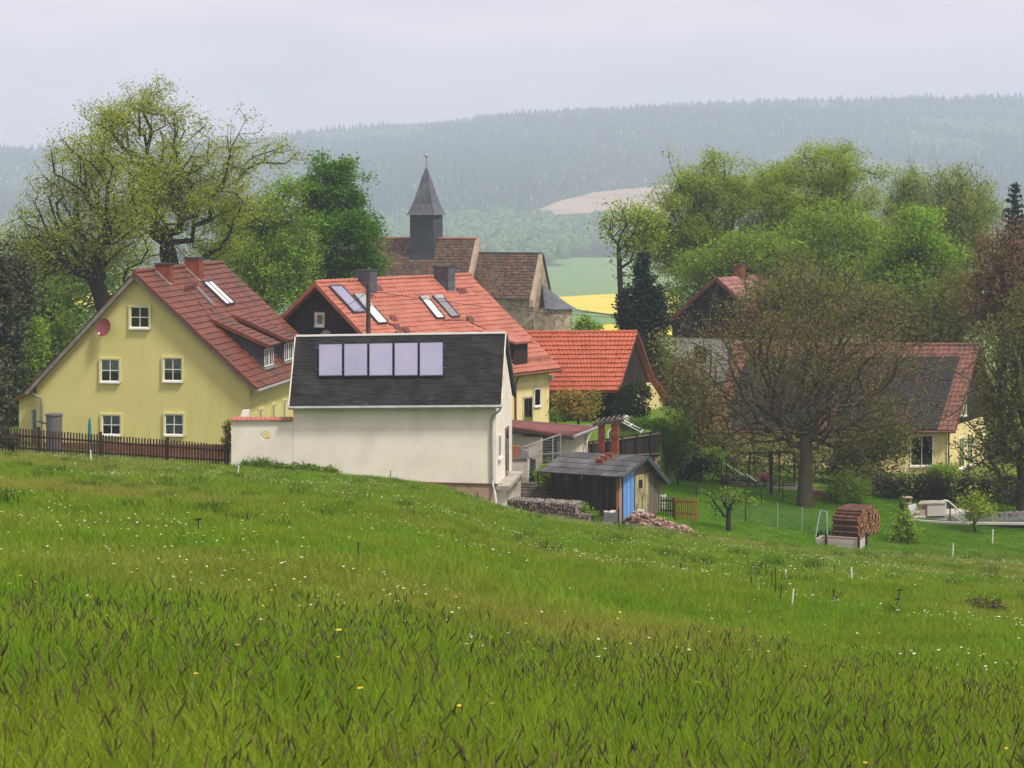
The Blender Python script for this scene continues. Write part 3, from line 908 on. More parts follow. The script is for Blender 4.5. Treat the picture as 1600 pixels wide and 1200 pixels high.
nR = np.cross(YH.x - UP * SR, YH.y); nR /= np.linalg.norm(nR)
b = MB()
b.slab(yR(0, -.32), yR(0, 14.4), yR(5.55, 14.4), yR(5.55, -.32), .16)
b.slab(yL(0, -.32), yL(0, 14.4), yL(-5.0, 14.4), yL(-5.0, -.32), .16)
rf = b.build('roof', M_ROOFRED_I, yh)
tiles(yh, yR(0, -.36), yR(0, 14.4), yR(5.62, 14.4), yR(5.62, -.36), 22, 40, 'flat', M_ROOFRED_I, single=286, m1=M_ROOFRED, h1=0.055, lip=0.05)
tiles(yh, yL(0, -.36), yL(0, 14.4), yL(-5.05, 14.4), yL(-5.05, -.36), 20, 20, 'flat', M_ROOFRED_I, far='tile_run_back')
b = MB()
for k in range(34): b.tube([YH(0, -.36 + k * .434, 8.33), YH(0, -.36 + k * .434 + .45, 8.35)], [.11, .125], 6)
b.build('ridge_tile', M_ROOFRED_I, yh, kind='stuff')
b = MB()
b.rod(yR(0, -.34, -.17), yR(5.6, -.34, -.17), .05, .16, up=nR)
b.rod(yL(0, -.34, -.17), yL(-5.0, -.34, -.17), .05, .16)
b.build('barge_board', M_ZINCDK, yh)
b = MB()
for k in range(22):                       # verge tiles
    u0, u1 = 5.6 * k / 22, 5.6 * (k + 1) / 22
    b.slab(yR(u0, -.42, .05), yR(u0, -.10, .05), yR(u1 + .03, -.10, .085), yR(u1 + .03, -.42, .085), .12)
b.build('verge_tile', M_ROOFRED_I, yh, kind='stuff')
b = MB(); b.tube([yR(5.66, -.36, -.06), yR(5.66, 14.4, -.06)], .075, 8); b.build('gutter', M_ZINC, yh)
for (x0, y0, x1, y1, cu) in ((204, 479, 234, 512, 0), (158, 561, 187, 596, .55), (256, 559, 285, 595, .62), (160, 648, 189, 679, .55), (258, 647, 287, 679, .9)):
    win_px(yh, YH, 0, x0, y0, x1, y1, trim=mat('pale_window_surround', (0.60, 0.58, 0.27), rough=.9), trimw=.075, curtain=cu)
for v in (1.5, 3.9, 6.0, 8.3):
    window(yh, YH(5.2, v, 0.75), YH.y, YH.x, .62, 1.32, 1, 1, trim=MATS['pale_window_surround'], trimw=.09, curtain=.95, sill=False)
# porch
b = MB(); b.prism([YH(-6.05, 1.6, -.6), YH(-4.66, 1.6, -.6), YH(-4.66, 1.6, 3.0), YH(-6.05, 1.6, 2.42)], YH.y * 4.5)
pc = b.build('porch', M_YELLOW, yh)
b = MB(); b.slab(YH(-4.68, 1.3, 3.18), YH(-4.68, 6.4, 3.18), YH(-6.28, 6.4, 2.45), YH(-6.28, 1.3, 2.45), .12); b.build('roof', M_ROOFRED_I, pc)
window(pc, YH(-5.45, 1.6, -.05), YH.x, -YH.y, .62, 2.05, 1, 1, trim=MATS['pale_window_surround'], trimw=.07, curtain=.97, sill=False, name='door')
b = MB(); b.tube([YH(-4.95, -.3, 3.05), YH(-4.75, -.12, 2.82), YH(-4.42, -.1, 2.62), YH(-4.36, -.1, 2.3), YH(-4.36, -.1, -.3)], .055, 8); b.build('downpipe', M_ZINCDK, yh)
chimney(yh, YH, 0.02, .72, 2.75, 3.3, 7.2, 8.58, M_BRICK, M_SLATEDK)
chimney(yh, YH, 0.0, .70, 7.6, 8.4, 7.2, 8.72, M_BRICK, M_SLATEDK)
b = MB(); b.slab(yR(-.02, 2.6, .09), yR(-.02, 2.74, .09), yR(.82, 2.74, .09), yR(.82, 2.6, .09), .04); b.slab(yR(.02, 7.4, .09), yR(.02, 7.58, .09), yR(.8, 7.58, .09), yR(.8, 7.4, .09), .04)
b.build('lead_flashing', M_ZINC, yh)
skylight(yh, yR(.88, 7.5, .04), yR(.88, 9.0, .04), yR(2.05, 8.95, .04), yR(2.05, 7.45, .04), nR, M_SLATEDK, M_WHITE, bars=1)  # white pane colour stands for the sky mirrored in the glass
b = MB()
for s in (-.14, .14): b.rod(yR(1.1, 5.9 + s, .12), yR(2.05, 5.6 + s, .12), .05, .05, up=nR)
for k in range(7): b.rod(yR(1.15 + k * .14, 5.73 - k * .045, .12), yR(1.15 + k * .14, 6.02 - k * .045, .12), .03, .03, up=nR)
b.build('roof_ladder', M_ZINC, yh)
b = MB(); b.rod(yR(1.22, 3.5, .34), yR(1.10, 5.9, .34), .05, .05, up=nR)
for k in range(9): b.rod(yR(1.21 - k * .012, 3.55 + k * .28, .04), yR(1.21 - k * .012, 3.55 + k * .28, .33), .03, .03, up=YH.y)
b.build('snow_guard', M_ROOFRED_I, yh)
for (u, v) in ((1.75, 3.9), (2.15, 4.5), (2.55, 5.0), (2.4, 3.2), (3.0, 4.1)):
    b = MB(); b.slab(yR(u, v, .16), yR(u, v + .35, .16), yR(u + .18, v + .35, .07), yR(u + .18, v, .07), .05); b.build('roof_step', M_ROOFRED, yh)
for v0, v1 in ((2.95, 5.2), (6.75, 9.0)):
    b = MB()
    b.prism([YH(2.75, v0 + .14, 5.83), YH(5.02, v0 + .14, 3.76), YH(5.02, v0 + .14, 4.80)], YH.y * .06)
    b.prism([YH(2.75, v1 - .2, 5.83), YH(5.02, v1 - .2, 3.76), YH(5.02, v1 - .2, 4.80)], YH.y * .06)
    b.fbox(YH, 4.92, 5.0, v0 + .2, v1 - .2, 3.7, 4.78)
    dm = b.build('dormer', M_SLATEDK, yh)
    q = lambda u, v, d=0: YH(u, v, 6.08 - (u - 2.55) * .44 + d)
    b = MB(); b.slab(q(2.5, v0), q(2.5, v1), q(5.3, v1), q(5.3, v0), .14); r_ = b.build('roof', M_ROOFRED_I, dm)
    run = MB(); nn = np.cross(YH.x - UP * .44, YH.y); nn /= np.linalg.norm(nn)
    for r in range(10):
        for c in range(6):
            tile_geo(run, q(2.5, v0), q(2.5, v1), q(5.34, v1), q(5.34, v0), nn, c / 6, (c + 1) / 6, max(0, r / 10 - .01), (r + 1) / 10, 'flat', h1=.05, lip=.05)
    run.build('tile_run', M_ROOFRED_I, dm, kind='stuff')
    b = MB()
    for r in range(9): b.slab(q(2.6 + r * .3, v0 - .06, .04), q(2.6 + r * .3, v0 + .2, .04), q(2.93 + r * .3, v0 + .2, .075), q(2.93 + r * .3, v0 - .06, .075), .16)
    b.build('verge_tile', M_ROOFRED_I, dm, kind='stuff')
    for k in range(2):
        window(dm, YH(5.02, v0 + .32 + k * .82, 3.88), YH.y, YH.x, .74, .82, 2, 1, sill=False)
    b = MB(); b.fbox(YH, 5.02, 5.16, v0 + .2, v1 - .2, 3.76, 3.83); b.build('sill', M_ZINC, dm)
    b = MB()
    for k in range(6):
        u = 3.0 + k * .36; b.slab(yR(u, v0 - .02, .13), yR(u, v0 + .24, .13), yR(u + .3, v0 + .10, .12), yR(u + .3, v0 - .1, .12), .08)
    b.build('stepped_tile', M_ROOFRED_I, dm, kind='stuff')

# satellite dish on the gable
dc = YH(*YH.onv(165.5, 511, 0)); dc = dc - YH.y * .35
ds = thing('satellite_dish', 'round dark red satellite dish on the yellow gable wall', 'satellite dish', dc)
dn = (-YH.y + UP * .30 - YH.x * .15); dn /= np.linalg.norm(dn)
dx = np.cross(UP, dn); dx /= np.linalg.norm(dx); dy = np.cross(dn, dx)
b = MB(); V = [dc - dn * .06]; Fc = []
for r in range(1, 5):
    for k in range(24):
        a = k * math.pi / 12; V.append(dc + (dx * .36 * math.cos(a) + dy * .41 * math.sin(a)) * r / 4 + dn * (.09 * (r / 4) ** 2 - .06))
Fc = [(0, 1 + k, 1 + (k + 1) % 24) for k in range(24)]
for r in range(3): Fc += [(1 + r * 24 + k, 1 + (r + 1) * 24 + k, 1 + (r + 1) * 24 + (k + 1) % 24, 1 + r * 24 + (k + 1) % 24) for k in range(24)]
b.add(V, Fc); b.build('reflector', M_DISHRED, ds, smooth=True)
b = MB(); lnb = dc + dn * .45 - dy * .42
b.bar(dc - dy * .40 + dn * .02, lnb, .016); b.build('arm', M_DISHRED, ds)
b = MB(); b.bar(lnb, lnb - dn * .12 + dy * .08, .04, 8); b.build('receiver', M_WHITEPL, ds)
b = MB(); b.bar(dc - dn * .05, dc + YH.y * .34, .03); b.build('bracket', M_ZINCDK, ds)

# ------------------------------------------------------------------ white shed with solar collectors
shed = thing('white_shed', 'long white shed with black shingle roof carrying five solar collectors', 'shed', (-4.8, 92, -12.6))
eL, eR = np.array([-9.12, 91.65, -8.52]), np.array([-0.45, 91.65, -8.46])
rL, rR = np.array([-9.14, 94.7, -5.84]), np.array([-0.28, 94.7, -5.70])
bL, bR = np.array([-9.12, 97.75, -8.60]), np.array([0.10, 97.75, -8.5])
b = MB()
outL = [np.array(q) for q in ((-8.99, 92, -13.4), (-8.99, 97.4, -13.4), (-8.99, 97.4, -8.5), (-9.0, 94.7, -6.0), (-8.99, 92, -8.42))]
outR = [np.array(q) for q in ((-.657, 92, -13.4), (0, 97.4, -13.4), (0, 97.4, -8.5), (-.35, 94.7, -5.95), (-.657, 92, -8.4))]
b.add(outL + outR, [(0, 1, 2, 3, 4), (9, 8, 7, 6, 5)] + [(i, 5 + i, 5 + (i + 1) % 5, (i + 1) % 5) for i in range(5)])
b.build('wall', M_WHITE_RENDER, shed)
b = MB(); b.slab(eL, eR, rR, rL, .12); b.slab(bL, bR, rR, rL, .12); b.build('roof', M_FELT, shed)
nS = np.cross(eR - eL, rL - eL); nS /= np.linalg.norm(nS)
tiles(shed, rL, rR, eR, eL, 30, 34, 'flat', M_FELT, single=0, far='shingle_run', h0=.004, h1=.02, lip=.018)
b = MB(); b.rod(rL + UP * .03 - nS * .0, rR + UP * .03, .16, .07); b.build('ridge_cap', M_WHITE, shed)
b = MB(); b.rod(eL - nS * .05 + (-.02, 0, 0), rL - nS * .05 + (-.02, 0, 0), .05, .14, up=nS); b.rod(eR - nS * .05 + (.02, 0, 0), rR - nS * .05 + (.02, 0, 0), .05, .14, up=nS)
b.build('verge_trim', M_OFFWHITE, shed)
b = MB(); b.rod(rR + (.03, .05, -.1), bR + (.03, 0, -.1), .12, .2); b.build('barge_board', M_SLATEDK, shed)
b = MB(); b.tube([eL + (-.03, -.07, -.05), eR + (.03, -.07, -.05)], .07, 8); b.build('gutter', M_ZINC, shed)
b = MB(); b.tube([eR + (-.02, -.07, -.08), eR + (-.05, -.05, -.2), (-.80, 91.9, -8.95), (-.84, 91.93, -9.1), (-.82, 91.93, -11.6), (-.72, 91.8, -12.0)], .05, 8)
b.build('downpipe', M_ZINC, shed)
b = MB(); b.bar((-.72, 91.75, -11.95), (-.62, 91.6, -12.75), .055, 8); b.build('drain_pipe', M_WHITEPL, shed)
pE = eL
for k in range(5):
    x0 = 498 + 39.4 * k; x1 = x0 + 36.6
    q = [onpl(px, py, pE + nS * .16, nS) for px, py in ((x0, 538 - k * .7), (x1, 537.3 - k * .7), (x1, 587 - k * .1), (x0, 587.6 - k * .1))]
    b = MB(); b.slab(q[0], q[1], q[2], q[3], .10); so = b.build('solar_collector', M_SOLARF, shed)
    c0 = sum(q) / 4; q2 = [c0 + (p - c0) * np.array([.955, .965, .965]) + nS * .008 for p in q]
    b = MB(); b.slab(*q2, .006); b.build('glass', M_SOLAR, so)
b = MB()
for py in (545, 578):
    b.rod(onpl(494, py, pE + nS * .05, nS), onpl(697, py - 3, pE + nS * .05, nS), .05, .05, up=nS)
b.build('mounting_rail', M_SOLARF, shed)
b = MB(); b.hexa([np.array(p) for p in ((-5.6, 91.94, -13.4), (-.60, 91.94, -13.4), (-.60, 92.3, -13.4), (-5.6, 92.3, -13.4), (-5.6, 91.94, -11.62), (-.60, 91.94, -11.75), (-.60, 92.3, -11.75), (-5.6, 92.3, -11.62))])
b.build('plinth', M_PLINTH2, shed)
b = MB(); b.rod((-5.62, 91.93, -11.61), (-.58, 91.93, -11.74), .09, .05); b.build('plinth_ledge', M_WOODBRN, shed)
gx = np.array([.657, 5.4, 0]); gx /= np.linalg.norm(gx); gn = np.array([gx[1], -gx[0], 0])
gp = np.array([-.657, 92, 0.0])
window(shed, gp + gx * .7 + UP * -10.75 , gx, gn, .75, .95, 1, 1, sill=True, curtain=.9)
window(shed, gp + gx * 3.1 + UP * -11.75, gx, gn, .95, 2.0, 1, 2, sill=False, frame=M_WOODGREY, curtain=.95, name='door')
b = MB(); b.hexa([gp + gx * s + gn * d + UP * z for z in (-11.95, -11.80) for s, d in ((-.1, .0), (5.0, .0), (5.0, .55), (-.1, .55))]); b.build('doorstep', M_CONC, shed)

# low garden wall with a round opening
gwl = thing('garden_wall', 'white garden wall with tile coping and a round opening beside the shed', 'wall', (-10.3, 92, -12))
x0, x1, z0, z1 = -11.53, -9.0, -12.3, -9.12
cx_, cz_, rr = (415 - CX) * 92 / F, (HY - 679.5) * 92 / F, .195
K = 32; V, Fc = [], []
for yy in (92.0, 92.3):
    for k in range(K):
        a = 2 * math.pi * k / K; ca, sa = math.cos(a), math.sin(a)
        V.append((cx_ + rr * ca, yy, cz_ + rr * sa))
    for k in range(K):
        a = 2 * math.pi * k / K; ca, sa = math.cos(a), math.sin(a)
        t = min(((x1 if ca > 0 else x0) - cx_) / ca if abs(ca) > 1e-6 else 1e9, ((z1 if sa > 0 else z0) - cz_) / sa if abs(sa) > 1e-6 else 1e9)
        V.append((cx_ + t * ca, yy, cz_ + t * sa))
for k in range(K):
    j = (k + 1) % K
    Fc += [(k, j, K + j, K + k), (2 * K + j, 2 * K + k, 3 * K + k, 3 * K + j), (k, 2 * K + k, 2 * K + j, j), (K + j, 3 * K + j, 3 * K + k, K + k)]
corner = [(x0, z0), (x1, z0), (x1, z1), (x0, z1)]
b = MB(); b.add(V, Fc)
for (xx, zz) in corner:                  # fill the four corners cut off by the radial mesh
    ds_ = sorted(range(K), key=lambda k: (V[K + k][0] - xx) ** 2 + (V[K + k][2] - zz) ** 2)[:2]
    for yy, o_ in ((92.0, 0), (92.3, 2 * K)): b.add([(xx, yy, zz), V[o_ + K + ds_[0]], V[o_ + K + ds_[1]]], [(0, 1, 2)])
b.build('wall', M_WHITE_RENDER, gwl)
for k in range(13):
    xa = x0 - .04 + k * .196
    c = MB(); V = []
    for yy, dz in ((91.9, 0.0), (92.15, .10), (92.4, 0.0)):
        for a in (0, .5, 1): V.append((xa + .2 * a, yy, z1 + .02 + dz + (.035 if a == .5 else 0)))
    V2 = [(p[0], p[1], p[2] - .03) for p in V]
    c.add(V + V2, [(0, 1, 4, 3), (1, 2, 5, 4), (3, 4, 7, 6), (4, 5, 8, 7), (0, 9, 10, 1), (1, 10, 11, 2), (2, 11, 14, 5), (5, 14, 17, 8), (0, 3, 12, 9), (3, 6, 15, 12)])
    c.build('coping_tile', M_SALMON, gwl)
b = MB(); b.hexa([np.array(p) for p in ((x0, 91.9, z1 - .02), (x1, 91.9, z1 - .02), (x1, 92.4, z1 - .02), (x0, 92.4, z1 - .02), (x0, 92.14, z1 + .09), (x1, 92.14, z1 + .09), (x1, 92.16, z1 + .09), (x0, 92.16, z1 + .09))])
b.build('coping_bed', M_OFFWHITE, gwl)
# white lamp-like box on the wall
t = thing('wall_lamp', 'slanted white lamp box standing on the tile coping of the garden wall', 'lamp', (-11.0, 92.5, -9.05))
b = MB(); p = P(374, 655, 92.5); b.prism([p + (0, 0, 0), p + (.38, 0, .05), p + (.40, 0, .38), p + (.12, 0, .36)], (0, .3, 0)); b.build('housing', M_WHITE, t)
b = MB(); b.prism([p + (.06, .002, -.06), p + (.33, .002, -.06), p + (.33, .002, .03), p + (.06, .002, -.01)], (0, .26, 0)); b.build('foot', M_GREYPL, t)

# ------------------------------------------------------------------ long red-roofed house
RH = Fr((-9.86, 115.0, -11.8), -34.5)
rh = thing('red_roofed_house', 'long cream house with salmon red tiled roof and dark boarded gable', 'house', RH.o)
b = MB(); gable_solid(b, RH, -5.6, 5.6, 2.85, 2.85, 7.35, 0, 12.85, w0=-1.6); b.build('wall', M_CREAM, rh)
SRh = .81


def rR_(u, v, d=0.0): return RH(u, v, 7.47 - SRh * abs(u) + d)


nH = np.cross(RH.x - UP * SRh, RH.y); nH /= np.linalg.norm(nH)
b = MB()
b.slab(rR_(0, -.35), rR_(0, 13.2), rR_(6.08, 13.2), rR_(6.08, -.35), .16); b.slab(rR_(0, -.35), rR_(0, 13.2), rR_(-6.08, 13.2), rR_(-6.08, -.35), .16)
b.build('roof', M_SALMON, rh)
tiles(rh, rR_(0, -.4), rR_(0, 13.25), rR_(6.12, 13.25), rR_(6.12, -.4), 23, 46, 'pan', M_SALMON, far='tile_run')
tiles(rh, rR_(0, -.4), rR_(0, 13.25), rR_(-6.12, 13.25), rR_(-6.12, -.4), 20, 20, 'flat', M_SALMON, far='tile_run_back')
b = MB()
for k in range(36): b.tube([RH(0, -.4 + k * .38, 7.50), RH(0, -.4 + k * .38 + .4, 7.53)], [.10, .125], 6)
b.build('ridge_tile', M_SALMON, rh, kind='stuff')
b = MB(); b.rod(rR_(0, -.4, -.06), rR_(6.12, -.4, -.06), .06, .2, up=nH); b.rod(rR_(0, -.4, -.06), rR_(-6.12, -.4, -.06), .06, .2); b.build('barge_board', M_SALMON, rh)
pb, pt_ = [], []
for u in np.linspace(-5.5, 5.5, 3): pb.append(RH(u, -.02, 2.9)); pt_.append(RH(u, -.02, 7.36 - SRh * abs(u) - .02))
boards(rh, pb, pt_, 52, M_BROWNW, -RH.y, name='cladding', kind='stuff')
win_px(rh, RH, -.06, 494, 489, 507, 509, cols=1, rows=1, fw=.09, trim=M_OFFWHITE, trimw=.05, curtain=.9)
chimney(rh, RH, -.15, .84, 3.05, 3.68, 6.2, 8.0, M_SLATE, M_SLATEDK, course=.14)
chimney(rh, RH, .02, 1.02, 9.75, 10.38, 6.2, 8.02, M_SLATE, M_SLATEDK, course=.14)
skylight(rh, rR_(1.28, 6.75, .04), rR_(1.28, 7.45, .04), rR_(2.62, 7.2, .04), rR_(2.62, 6.5, .04), nH, M_SLATEDK, M_WHITE, cover=.14)  # reflected sky put in as a white pane colour
skylight(rh, rR_(1.28, 7.95, .04), rR_(1.28, 8.75, .04), rR_(2.60, 8.6, .04), rR_(2.60, 7.8, .04), nH, M_SLATEDK, M_DISHGREY, cover=.14)
skylight(rh, rR_(.92, 1.55, .04), rR_(.92, 2.35, .04), rR_(2.66, 2.2, .04), rR_(2.66, 1.4, .04), nH, M_SLATEDK, M_WHITE, cover=.42)  # pane painted white for the sky it reflects
skylight(rh, rR_(.33, .30, .05), rR_(.33, 1.30, .05), rR_(1.95, 1.25, .05), rR_(1.95, .30, .05), nH, M_SOLARF, M_SOLAR, name='roof_collector')
b = MB()
for k in range(44): b.slab(rR_(1.12, .3 + k * .29, .13), rR_(1.12, .42 + k * .29, .13), rR_(1.2, .42 + k * .29, .06), rR_(1.2, .3 + k * .29, .06), .04)
b.rod(rR_(5.6, 8.8, .22), rR_(5.6, 13.0, .22), .06, .05, up=nH)
for k in range(5): b.rod(rR_(5.6, 8.9 + k, .03), rR_(5.6, 8.9 + k, .22), .04, .04, up=RH.y)
b.build('snow_guard', M_SALMON, rh, kind='stuff')
for (u, v) in ((.55, 3.9), (.95, 2.7), (1.0, 10.6), (1.0, 10.95), (2.9, 2.4), (3.1, 2.9), (3.3, 2.1), (2.75, 9.1), (2.4, 2.75)):
    b = MB(); b.slab(rR_(u, v, .22), rR_(u, v + .45, .22), rR_(u + .2, v + .45, .1), rR_(u + .2, v, .1), .05); b.build('roof_step', M_CORR, rh)
b = MB(); b.rod(rR_(2.75, 7.0, .08), rR_(2.85, 8.9, .08), .07, .06, up=nH); b.rod(rR_(2.85, 8.9, .08), rR_(4.1, 10.6, .08), .07, .06, up=nH); b.rod(rR_(2.7, 2.3, .08), rR_(3.6, 3.4, .08), .1, .08, up=nH)
b.build('lightning_strip', M_CORR, rh)
b = MB(); b.prism([RH(3.7, 9.3, 4.5), RH(5.7, 9.3, 2.9), RH(5.7, 9.3, 4.1)], RH.y * 1.3); dm = b.build('dormer', M_BROWNW, rh)
b = MB(); b.slab(RH(3.5, 9.1, 4.72), RH(3.5, 10.8, 4.72), RH(5.95, 10.8, 4.15), RH(5.95, 9.1, 4.15), .12); b.build('roof', M_SALMON, dm)
b = MB(); b.tube([rR_(6.16, -.4, -.07), rR_(6.16, 13.2, -.07)], .075, 8); b.build('gutter', M_WOODBRN, rh)
b = MB(); b.tube([rR_(6.12, 10.1, -.1), RH(5.8, 9.6, 2.3), RH(5.68, 9.5, 1.9), RH(5.68, 9.5, -1.5)], .055, 8); b.build('downpipe', M_WOODBRN, rh)
window(rh, RH(5.6, 11.35, .55), RH.y, RH.x, .62, .95, 1, 1, trim=M_OFFWHITE, trimw=.1, td=.04)
dr = window(rh, RH(5.6, 10.35, -1.3), RH.y, RH.x, .8, 2.35, 2, 1, trim=M_OFFWHITE, trimw=.1, sill=False, name='door', frame=M_WOODBRN, td=.04)
b = MB(); b.obox(RH(5.75, 12.85, 2.0), RH.x * .1, RH.y * .09, UP * .14); b.build('lamp', M_WHITEPL, rh)
t = thing('satellite_dish', 'grey satellite dish low on the dark boarded gable', 'satellite dish', RH(.85, -.4, 4.7))
dc = RH(.75, -.45, 4.72); dn = -RH.y + UP * .25; dn /= np.linalg.norm(dn); dx = np.cross(UP, dn); dx /= np.linalg.norm(dx); dy = np.cross(dn, dx)
b = MB(); V = [dc - dn * .08] + [dc + (dx * math.cos(k * math.pi / 10) + dy * math.sin(k * math.pi / 10)) * .38 + dn * .02 for k in range(20)]
b.add(V, [(0, 1 + k, 1 + (k + 1) % 20) for k in range(20)]); b.build('reflector', M_DISHGREY, t, smooth=True)
b = MB(); b.bar(dc, dc + RH.y * .42, .03); b.bar(dc - dy * .36, dc + dn * .4 - dy * .3, .015); b.build('bracket', M_ZINCDK, t)

# ------------------------------------------------------------------ church
CH = Fr((-3.0, 202.0, -16.0), -20)      # u along the ridge to the right, v away
ch = thing('village_church', 'old stone church with brown tiled roofs, slate spire tower and round apse', 'church', CH.o)


def gab(b, fr, u0, u1, half, weave, wtop, w0=0.0):
    b.prism([fr(u0, -half, w0), fr(u0, half, w0), fr(u0, half, weave), fr(u0, 0, wtop), fr(u0, -half, weave)], fr.x * (u1 - u0))


b = MB(); gab(b, CH, -13, 0, 3.4, 6.4, 12.2); b.build('nave_wall', M_STONEPALE, ch)
b = MB(); gab(b, CH, .002, 6.05, 2.2, 7.2, 10.93); b.build('chancel_wall', M_STONE, ch)
nf = lambda u, s, d=0: CH(u, s * 3.75, 12.33 - 3.75 * 1.68 * abs(s) + d) if True else None
b = MB(); b.slab(nf(-13.2, 0), nf(-.32, 0), nf(-.32, -1), nf(-13.2, -1), .12); b.slab(nf(-13.2, 0), nf(-.32, 0), nf(-.32, 1), nf(-13.2, 1), .12); b.build('nave_roof', M_CHTILE, ch)
tiles(ch, nf(-13.2, 0), nf(-.32, 0), nf(-.32, -1), nf(-13.2, -1), 24, 46, 'step', M_CHTILE, far='nave_tile_run')
cf = lambda u, s, d=0: CH(u, s * 2.42, 11.06 - 2.42 * 1.62 * abs(s) + d)
b = MB(); b.slab(cf(.02, 0), cf(5.75, 0), cf(5.75, -1), cf(.02, -1), .12); b.slab(cf(.02, 0), cf(6.15, 0), cf(6.15, 1), cf(.02, 1), .12); b.build('chancel_roof', M_CHTILE, ch)
tiles(ch, cf(.02, 0), cf(5.75, 0), cf(5.75, -1), cf(.02, -1), 15, 22, 'step', M_CHTILE, far='chancel_tile_run')
b = MB()
for k in range(20): b.tube([CH(-13 + k * .64, 0, 12.36), CH(-13 + k * .64 + .66, 0, 12.38)], [.10, .12], 6)
b.build('ridge_tile', M_SALMON, ch, kind='stuff')
b = MB(); b.rod(CH(6.15, 0, 11.05), CH(6.15, 2.5, 7.0), .1, .12); b.rod(CH(0, .0, 11.12), CH(6.1, 0, 11.12), .16, .1); b.rod(CH(.05, -2.45, 7.1), CH(5.8, -2.45, 7.1), .1, .1); b.build('eaves_edge', M_SLATEDK, ch)
b = MB(); b.prism([CH(5.76, 0, 11.16), CH(5.76, -2.55, 7.02), CH(5.76, -2.55, 6.4), CH(5.76, -2.2, 6.4), CH(5.76, 0, 10.6)], CH.x * .34); b.build('gable_edge', M_STONEPALE, ch)
b = MB(); b.prism([CH(-.30, 0, 12.42), CH(-.30, -3.8, 6.0), CH(-.30, -3.4, 6.0), CH(-.30, 0, 12.0)], CH.x * .34); b.prism([CH(-.30, 0, 12.42), CH(-.30, 3.8, 6.0), CH(-.30, 3.4, 6.0), CH(-.30, 0, 12.0)], CH.x * .34); b.build('nave_gable_edge', M_STONEPALE, ch)
# apse
K = 20; wl_ = [CH(6.0, -1.85, 0)] + [CH(6.95 + 1.85 * math.sin(a), -1.85 * math.cos(a), 0) for a in np.linspace(0, math.pi, K)] + [CH(6.0, 1.85, 0)]
b = MB(); b.prism(wl_, UP * 6.25); b.build('apse_wall', M_STONE, ch)
b = MB(); apx = CH(6.08, 0, 8.4)
rings = []
for f_, hh in ((1.10, 6.2), (.80, 6.72), (.5, 7.3), (.22, 7.95)):
    rings.append([CH(6.06 + (.9 + 1.85 * math.sin(a)) * f_, -1.85 * math.cos(a) * f_, hh) for a in np.linspace(0, math.pi, 15)])
for r in range(3):
    for k in range(14): b.add([rings[r][k], rings[r][k + 1], rings[r + 1][k + 1] , rings[r + 1][k]], [(0, 1, 2, 3)])
for k in range(14): b.add([rings[3][k], rings[3][k + 1], apx], [(0, 1, 2)])
b.add(rings[0], [tuple(range(15))])
b.build('apse_roof', M_SLATE, ch)
b = MB(); b.bar(rings[0][13], rings[0][13] - UP * 6, .05); b.build('downpipe', M_ZINCDK, ch)
b = MB(); b.fbox(CH, 2.2, 2.95, -2.26, -2.2, 5.6, 6.6)
for k in range(4): b.fbox(CH, 2.22, 2.93, -2.30, -2.26, 5.65 + k * .24, 5.65 + k * .24 + .15)
b.build('shutter', M_SLATEDK, ch)
# roof turret with spire
tu, tv = -5.1, 0.0
b = MB(); hs = 1.14
for k in range(22):
    j = .008 * (k % 2); b.fbox(CH, tu - hs - j, tu + hs + j, tv - hs - j, tv + hs + j, 9.2 + k * .2446, 9.2 + (k + 1) * .2446 - .01)
b.fbox(CH, tu - hs + .02, tu + hs - .02, tv - hs + .02, tv + hs - .02, 9.1, 14.56)
tw = b.build('tower', M_SLATEDK, ch)
prf = [(1.42, 14.5), (1.36, 14.58), (1.22, 14.85), (.98, 15.45), (.80, 16.05), (.62, 16.75), (.44, 17.45), (.28, 18.05), (.13, 18.55), (.035, 18.85)]
b = MB(); sub = []
for r_, z_ in prf: sub.append([CH(tu + r_ * cxx, tv + r_ * cyy, z_) for cxx, cyy in ((-1, -1), (1, -1), (1, 1), (-1, 1))])
for r in range(len(prf) - 1):
    for k in range(4):
        j = (k + 1) % 4
        m_ = max(1, int(10 * prf[r][0] / 1.4))
        for q in range(m_):
            s0, s1 = q / m_, (q + 1) / m_
            lo0, lo1 = sub[r][k] * (1 - s0) + sub[r][j] * s0, sub[r][k] * (1 - s1) + sub[r][j] * s1
            hi0, hi1 = sub[r + 1][k] * (1 - s0) + sub[r + 1][j] * s0, sub[r + 1][k] * (1 - s1) + sub[r + 1][j] * s1
            b.add([lo0, lo1, hi1, hi0], [(0, 1, 2, 3)])
b.add(sub[0], [(3, 2, 1, 0)])
spr = b.build('spire', M_SLATE, ch)
b = MB(); b.bar(CH(tu, tv, 18.8), CH(tu, tv, 19.9), .045); b.build('finial_rod', M_ZINCDK, spr)
b = MB()
sph = []
for i in range(1, 6):
    for k in range(10): sph.append(CH(tu, tv, 19.9) + .17 * np.array([math.sin(i * math.pi / 6) * math.cos(k * .6283), math.sin(i * math.pi / 6) * math.sin(k * .6283), math.cos(i * math.pi / 6)]))
top, bt = len(sph), len(sph) + 1
Fc = [(r * 10 + k, r * 10 + (k + 1) % 10, (r + 1) * 10 + (k + 1) % 10, (r + 1) * 10 + k) for r in range(4) for k in range(10)]
Fc += [(top, (k + 1) % 10, k) for k in range(10)] + [(bt, 40 + k, 40 + (k + 1) % 10) for k in range(10)]
b.add(sph + [CH(tu, tv, 20.07), CH(tu, tv, 19.73)], Fc); b.build('finial_ball', M_ZINC, spr, smooth=True)
b = MB(); b.rod(CH(tu - 1.2, -1.2, 10.32), CH(tu + 1.2, -1.2, 10.32), .06, .08); b.build('lead_flashing', M_ZINC, ch)

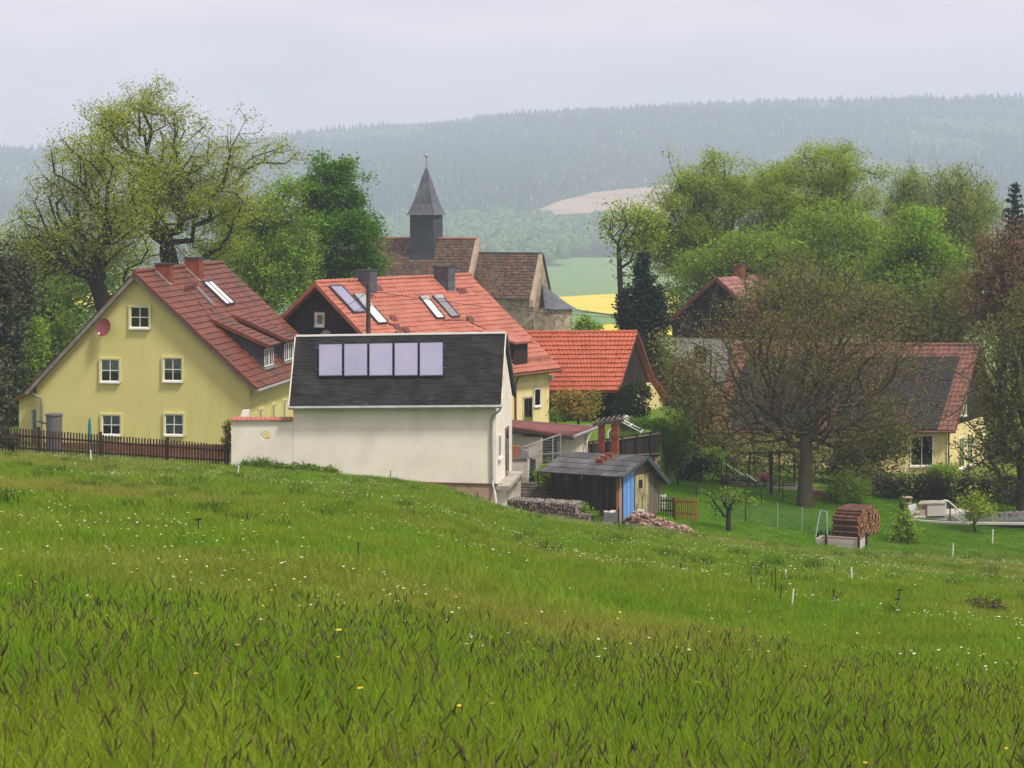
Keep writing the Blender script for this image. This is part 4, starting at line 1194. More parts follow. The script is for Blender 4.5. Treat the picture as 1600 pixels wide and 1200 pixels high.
# ------------------------------------------------------------------ barn with orange roof
BN = Fr((5.80, 123.0, -12.4), 0, -20.5)
bn = thing('orange_roofed_barn', 'open barn with bright orange tile roof and dark boarded gable', 'barn', (3.5, 126, -12.4))
A0, A1 = np.array([-.6, 127, -7.66]), np.array([7.08, 127, -7.62])
C1, C0 = np.array([5.85, 123, -10.58]), np.array([1.75, 123, -10.6])
E1, E0 = np.array([8.2, 130.5, -10.44]), np.array([.5, 130.5, -10.44])
G1, G0 = np.array([9.6, 133.2, -12.2]), np.array([1.5, 133.2, -12.2])
b = MB(); b.slab(A0, A1, C1, C0, .14); b.slab(A0, A1, E1, E0, .14); b.slab(E0, E1, G1, G0, .14); b.build('roof', M_ORANGE, bn)
tiles(bn, A0, A1, C1, C0, 13, 30, 'pan', M_ORANGE, single=299, m1=M_ORANGE_O, order='r', h1=.085, lip=.08)
b = MB()
for k in range(24): b.tube([A0 + (A1 - A0) * k / 24 + UP * .04, A0 + (A1 - A0) * (k + 1.05) / 24 + UP * .06], [.10, .12], 6)
b.build('ridge_tile', M_ORANGE, bn, kind='stuff')
b = MB(); b.rod(A1 + UP * -.02, E1 + UP * -.02, .16, .2); b.rod(E1 + UP * -.02, G1 + UP * -.02, .16, .2); b.rod(A1 + UP * -.06, C1 + UP * -.06, .06, .14); b.build('barge_board', M_CORR, bn)
ins = np.array([-.28, 0, 0])
gn = np.cross(np.array([.302, .953, 0]), UP)
boards(bn, [np.array([5.62, 123.1, -10.72]), np.array([7.9, 130.3, -10.6])], [C1 + ins + UP * -.12 + (0, .1, 0), A1 + ins + UP * -.2, E1 + ins + UP * -.2], 34, M_BROWNW, gn, name='cladding', kind='stuff')
b = MB(); b.hexa([np.array(p) for p in ((1.6, 123.3, -10.9), (5.6, 123.3, -10.9), (7.4, 129.8, -10.9), (2.3, 129.8, -10.9), (1.6, 123.3, -10.7), (5.6, 123.3, -10.7), (7.4, 129.8, -10.7), (2.3, 129.8, -10.7))]); b.build('loft_floor', M_BROWNW, bn)
b = MB(); b.hexa([np.array(p) for p in ((1.6, 126.0, -13.6), (6.5, 126.0, -13.6), (8.9, 133.0, -13.6), (1.9, 133.0, -13.6), (1.6, 126.0, -10.9), (6.5, 126.0, -10.9), (7.6, 130.0, -10.9), (1.9, 130.0, -10.9))]); b.build('back_room', M_BROWNW, bn)
b = MB(); b.prism([np.array([7.0, 127.3, -13.8]), np.array([9.1, 133.0, -13.8]), np.array([9.1, 133.0, -12.2]), np.array([8.05, 130.0, -10.7]), np.array([7.0, 127.3, -10.7])], (-.3, 0, 0)); b.build('wall', M_CREAM, bn)
for (x, y) in ((5.6, 123.2), (4.3, 123.2), (2.9, 123.2), (6.4, 125.6)):
    b = MB(); b.obox((x, y, -11.9), np.array([.09, 0, 0]), np.array([0, .09, 0]), UP * 1.25); b.build('post', M_BROWNW, bn)
b = MB()
for k in range(7):
    z = -12.9 + k * .3; b.rod((5.6, 123.3, z), (6.0, 124.4, z + .5), .03, .03); b.rod((5.6, 123.3, z + .5), (6.0, 124.4, z), .03, .03)
b.build('lattice', M_WOODDK, bn)

# ------------------------------------------------------------------ solar-roofed house on the right
H3 = Fr((25.04, 127.0, -16.2), 0, -28)
h3 = thing('solar_roofed_house', 'cream house on the right with black solar panels framed by red tiles', 'house', (19, 129, -16.2))
rE, rS = np.array([27.3, 131.0, -8.6]), np.array([12.91, 131.0, -8.6])
fE, fS = np.array([25.04, 126.9, -13.15]), np.array([11.4, 126.9, -13.15])
kE, kS = np.array([29.3, 135.0, -13.15]), np.array([13.9, 135, -13.15])
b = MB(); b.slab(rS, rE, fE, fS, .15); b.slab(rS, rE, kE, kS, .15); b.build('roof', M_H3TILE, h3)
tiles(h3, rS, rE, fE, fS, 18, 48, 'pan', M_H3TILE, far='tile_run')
b = MB()
for k in range(38): b.tube([rS + (rE - rS) * k / 38 + UP * .04, rS + (rE - rS) * (k + 1.05) / 38 + UP * .06], [.10, .12], 6)
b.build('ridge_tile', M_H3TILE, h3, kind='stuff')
b = MB()
o1 = [np.array(p) for p in ((11.8, 127.4, -17.4), (24.75, 127.4, -17.4), (28.4, 134.3, -17.4), (14.0, 134.3, -17.4))]
b.hexa(o1 + [p + UP * 4.35 for p in o1]); b.build('wall', M_CREAM, h3)
b = MB(); b.prism([np.array([24.72, 127.3, -13.1]), np.array([28.35, 134.4, -13.1]), np.array([26.75, 131.0, -8.85])], (-.3, 0, 0)); b.build('gable_cladding', M_BROWNW, h3)
nP = np.cross(rE - rS, fS - rS); nP /= np.linalg.norm(nP)
if nP[2] < 0: nP = -nP


def h3p(px, py, d): return onpl(px, py, rS + nP * d, nP)


for r in range(3):
    for c in range(12):
        if r == 2 and c in (5,): continue
        s0, s1 = c / 12 + .003, (c + 1) / 12 - .003; t0, t1 = r / 3 + .006, (r + 1) / 3 - .006
        def q(s, t):
            L_ = 1167 + (1127 - 1167) * t; R_ = 1502 + (1466 - 1502) * t; return h3p(L_ + (R_ - L_) * s, 556 + (671 - 556) * t, .12)
        b = MB(); b.slab(q(s0, t0), q(s1, t0), q(s1, t1), q(s0, t1), .04); b.build('solar_panel', M_PV, h3)
b = MB(); b.tube([fS + (0, -.06, -.08), fE + (0, -.06, -.08)], .07, 8); b.build('gutter', M_CORR, h3)
b = MB(); b.rod(rE + (.03, 0, -.1), kE + (.03, 0, -.1), .1, .2); b.rod(rE + (.03, 0, -.1), fE + (.03, 0, -.1), .06, .2); b.build('barge_board', M_CORR, h3)
w0 = P(1422, 728, 127.4); window(h3, w0, np.array([1.0, 0, 0]), np.array([0, -1.0, 0]), 1.32, 1.75, 2, 1, fw=.06, sill=True, frame=M_WHITE)
w0 = P(1300, 728, 127.4); window(h3, w0, np.array([1.0, 0, 0]), np.array([0, -1.0, 0]), 1.3, 1.5, 2, 1, sill=True)
gx3 = np.array([3.65, 6.9, 0]); gx3 /= np.linalg.norm(gx3); gn3 = np.array([gx3[1], -gx3[0], 0])
for s in (2.2, 3.9): window(h3, np.array([24.75, 127.4, -15.6]) + gx3 * s, gx3, gn3, 1.05, 1.75, 2, 1, sill=True, curtain=.6)
window(h3, np.array([24.72, 127.3, -12.6]) + gx3 * 2.6 + gn3 * .01, gx3, gn3, 1.1, 1.2, 2, 1, sill=True)
b = MB(); b.bar((24.82, 127.3, -13.2), (24.82, 127.3, -17), .05); b.build('downpipe', M_WOODBRN, h3)

# ------------------------------------------------------------------ white house with a maroon roof behind the trees
H4 = Fr(P(1122, 640, 150), -28)
h4 = thing('white_house', 'white two storey house with maroon roof half hidden behind bare branches', 'house', H4.o)
wa = (640 - 434) * 150 / F; wb = (640 - 500) * 150 / F
b = MB(); gable_solid(b, H4, -3.3, 3.9, wb, wb - .5, wa - .12, 0, 10, w0=-2); b.build('wall', mat('bright_white_render', (0.66, 0.66, 0.65), (0.58, 0.58, 0.57), 1.0), h4)
b = MB(); sL_, sR_ = (wa - wb) / 3.3, (wa - wb + .5) / 3.9
fL = lambda u, v: H4(u, v, wa + sL_ * u); fR = lambda u, v: H4(u, v, wa - sR_ * u)
b.slab(fL(0, -.4), fL(0, 10.3), fL(-3.7, 10.3), fL(-3.7, -.4), .16); b.slab(fR(0, -.4), fR(0, 10.3), fR(4.4, 10.3), fR(4.4, -.4), .16); b.build('roof', M_MAROON, h4)
tiles(h4, fR(0, -.4), fR(0, 10.3), fR(4.4, 10.3), fR(4.4, -.4), 15, 28, 'pan', M_MAROON)
b = MB(); b.rod(fL(0, -.42), fL(-3.7, -.42), .08, .2); b.rod(fR(0, -.42), fR(4.4, -.42), .08, .2); b.build('barge_board', M_CORR, h4)
boards(h4, [H4(-3.35, -.02, 4.75), H4(0, -.02, 4.75), H4(3.95, -.02, 4.75)], [H4(-3.35, -.02, wb - .1), H4(0, -.02, wa - .15), H4(3.95, -.02, wb - .62)], 36, M_BROWNW, -H4.y, name='cladding', kind='stuff')
chimney(h4, H4, -.3, .3, 3.4, 4.2, wa - .8, wa + .75, M_BRICK, M_SLATEDK)
for u in (-1.75, .9): window(h4, H4(u, 0, 3.05), H4.x, -H4.y, .9, 1.15, 2, 1, fw=.05, frame=M_WOODDK)
for u in (-1.75, .9): window(h4, H4(u, 0, .6), H4.x, -H4.y, .9, 1.15, 2, 1, fw=.05, frame=M_WOODDK)

# ------------------------------------------------------------------ smaller structures and garden things
def Yg(px, py, lo=8.0, hi=135.0):
    for Y in np.linspace(lo, hi, 2600):
        if HY - F * float(gz((px - CX) * Y / F, Y)) / Y <= py: return Y
    return hi


def Gp(px, py): return G(px, Yg(px, py))


def inst(name, me, parent, M, m=None):
    o = bpy.data.objects.new(name, me); COL.objects.link(o); o.parent = parent
    if parent is not None:
        t = Matrix.Translation(Vector([float(c) for c in -off(parent)])); M = t @ M
    o.matrix_local = M
    return o


def M4(ax, ay, az, c):
    return Matrix(((ax[0], ay[0], az[0], c[0]), (ax[1], ay[1], az[1], c[1]), (ax[2], ay[2], az[2], c[2]), (0, 0, 0, 1)))


# ---- raised garden terrace behind the board fence
b = MB(); poly = [(3.2, 110.2), (7.42, 112.0), (9.3, 118), (10.6, 141), (-3, 141), (-3, 113)]
b.prism([np.array([x, y, -15.5]) for x, y in poly], (0, 0, 3.2))
tag(b.build('garden_terrace', M_LAWN), 'raised lawn terrace in front of the barn', kind='structure')

# ---- picket fence by the meadow
pf = thing('picket_fence', 'long dark brown picket fence in front of the yellow house', 'fence', G(180, 94))
fpx = lambda s: -40 + s * (358 + 40)
def fpt(s, d=0.0):
    px = fpx(s); Y = 95.2 - 2.6 * s + d
    return px, Y
for k in range(86):
    s = (k + .5) / 86; px, Y = fpt(s)
    yt = np.interp(px, [-40, 0, 358], [664, 667, 695.5]) + rng.uniform(-.6, .6); yb = np.interp(px, [-40, 0, 358], [704, 706, 726])
    a, c = P(px, yb, Y), P(px + rng.uniform(-.35, .35), yt, Y)
    b = MB(); w = .034
    b.hexa([a + (-w, -.012, 0), a + (w, -.012, 0), a + (w, .012, 0), a + (-w, .012, 0), c + (-w, -.012, -.02), c + (w, -.012, -.02), c + (w, .012, .01), c + (-w, .012, .01)])
    b.build('picket', M_PICKET, pf)
for fr_ in (.30, .80):
    b = MB(); pts = []
    for s in np.linspace(0, 1, 9):
        px, Y = fpt(s, .05); yt = np.interp(px, [-40, 0, 358], [664, 667, 695.5]); yb = np.interp(px, [-40, 0, 358], [704, 706, 726]); pts.append(P(px, yt + (yb - yt) * fr_, Y))
    for p, q in zip(pts[:-1], pts[1:]): b.rod(p, q, .04, .075)
    b.build('rail', M_PICKET, pf)
for px in (-20, 60, 157, 262, 356):
    s = (px + 40) / 398; _, Y = fpt(s, .13); yt = np.interp(px, [-40, 0, 358], [664, 667, 695.5])
    b = MB(); t = P(px, yt - 1, Y); g = G(px, Y); b.obox((t + g) / 2, np.array([.06, 0, 0]), np.array([0, .06, 0]), UP * (t[2] - g[2]) / 2 + UP * .1); b.build('post', M_PICKET, pf)

# ---- rain barrel, parasol
c = P(84.5, 700, 98.9); c[2] = -11.7
rb = thing('rain_barrel', 'grey plastic rain barrel at the corner of the yellow house', 'barrel', c)
b = MB(); b.tube([c, c + UP * .6, c + UP * 2.0, c + UP * 2.12], [.30, .33, .36, .36], 20); b.build('body', M_GREYPL, rb, smooth=False)
b = MB(); b.tube([c + UP * 2.125, c + UP * 2.19, c + UP * 2.22], [.40, .40, .3], 20); b.build('lid', M_GREYPL, rb)
b = MB(); b.bar(c + (-.34, 0, 1.75), c + (-.85, .6, 1.8), .035); b.build('inlet_hose', M_BLACK, rb)
c = G(141, 95.9); t = P(140, 654, 95.9)
tp = thing('closed_parasol', 'closed teal parasol standing behind the picket fence', 'parasol', c)
b = MB(); b.bar(c - UP * .1, t + UP * .02, .025, 8); b.build('pole', M_TEAL, tp)
b = MB(); b.tube([t, t - UP * .25, t - UP * .95, t - UP * 1.05], [.035, .07, .085, .05], 10); b.build('canopy', M_TEAL, tp)

# ---- lean-to behind the shed
lt = thing('lean_to_shed', 'low lean-to with oxide red sheet roof behind the white shed', 'shed', (1.6, 104, -13.5))
FL, FR_, BR, BL = P(790, 665, 101), P(895, 681.5, 103.2), P(934, 667.5, 108.5), P(790, 655, 106.5)
b = MB(); b.slab(FL, FR_, BR, BL, .10); b.build('roof', M_CORR, lt)
b = MB()
for k in range(44):
    s0, s1 = (k + .15) / 44, (k + .62) / 44
    b.slab(FL + (FR_ - FL) * s0 + UP * .03, FL + (FR_ - FL) * s1 + UP * .03, BL + (BR - BL) * s1 + UP * .03, BL + (BR - BL) * s0 + UP * .03, .026)
b.build('corrugation', M_CORR, lt, kind='stuff')
b = MB(); b.tube([FR_ + (.06, -.06, -.02), BR + (.06, 0, -.0)], .075, 8); b.rod(BR + (-2.2, 0, .12), BR + (.0, 0, .05), .08, .08); b.build('gutter', M_ZINC, lt)
b = MB(); b.tube([FR_ * .35 + BR * .65 + (.08, 0, -.1), FR_ * .4 + BR * .6 + (-.05, 0, -.5), P(917, 692, 106.3), P(917, 732, 106.3)], .045, 8); b.build('downpipe', M_OFFWHITE, lt)
wa_, wb_ = P(877, 740, 103.5), P(918, 740, 107.0)
b = MB(); q = [wa_, wb_, wb_ + (-.2, .05, 0), wa_ + (-.2, .05, 0)]
b.hexa([np.array([p[0], p[1], -14.4]) for p in q] + [np.array([q[0][0], q[0][1], -11.12]), np.array([q[1][0], q[1][1], -11.22]), np.array([q[2][0], q[2][1], -11.22]), np.array([q[3][0], q[3][1], -11.12])])
b.build('wall', M_OFFWHITE, lt)
b = MB(); b.hexa([np.array(p) for p in ((-.5, 107.4, -14), (3.6, 107.4, -14), (3.6, 107.6, -14), (-.5, 107.6, -14), (-.5, 107.4, -10.75), (3.6, 107.4, -11.2), (3.6, 107.6, -11.2), (-.5, 107.6, -10.75))]); b.build('back_wall', M_WOODDK, lt)  # dark tone stands in for the shade beneath the roof
b = MB(); b.rod(FL + UP * -.12, FR_ + UP * -.12, .1, .14); b.build('eaves_beam', M_WOODDK, lt)
b = MB(); p = P(838, 690, 105.5); b.obox(p, np.array([.55, 0, 0]), np.array([0, .1, 0]), UP * .35); b.build('back_panel', M_DISHRED, lt)

cw = thing('courtyard_wall', 'cream courtyard wall with a rounded hump under the lean-to roof', 'wall', P(822, 720, 102.2))
b = MB(); pl = [P(793, 735, 102.2), P(848, 735, 102.2), P(848, 683, 102.2), P(818, 682, 102.2)] + [P(807 + 11 * math.cos(a), 683 - 5 * math.sin(a), 102.2) for a in np.linspace(.1, math.pi - .1, 8)] + [P(793, 683, 102.2)]
b.prism(pl, (0, .22, 0)); b.build('wall', M_OFFWHITE, cw)
lw = thing('ledge_wall', 'short plastered wall with dark coping left of the garden gate', 'wall', P(812, 752, 100))
b = MB(); a, c = P(795, 756, 100), P(826, 718.5, 100); b.hexa([np.array(p) for p in ((a[0], 100, a[2] - .5), (c[0], 100, a[2] - .5), (c[0], 100.25, a[2] - .5), (a[0], 100.25, a[2] - .5), (a[0], 100, c[2]), (c[0], 100, c[2]), (c[0], 100.25, c[2]), (a[0], 100.25, c[2]))]); b.build('wall', M_OFFWHITE, lw)
b = MB(); b.rod((a[0] - .05, 100.12, c[2] + .03), (c[0] + .05, 100.12, c[2] + .03), .34, .06); b.build('coping', M_CONCDK, lw)
bq = thing('barbecue', 'brick garden barbecue with grey metal hood on the ledge wall', 'barbecue', P(808, 717, 100.9))
b = MB()
for k in range(8): b.obox(P(807, 716 - k * 2.6, 100.9), np.array([.17 - .01 * (k % 2), 0, 0]), np.array([0, .17, 0]), UP * .034)
b.build('brick_stack', mat('orange_brick', (0.36, 0.14, 0.07), (0.27, 0.10, 0.055), 4.0, rnd='island', amt=0.2), bq)
b = MB(); p = P(818, 716, 100.9); b.prism([p + (-.25, -.2, .05), p + (.25, -.2, .05), p + (.18, -.2, .34), p + (-.08, -.2, .42)], (0, .4, 0)); b.build('hood', M_DISHGREY, bq)
b = MB()
for dx in (-.22, .22): b.bar(p + (dx, 0, -.05), p + (dx, 0, .12), .02)
b.rod(p + (-.3, 0, .03), p + (.35, 0, .03), .4, .03); b.build('grill_shelf', M_ZINCDK, bq)

# ---- wire aviary
av = thing('wire_aviary', 'galvanised wire aviary frame standing before the lean-to', 'aviary', P(846, 740, 101.6))
tl, tr = P(814, 699, 101.3), P(876, 678.5, 102.2)
b = MB(); bl, br = P(832, 742, 101.3), P(876, 742, 102.2)
b.rod(tl, tr, .045, .045)
for s, y in ((.18, 0), (.53, 0), (.8, 0), (1.0, 0)):
    t = tl + (tr - tl) * s; b.rod(t, np.array([t[0], t[1], -14.2]), .045, .045)
mrow = lambda z: b.rod(np.array([tl[0] + .35, tl[1], z]), np.array([tr[0], tr[1], z]), .03, .03)
mrow(-11.6); mrow(-12.4)
b.build('frame', M_STEEL, av)
b = MB()
for k in range(26):
    t = tl + (tr - tl) * (.2 + .8 * k / 26); b.bar(t, np.array([t[0], t[1], -13.6]), .0035, 3)
for k in range(20): z = -11.0 - k * .13; b.bar(np.array([tl[0] + .4, tl[1], z]), np.array([tr[0], tr[1], z]), .0035, 3)
b.build('wire_mesh', M_STEEL, av)
for px in (837, 860):
    b = MB(); b.rod(P(px, 705, 102.8), P(px, 752, 102.8), .12, .12); b.build('timber_post', M_WOODDK, av)
b = MB()
for k in range(4): b.rod(P(832, 712 + k * 8, 103.0), P(874, 710 + k * 8, 103.2), .03, .14)
b.build('perch_board', M_WOODGREY, av)

gt = thing('garden_gate', 'narrow dark plank gate beside a white post above the steps', 'gate', P(832, 752, 99.6))
for k in range(3):
    b = MB(); b.rod(P(829.5 + k * 3, 753, 99.6), P(829.5 + k * 3, 716 + k, 99.6), .08, .03, up=(0, 1, 0)); b.build('board', M_WOODDK, gt)
b = MB(); b.rod(P(825.5, 760, 99.5), P(825.5, 717, 99.5), .08, .08); b.build('gate_post', M_WHITEPL, gt)

st = thing('garden_steps', 'mossy concrete steps going down beside the small shed', 'steps', P(832, 776, 97.5))
for k in range(6):
    p = P(821 + 5.2 * k, 754 + 4.8 * k, 98.6 - .3 * k)
    b = MB(); b.obox(p - UP * .1, np.array([.5 + .03 * k, -.1, 0]), np.array([.05, .24, 0]), UP * .10); b.build('step', M_CONCDK, st)
rl = thing('handrail', 'dark iron handrail slanting down over the steps', 'handrail', P(862, 758, 96.6))
b = MB(); b.bar(P(838, 737, 97.6), P(892, 768, 96.0), .03); b.build('rail', M_BLACK, rl)
for s in (.05, .5, .95):
    p = P(838, 737, 97.6) * (1 - s) + P(892, 768, 96.0) * s
    b = MB(); b.bar(p, p - UP * .85, .025); b.build('baluster', M_BLACK, rl)
lw2 = thing('ramp_wall', 'pale concrete cheek wall beside the shed doorstep', 'wall', P(800, 785, 96))
b = MB(); a, c = P(788, 790, 95.2), P(814, 786, 97.6)
b.hexa([np.array([a[0], a[1], -13.6]), np.array([c[0], c[1], -13.6]), np.array([c[0] - .2, c[1], -13.6]), np.array([a[0] - .2, a[1], -13.6]), np.array([a[0], a[1], -12.15]), np.array([c[0], c[1], -12.2]), np.array([c[0] - .2, c[1], -12.2]), np.array([a[0] - .2, a[1], -12.15])]); b.build('wall', M_OFFWHITE, lw2)
b = MB(); b.rod(np.array([a[0] - .1, a[1] - .05, -12.11]), np.array([c[0] - .1, c[1], -12.16]), .3, .07); b.build('coping', M_CONCDK, lw2)

# ---- white liquid tank in its cage
tk = thing('water_tank', 'white plastic water tank in a wire cage beside the old shed', 'tank', P(887, 790, 97.2))
TF = Fr(P(866, 790, 97.4), -22); z0_, z1_ = -13.55, -12.42
b = MB(); o_ = TF.o[2]; b.fbox(TF, .05, 1.22, .05, .9, z0_ - o_, z1_ - o_ - .04); b.build('container', M_WHITEPL, tk)
b = MB()
for k in range(7):
    u = 1.27 * k / 6; b.bar(TF(u, 0, z0_ - o_), TF(u, 0, z1_ - o_), .013, 5)
for k in range(6):
    z = z0_ - o_ + (z1_ - z0_) * k / 5; b.bar(TF(0, 0, z), TF(1.27, 0, z), .013, 5); b.bar(TF(1.27, 0, z), TF(1.27, .95, z), .013, 5)
for k in range(5): b.bar(TF(1.27, .95 * k / 4, z0_ - o_), TF(1.27, .95 * k / 4, z1_ - o_), .013, 5)
b.build('cage', M_ZINCDK, tk)
b = MB(); b.tube([TF(.6, .45, z1_ - o_ - .04), TF(.6, .45, z1_ - o_ + .05)], .12, 10); b.build('lid', M_GREYPL, tk)

# ---- old plank shed with blue door
SS = Fr((4.53, 95.0, -13.6), 56)
ss = thing('plank_shed', 'weathered plank shed with felt roof and bright blue door', 'shed', SS.o)
b = MB(); b.slab(SS(1.75, -.38, 2.52), SS(1.75, 3.8, 2.46), SS(-.32, 3.8, 1.80), SS(-.32, -.38, 1.86), .07); b.build('roof', M_FELT2, ss)
b = MB(); b.slab(SS(1.76, -.38, 2.52), SS(1.76, 3.8, 2.46), SS(3.6, 3.8, 1.2), SS(3.6, -.38, 1.22), .09); b.build('back_roof', M_FELT2, ss)
b = MB()
for k in range(4): b.slab(SS(1.75 - k * .52, -.385, 2.53 - k * .166), SS(1.75 - k * .52, 3.8, 2.475 - k * .166), SS(1.16 - k * .52, 3.8, 2.475 - k * .166 - .168), SS(1.16 - k * .52, -.385, 2.53 - k * .166 - .168), .012)
b.build('felt_strip', M_FELT2, ss)
b = MB(); b.slab(SS(-.1, .2, 1.94), SS(-.1, 3.2, 1.90), SS(-.33, 3.2, 1.835), SS(-.33, .2, 1.875), .008); b.build('roof_patch', M_ZINCDK, ss)
b = MB(); b.rod(SS(1.75, -.40, 2.46), SS(-.33, -.40, 1.80), .04, .13); b.rod(SS(1.75, -.40, 2.46), SS(3.6, -.40, 1.16), .06, .2); b.build('barge_board', M_SLATEDK, ss)
b = MB(); b.fbox(SS, .06, 3.2, .08, 3.35, -.6, 1.2); b.build('frame_core', M_DARKIN, ss)
boards(ss, [SS(0, 0, -.55), SS(0, 3.4, -.5)], [SS(0, 0, 1.88), SS(0, 3.4, 1.84)], 22, M_WOODDK, -SS.x, t=.03, jit=.03)


def roofw(u): return 2.48 - (1.75 - u) * .32 if u < 1.75 else 2.48 - (u - 1.75) * .70


def gboards(x0, x1, n, m, wbot, wtop=None, name='board', parent=ss, d=0.0):
    u0, u1 = SS.onv(x0, 770, 0)[0], SS.onv(x1, 770, 0)[0]
    for k in range(n):
        a, c = u0 + (u1 - u0) * (k + .04) / n, u0 + (u1 - u0) * (k + .96) / n; j = rng.uniform(0, .015) + d
        b = MB(); ta, tc = (roofw(a) - .08, roofw(c) - .08) if wtop is None else (wtop, wtop)
        b.hexa([SS(a, -j - .03, wbot), SS(c, -j - .03, wbot), SS(c, -j, wbot), SS(a, -j, wbot), SS(a, -j - .03, ta), SS(c, -j - .03, tc), SS(c, -j, tc), SS(a, -j, ta)])
        b.build(name, m, parent)


gboards(962, 971.3, 2, M_WOODBRN, -.5)
b = MB(); b.rod(SS(.03, -.06, -.5), SS(.03, -.06, 1.75), .1, .06, up=(0, 1, 0)); b.build('corner_post', M_STONEPALE, ss)
def door(nm, lab, x0, x1, n, m, wb, wt):
    u0, u1 = SS.onv(x0, 770, 0)[0], SS.onv(x1, 770, 0)[0]
    b = MB()
    for z in (wb + .25, wb + 1.2): b.fbox(SS, u0 + .03, u1 - .03, -.035, -.012, z, z + .1)
    d = b.build(nm, m, ss); tag(d, lab)
    gboards(x0, x1, n, m, wb, wt, 'door_board', d, .036)
    return d
door('door', 'bright blue plank door', 971.6, 988.6, 3, M_BLUE, -.12, None)
dd = door('door', 'pale green door with flaking paint', 990, 1011, 4, M_YGREEN, -.02, 1.72)
b = MB(); b.fbox(SS, SS.onv(996, 770)[0], SS.onv(1001, 770)[0], -.095, -.085, 1.15, 1.5); b.build('hatch', M_DARKIN, dd)
gboards(989, 1011, 4, M_WOODGREY, 1.74)
gboards(1011.3, 1031, 6, M_WOODGREY, -.1)
for k in range(3):
    bo = thing('loose_brick', ['uppermost', 'middle', 'lowest'][k] + ' of three red bricks lying on the felt shed roof', 'brick', SS(1.45 - k * .3, 1.35 + k * .05, 2.5 - k * .096), group='bricks on the shed roof')
    b = MB(); c = SS(1.45 - k * .3, 1.35 + k * .05, 2.50 - k * .096)
    b.obox(c, SS.y * .17, SS.x * .10, UP * .075); b.build('brick', M_BRICK, bo)

# ---- gabion wall
GB = Fr(P(790, 803, 95.7), -25)
gb = thing('gabion_wall', 'stone filled gabion wall at the top of the meadow beside the shed', 'wall', GB.o)
GB.o = np.array([GB.o[0], GB.o[1], -13.75])


def stones(b, fr, u0, u1, v0, v1, w0, w1, n, r0=.035, r1=.075, faces='ftr'):
    for _ in range(n):
        f_ = faces[rng.integers(len(faces))]
        u, v, w = rng.uniform(u0, u1), rng.uniform(v0, v1), rng.uniform(w0, w1)
        if f_ == 'f': v = v0 + rng.uniform(-.01, .05)
        if f_ == 't': w = w1 - rng.uniform(-.01, .05)
        if f_ == 'r': u = u1 - rng.uniform(-.01, .05)
        c = fr(u, v, w); R = np.linalg.qr(rng.normal(size=(3, 3)))[0] * (rng.uniform(r0, r1, 3)[None])
        V = [c + R[:, 0], c - R[:, 0], c + R[:, 1], c - R[:, 1], c + R[:, 2], c - R[:, 2]]
        b.add(V, [(0, 2, 4), (2, 1, 4), (1, 3, 4), (3, 0, 4), (2, 0, 5), (1, 2, 5), (3, 1, 5), (0, 3, 5)])


def basket(u0, u1, v0, v1, w0, w1):
    b = MB(); e = .012
    for a, c in (((u0, v0), (u1, v0)), ((u1, v0), (u1, v1)), ((u0, v1), (u1, v1)), ((u0, v0), (u0, v1))):
        for w in (w0, w1): b.bar(GB(*a, w), GB(*c, w), e, 4)
    for u, v in ((u0, v0), (u1, v0), (u1, v1)): b.bar(GB(u, v - .02, w0), GB(u, v - .02, w1), e * 1.6, 4)
    for k in range(1, 5):
        b.bar(GB(u0 + (u1 - u0) * k / 5, v0 - .02, w0), GB(u0 + (u1 - u0) * k / 5, v0 - .02, w1), .005, 3)
        b.bar(GB(u0, v0 - .02, w0 + (w1 - w0) * k / 5), GB(u1, v0 - .02, w0 + (w1 - w0) * k / 5), .005, 3)
    bk = b.build('basket', M_RUST, gb)
    b = MB(); b.fbox(GB, u0 + .03, u1 - .03, v0 + .05, v1 - .03, w0, w1 - .05); b.build('stone_core', M_GABSTONE, bk)
    b = MB(); stones(b, GB, u0, u1, v0, v1, w0, w1, 130, faces='ff'); stones(b, GB, u0, u1, v0, v1, w0, w1, 60, faces='r'); b.build('stone_fill', M_GABSTONE, bk, kind='stuff')
    b = MB(); stones(b, GB, u0, u1, v0, v1, w0, w1, 110, .025, .05, faces='t'); b.build('gravel_top', M_GABTOP, bk, kind='stuff')


for k in range(6): basket(k * .54, k * .54 + .53, 0, 1.15, -.2, .86 - .0 * k)
basket(3.25, 3.75, .12, 1.2, -.3, .42)

# ---- compost bin
c = G(953.5, 93.4)
cb = thing('compost_bin', 'grey slatted compost bin in front of the plank shed', 'compost bin', c)
cw0, cw1, h = .33, .26, .62
for k in range(5):
    z0, z1 = h * k / 5 - .05 + .008, h * (k + 1) / 5 - .05
    r0, r1 = cw0 + (cw1 - cw0) * k / 5, cw0 + (cw1 - cw0) * (k + 1) / 5
    b = MB(); b.hexa([c + (x * r0, y * r0, z0) for x, y in ((-1, -1), (1, -1), (1, 1), (-1, 1))] + [c + (x * r1, y * r1, z1) for x, y in ((-1, -1), (1, -1), (1, 1), (-1, 1))]); b.build('slat_ring', M_GREYPL, cb)
b = MB()
for k in range(8): b.obox(c + (rng.uniform(-.18, .18), rng.uniform(-.18, .18), h - .03), np.array([rng.uniform(.04, .1), .02, 0]), np.array([0, rng.uniform(.04, .09), .01]), UP * .02)
b.build('garden_waste', M_PALEPAVE, cb)
b = MB(); p = G(966.5, 93.4); b.rod(p - UP * .1, p + UP * .75, .07, .07); b.build('corner_stake', M_WOODDK, cb)

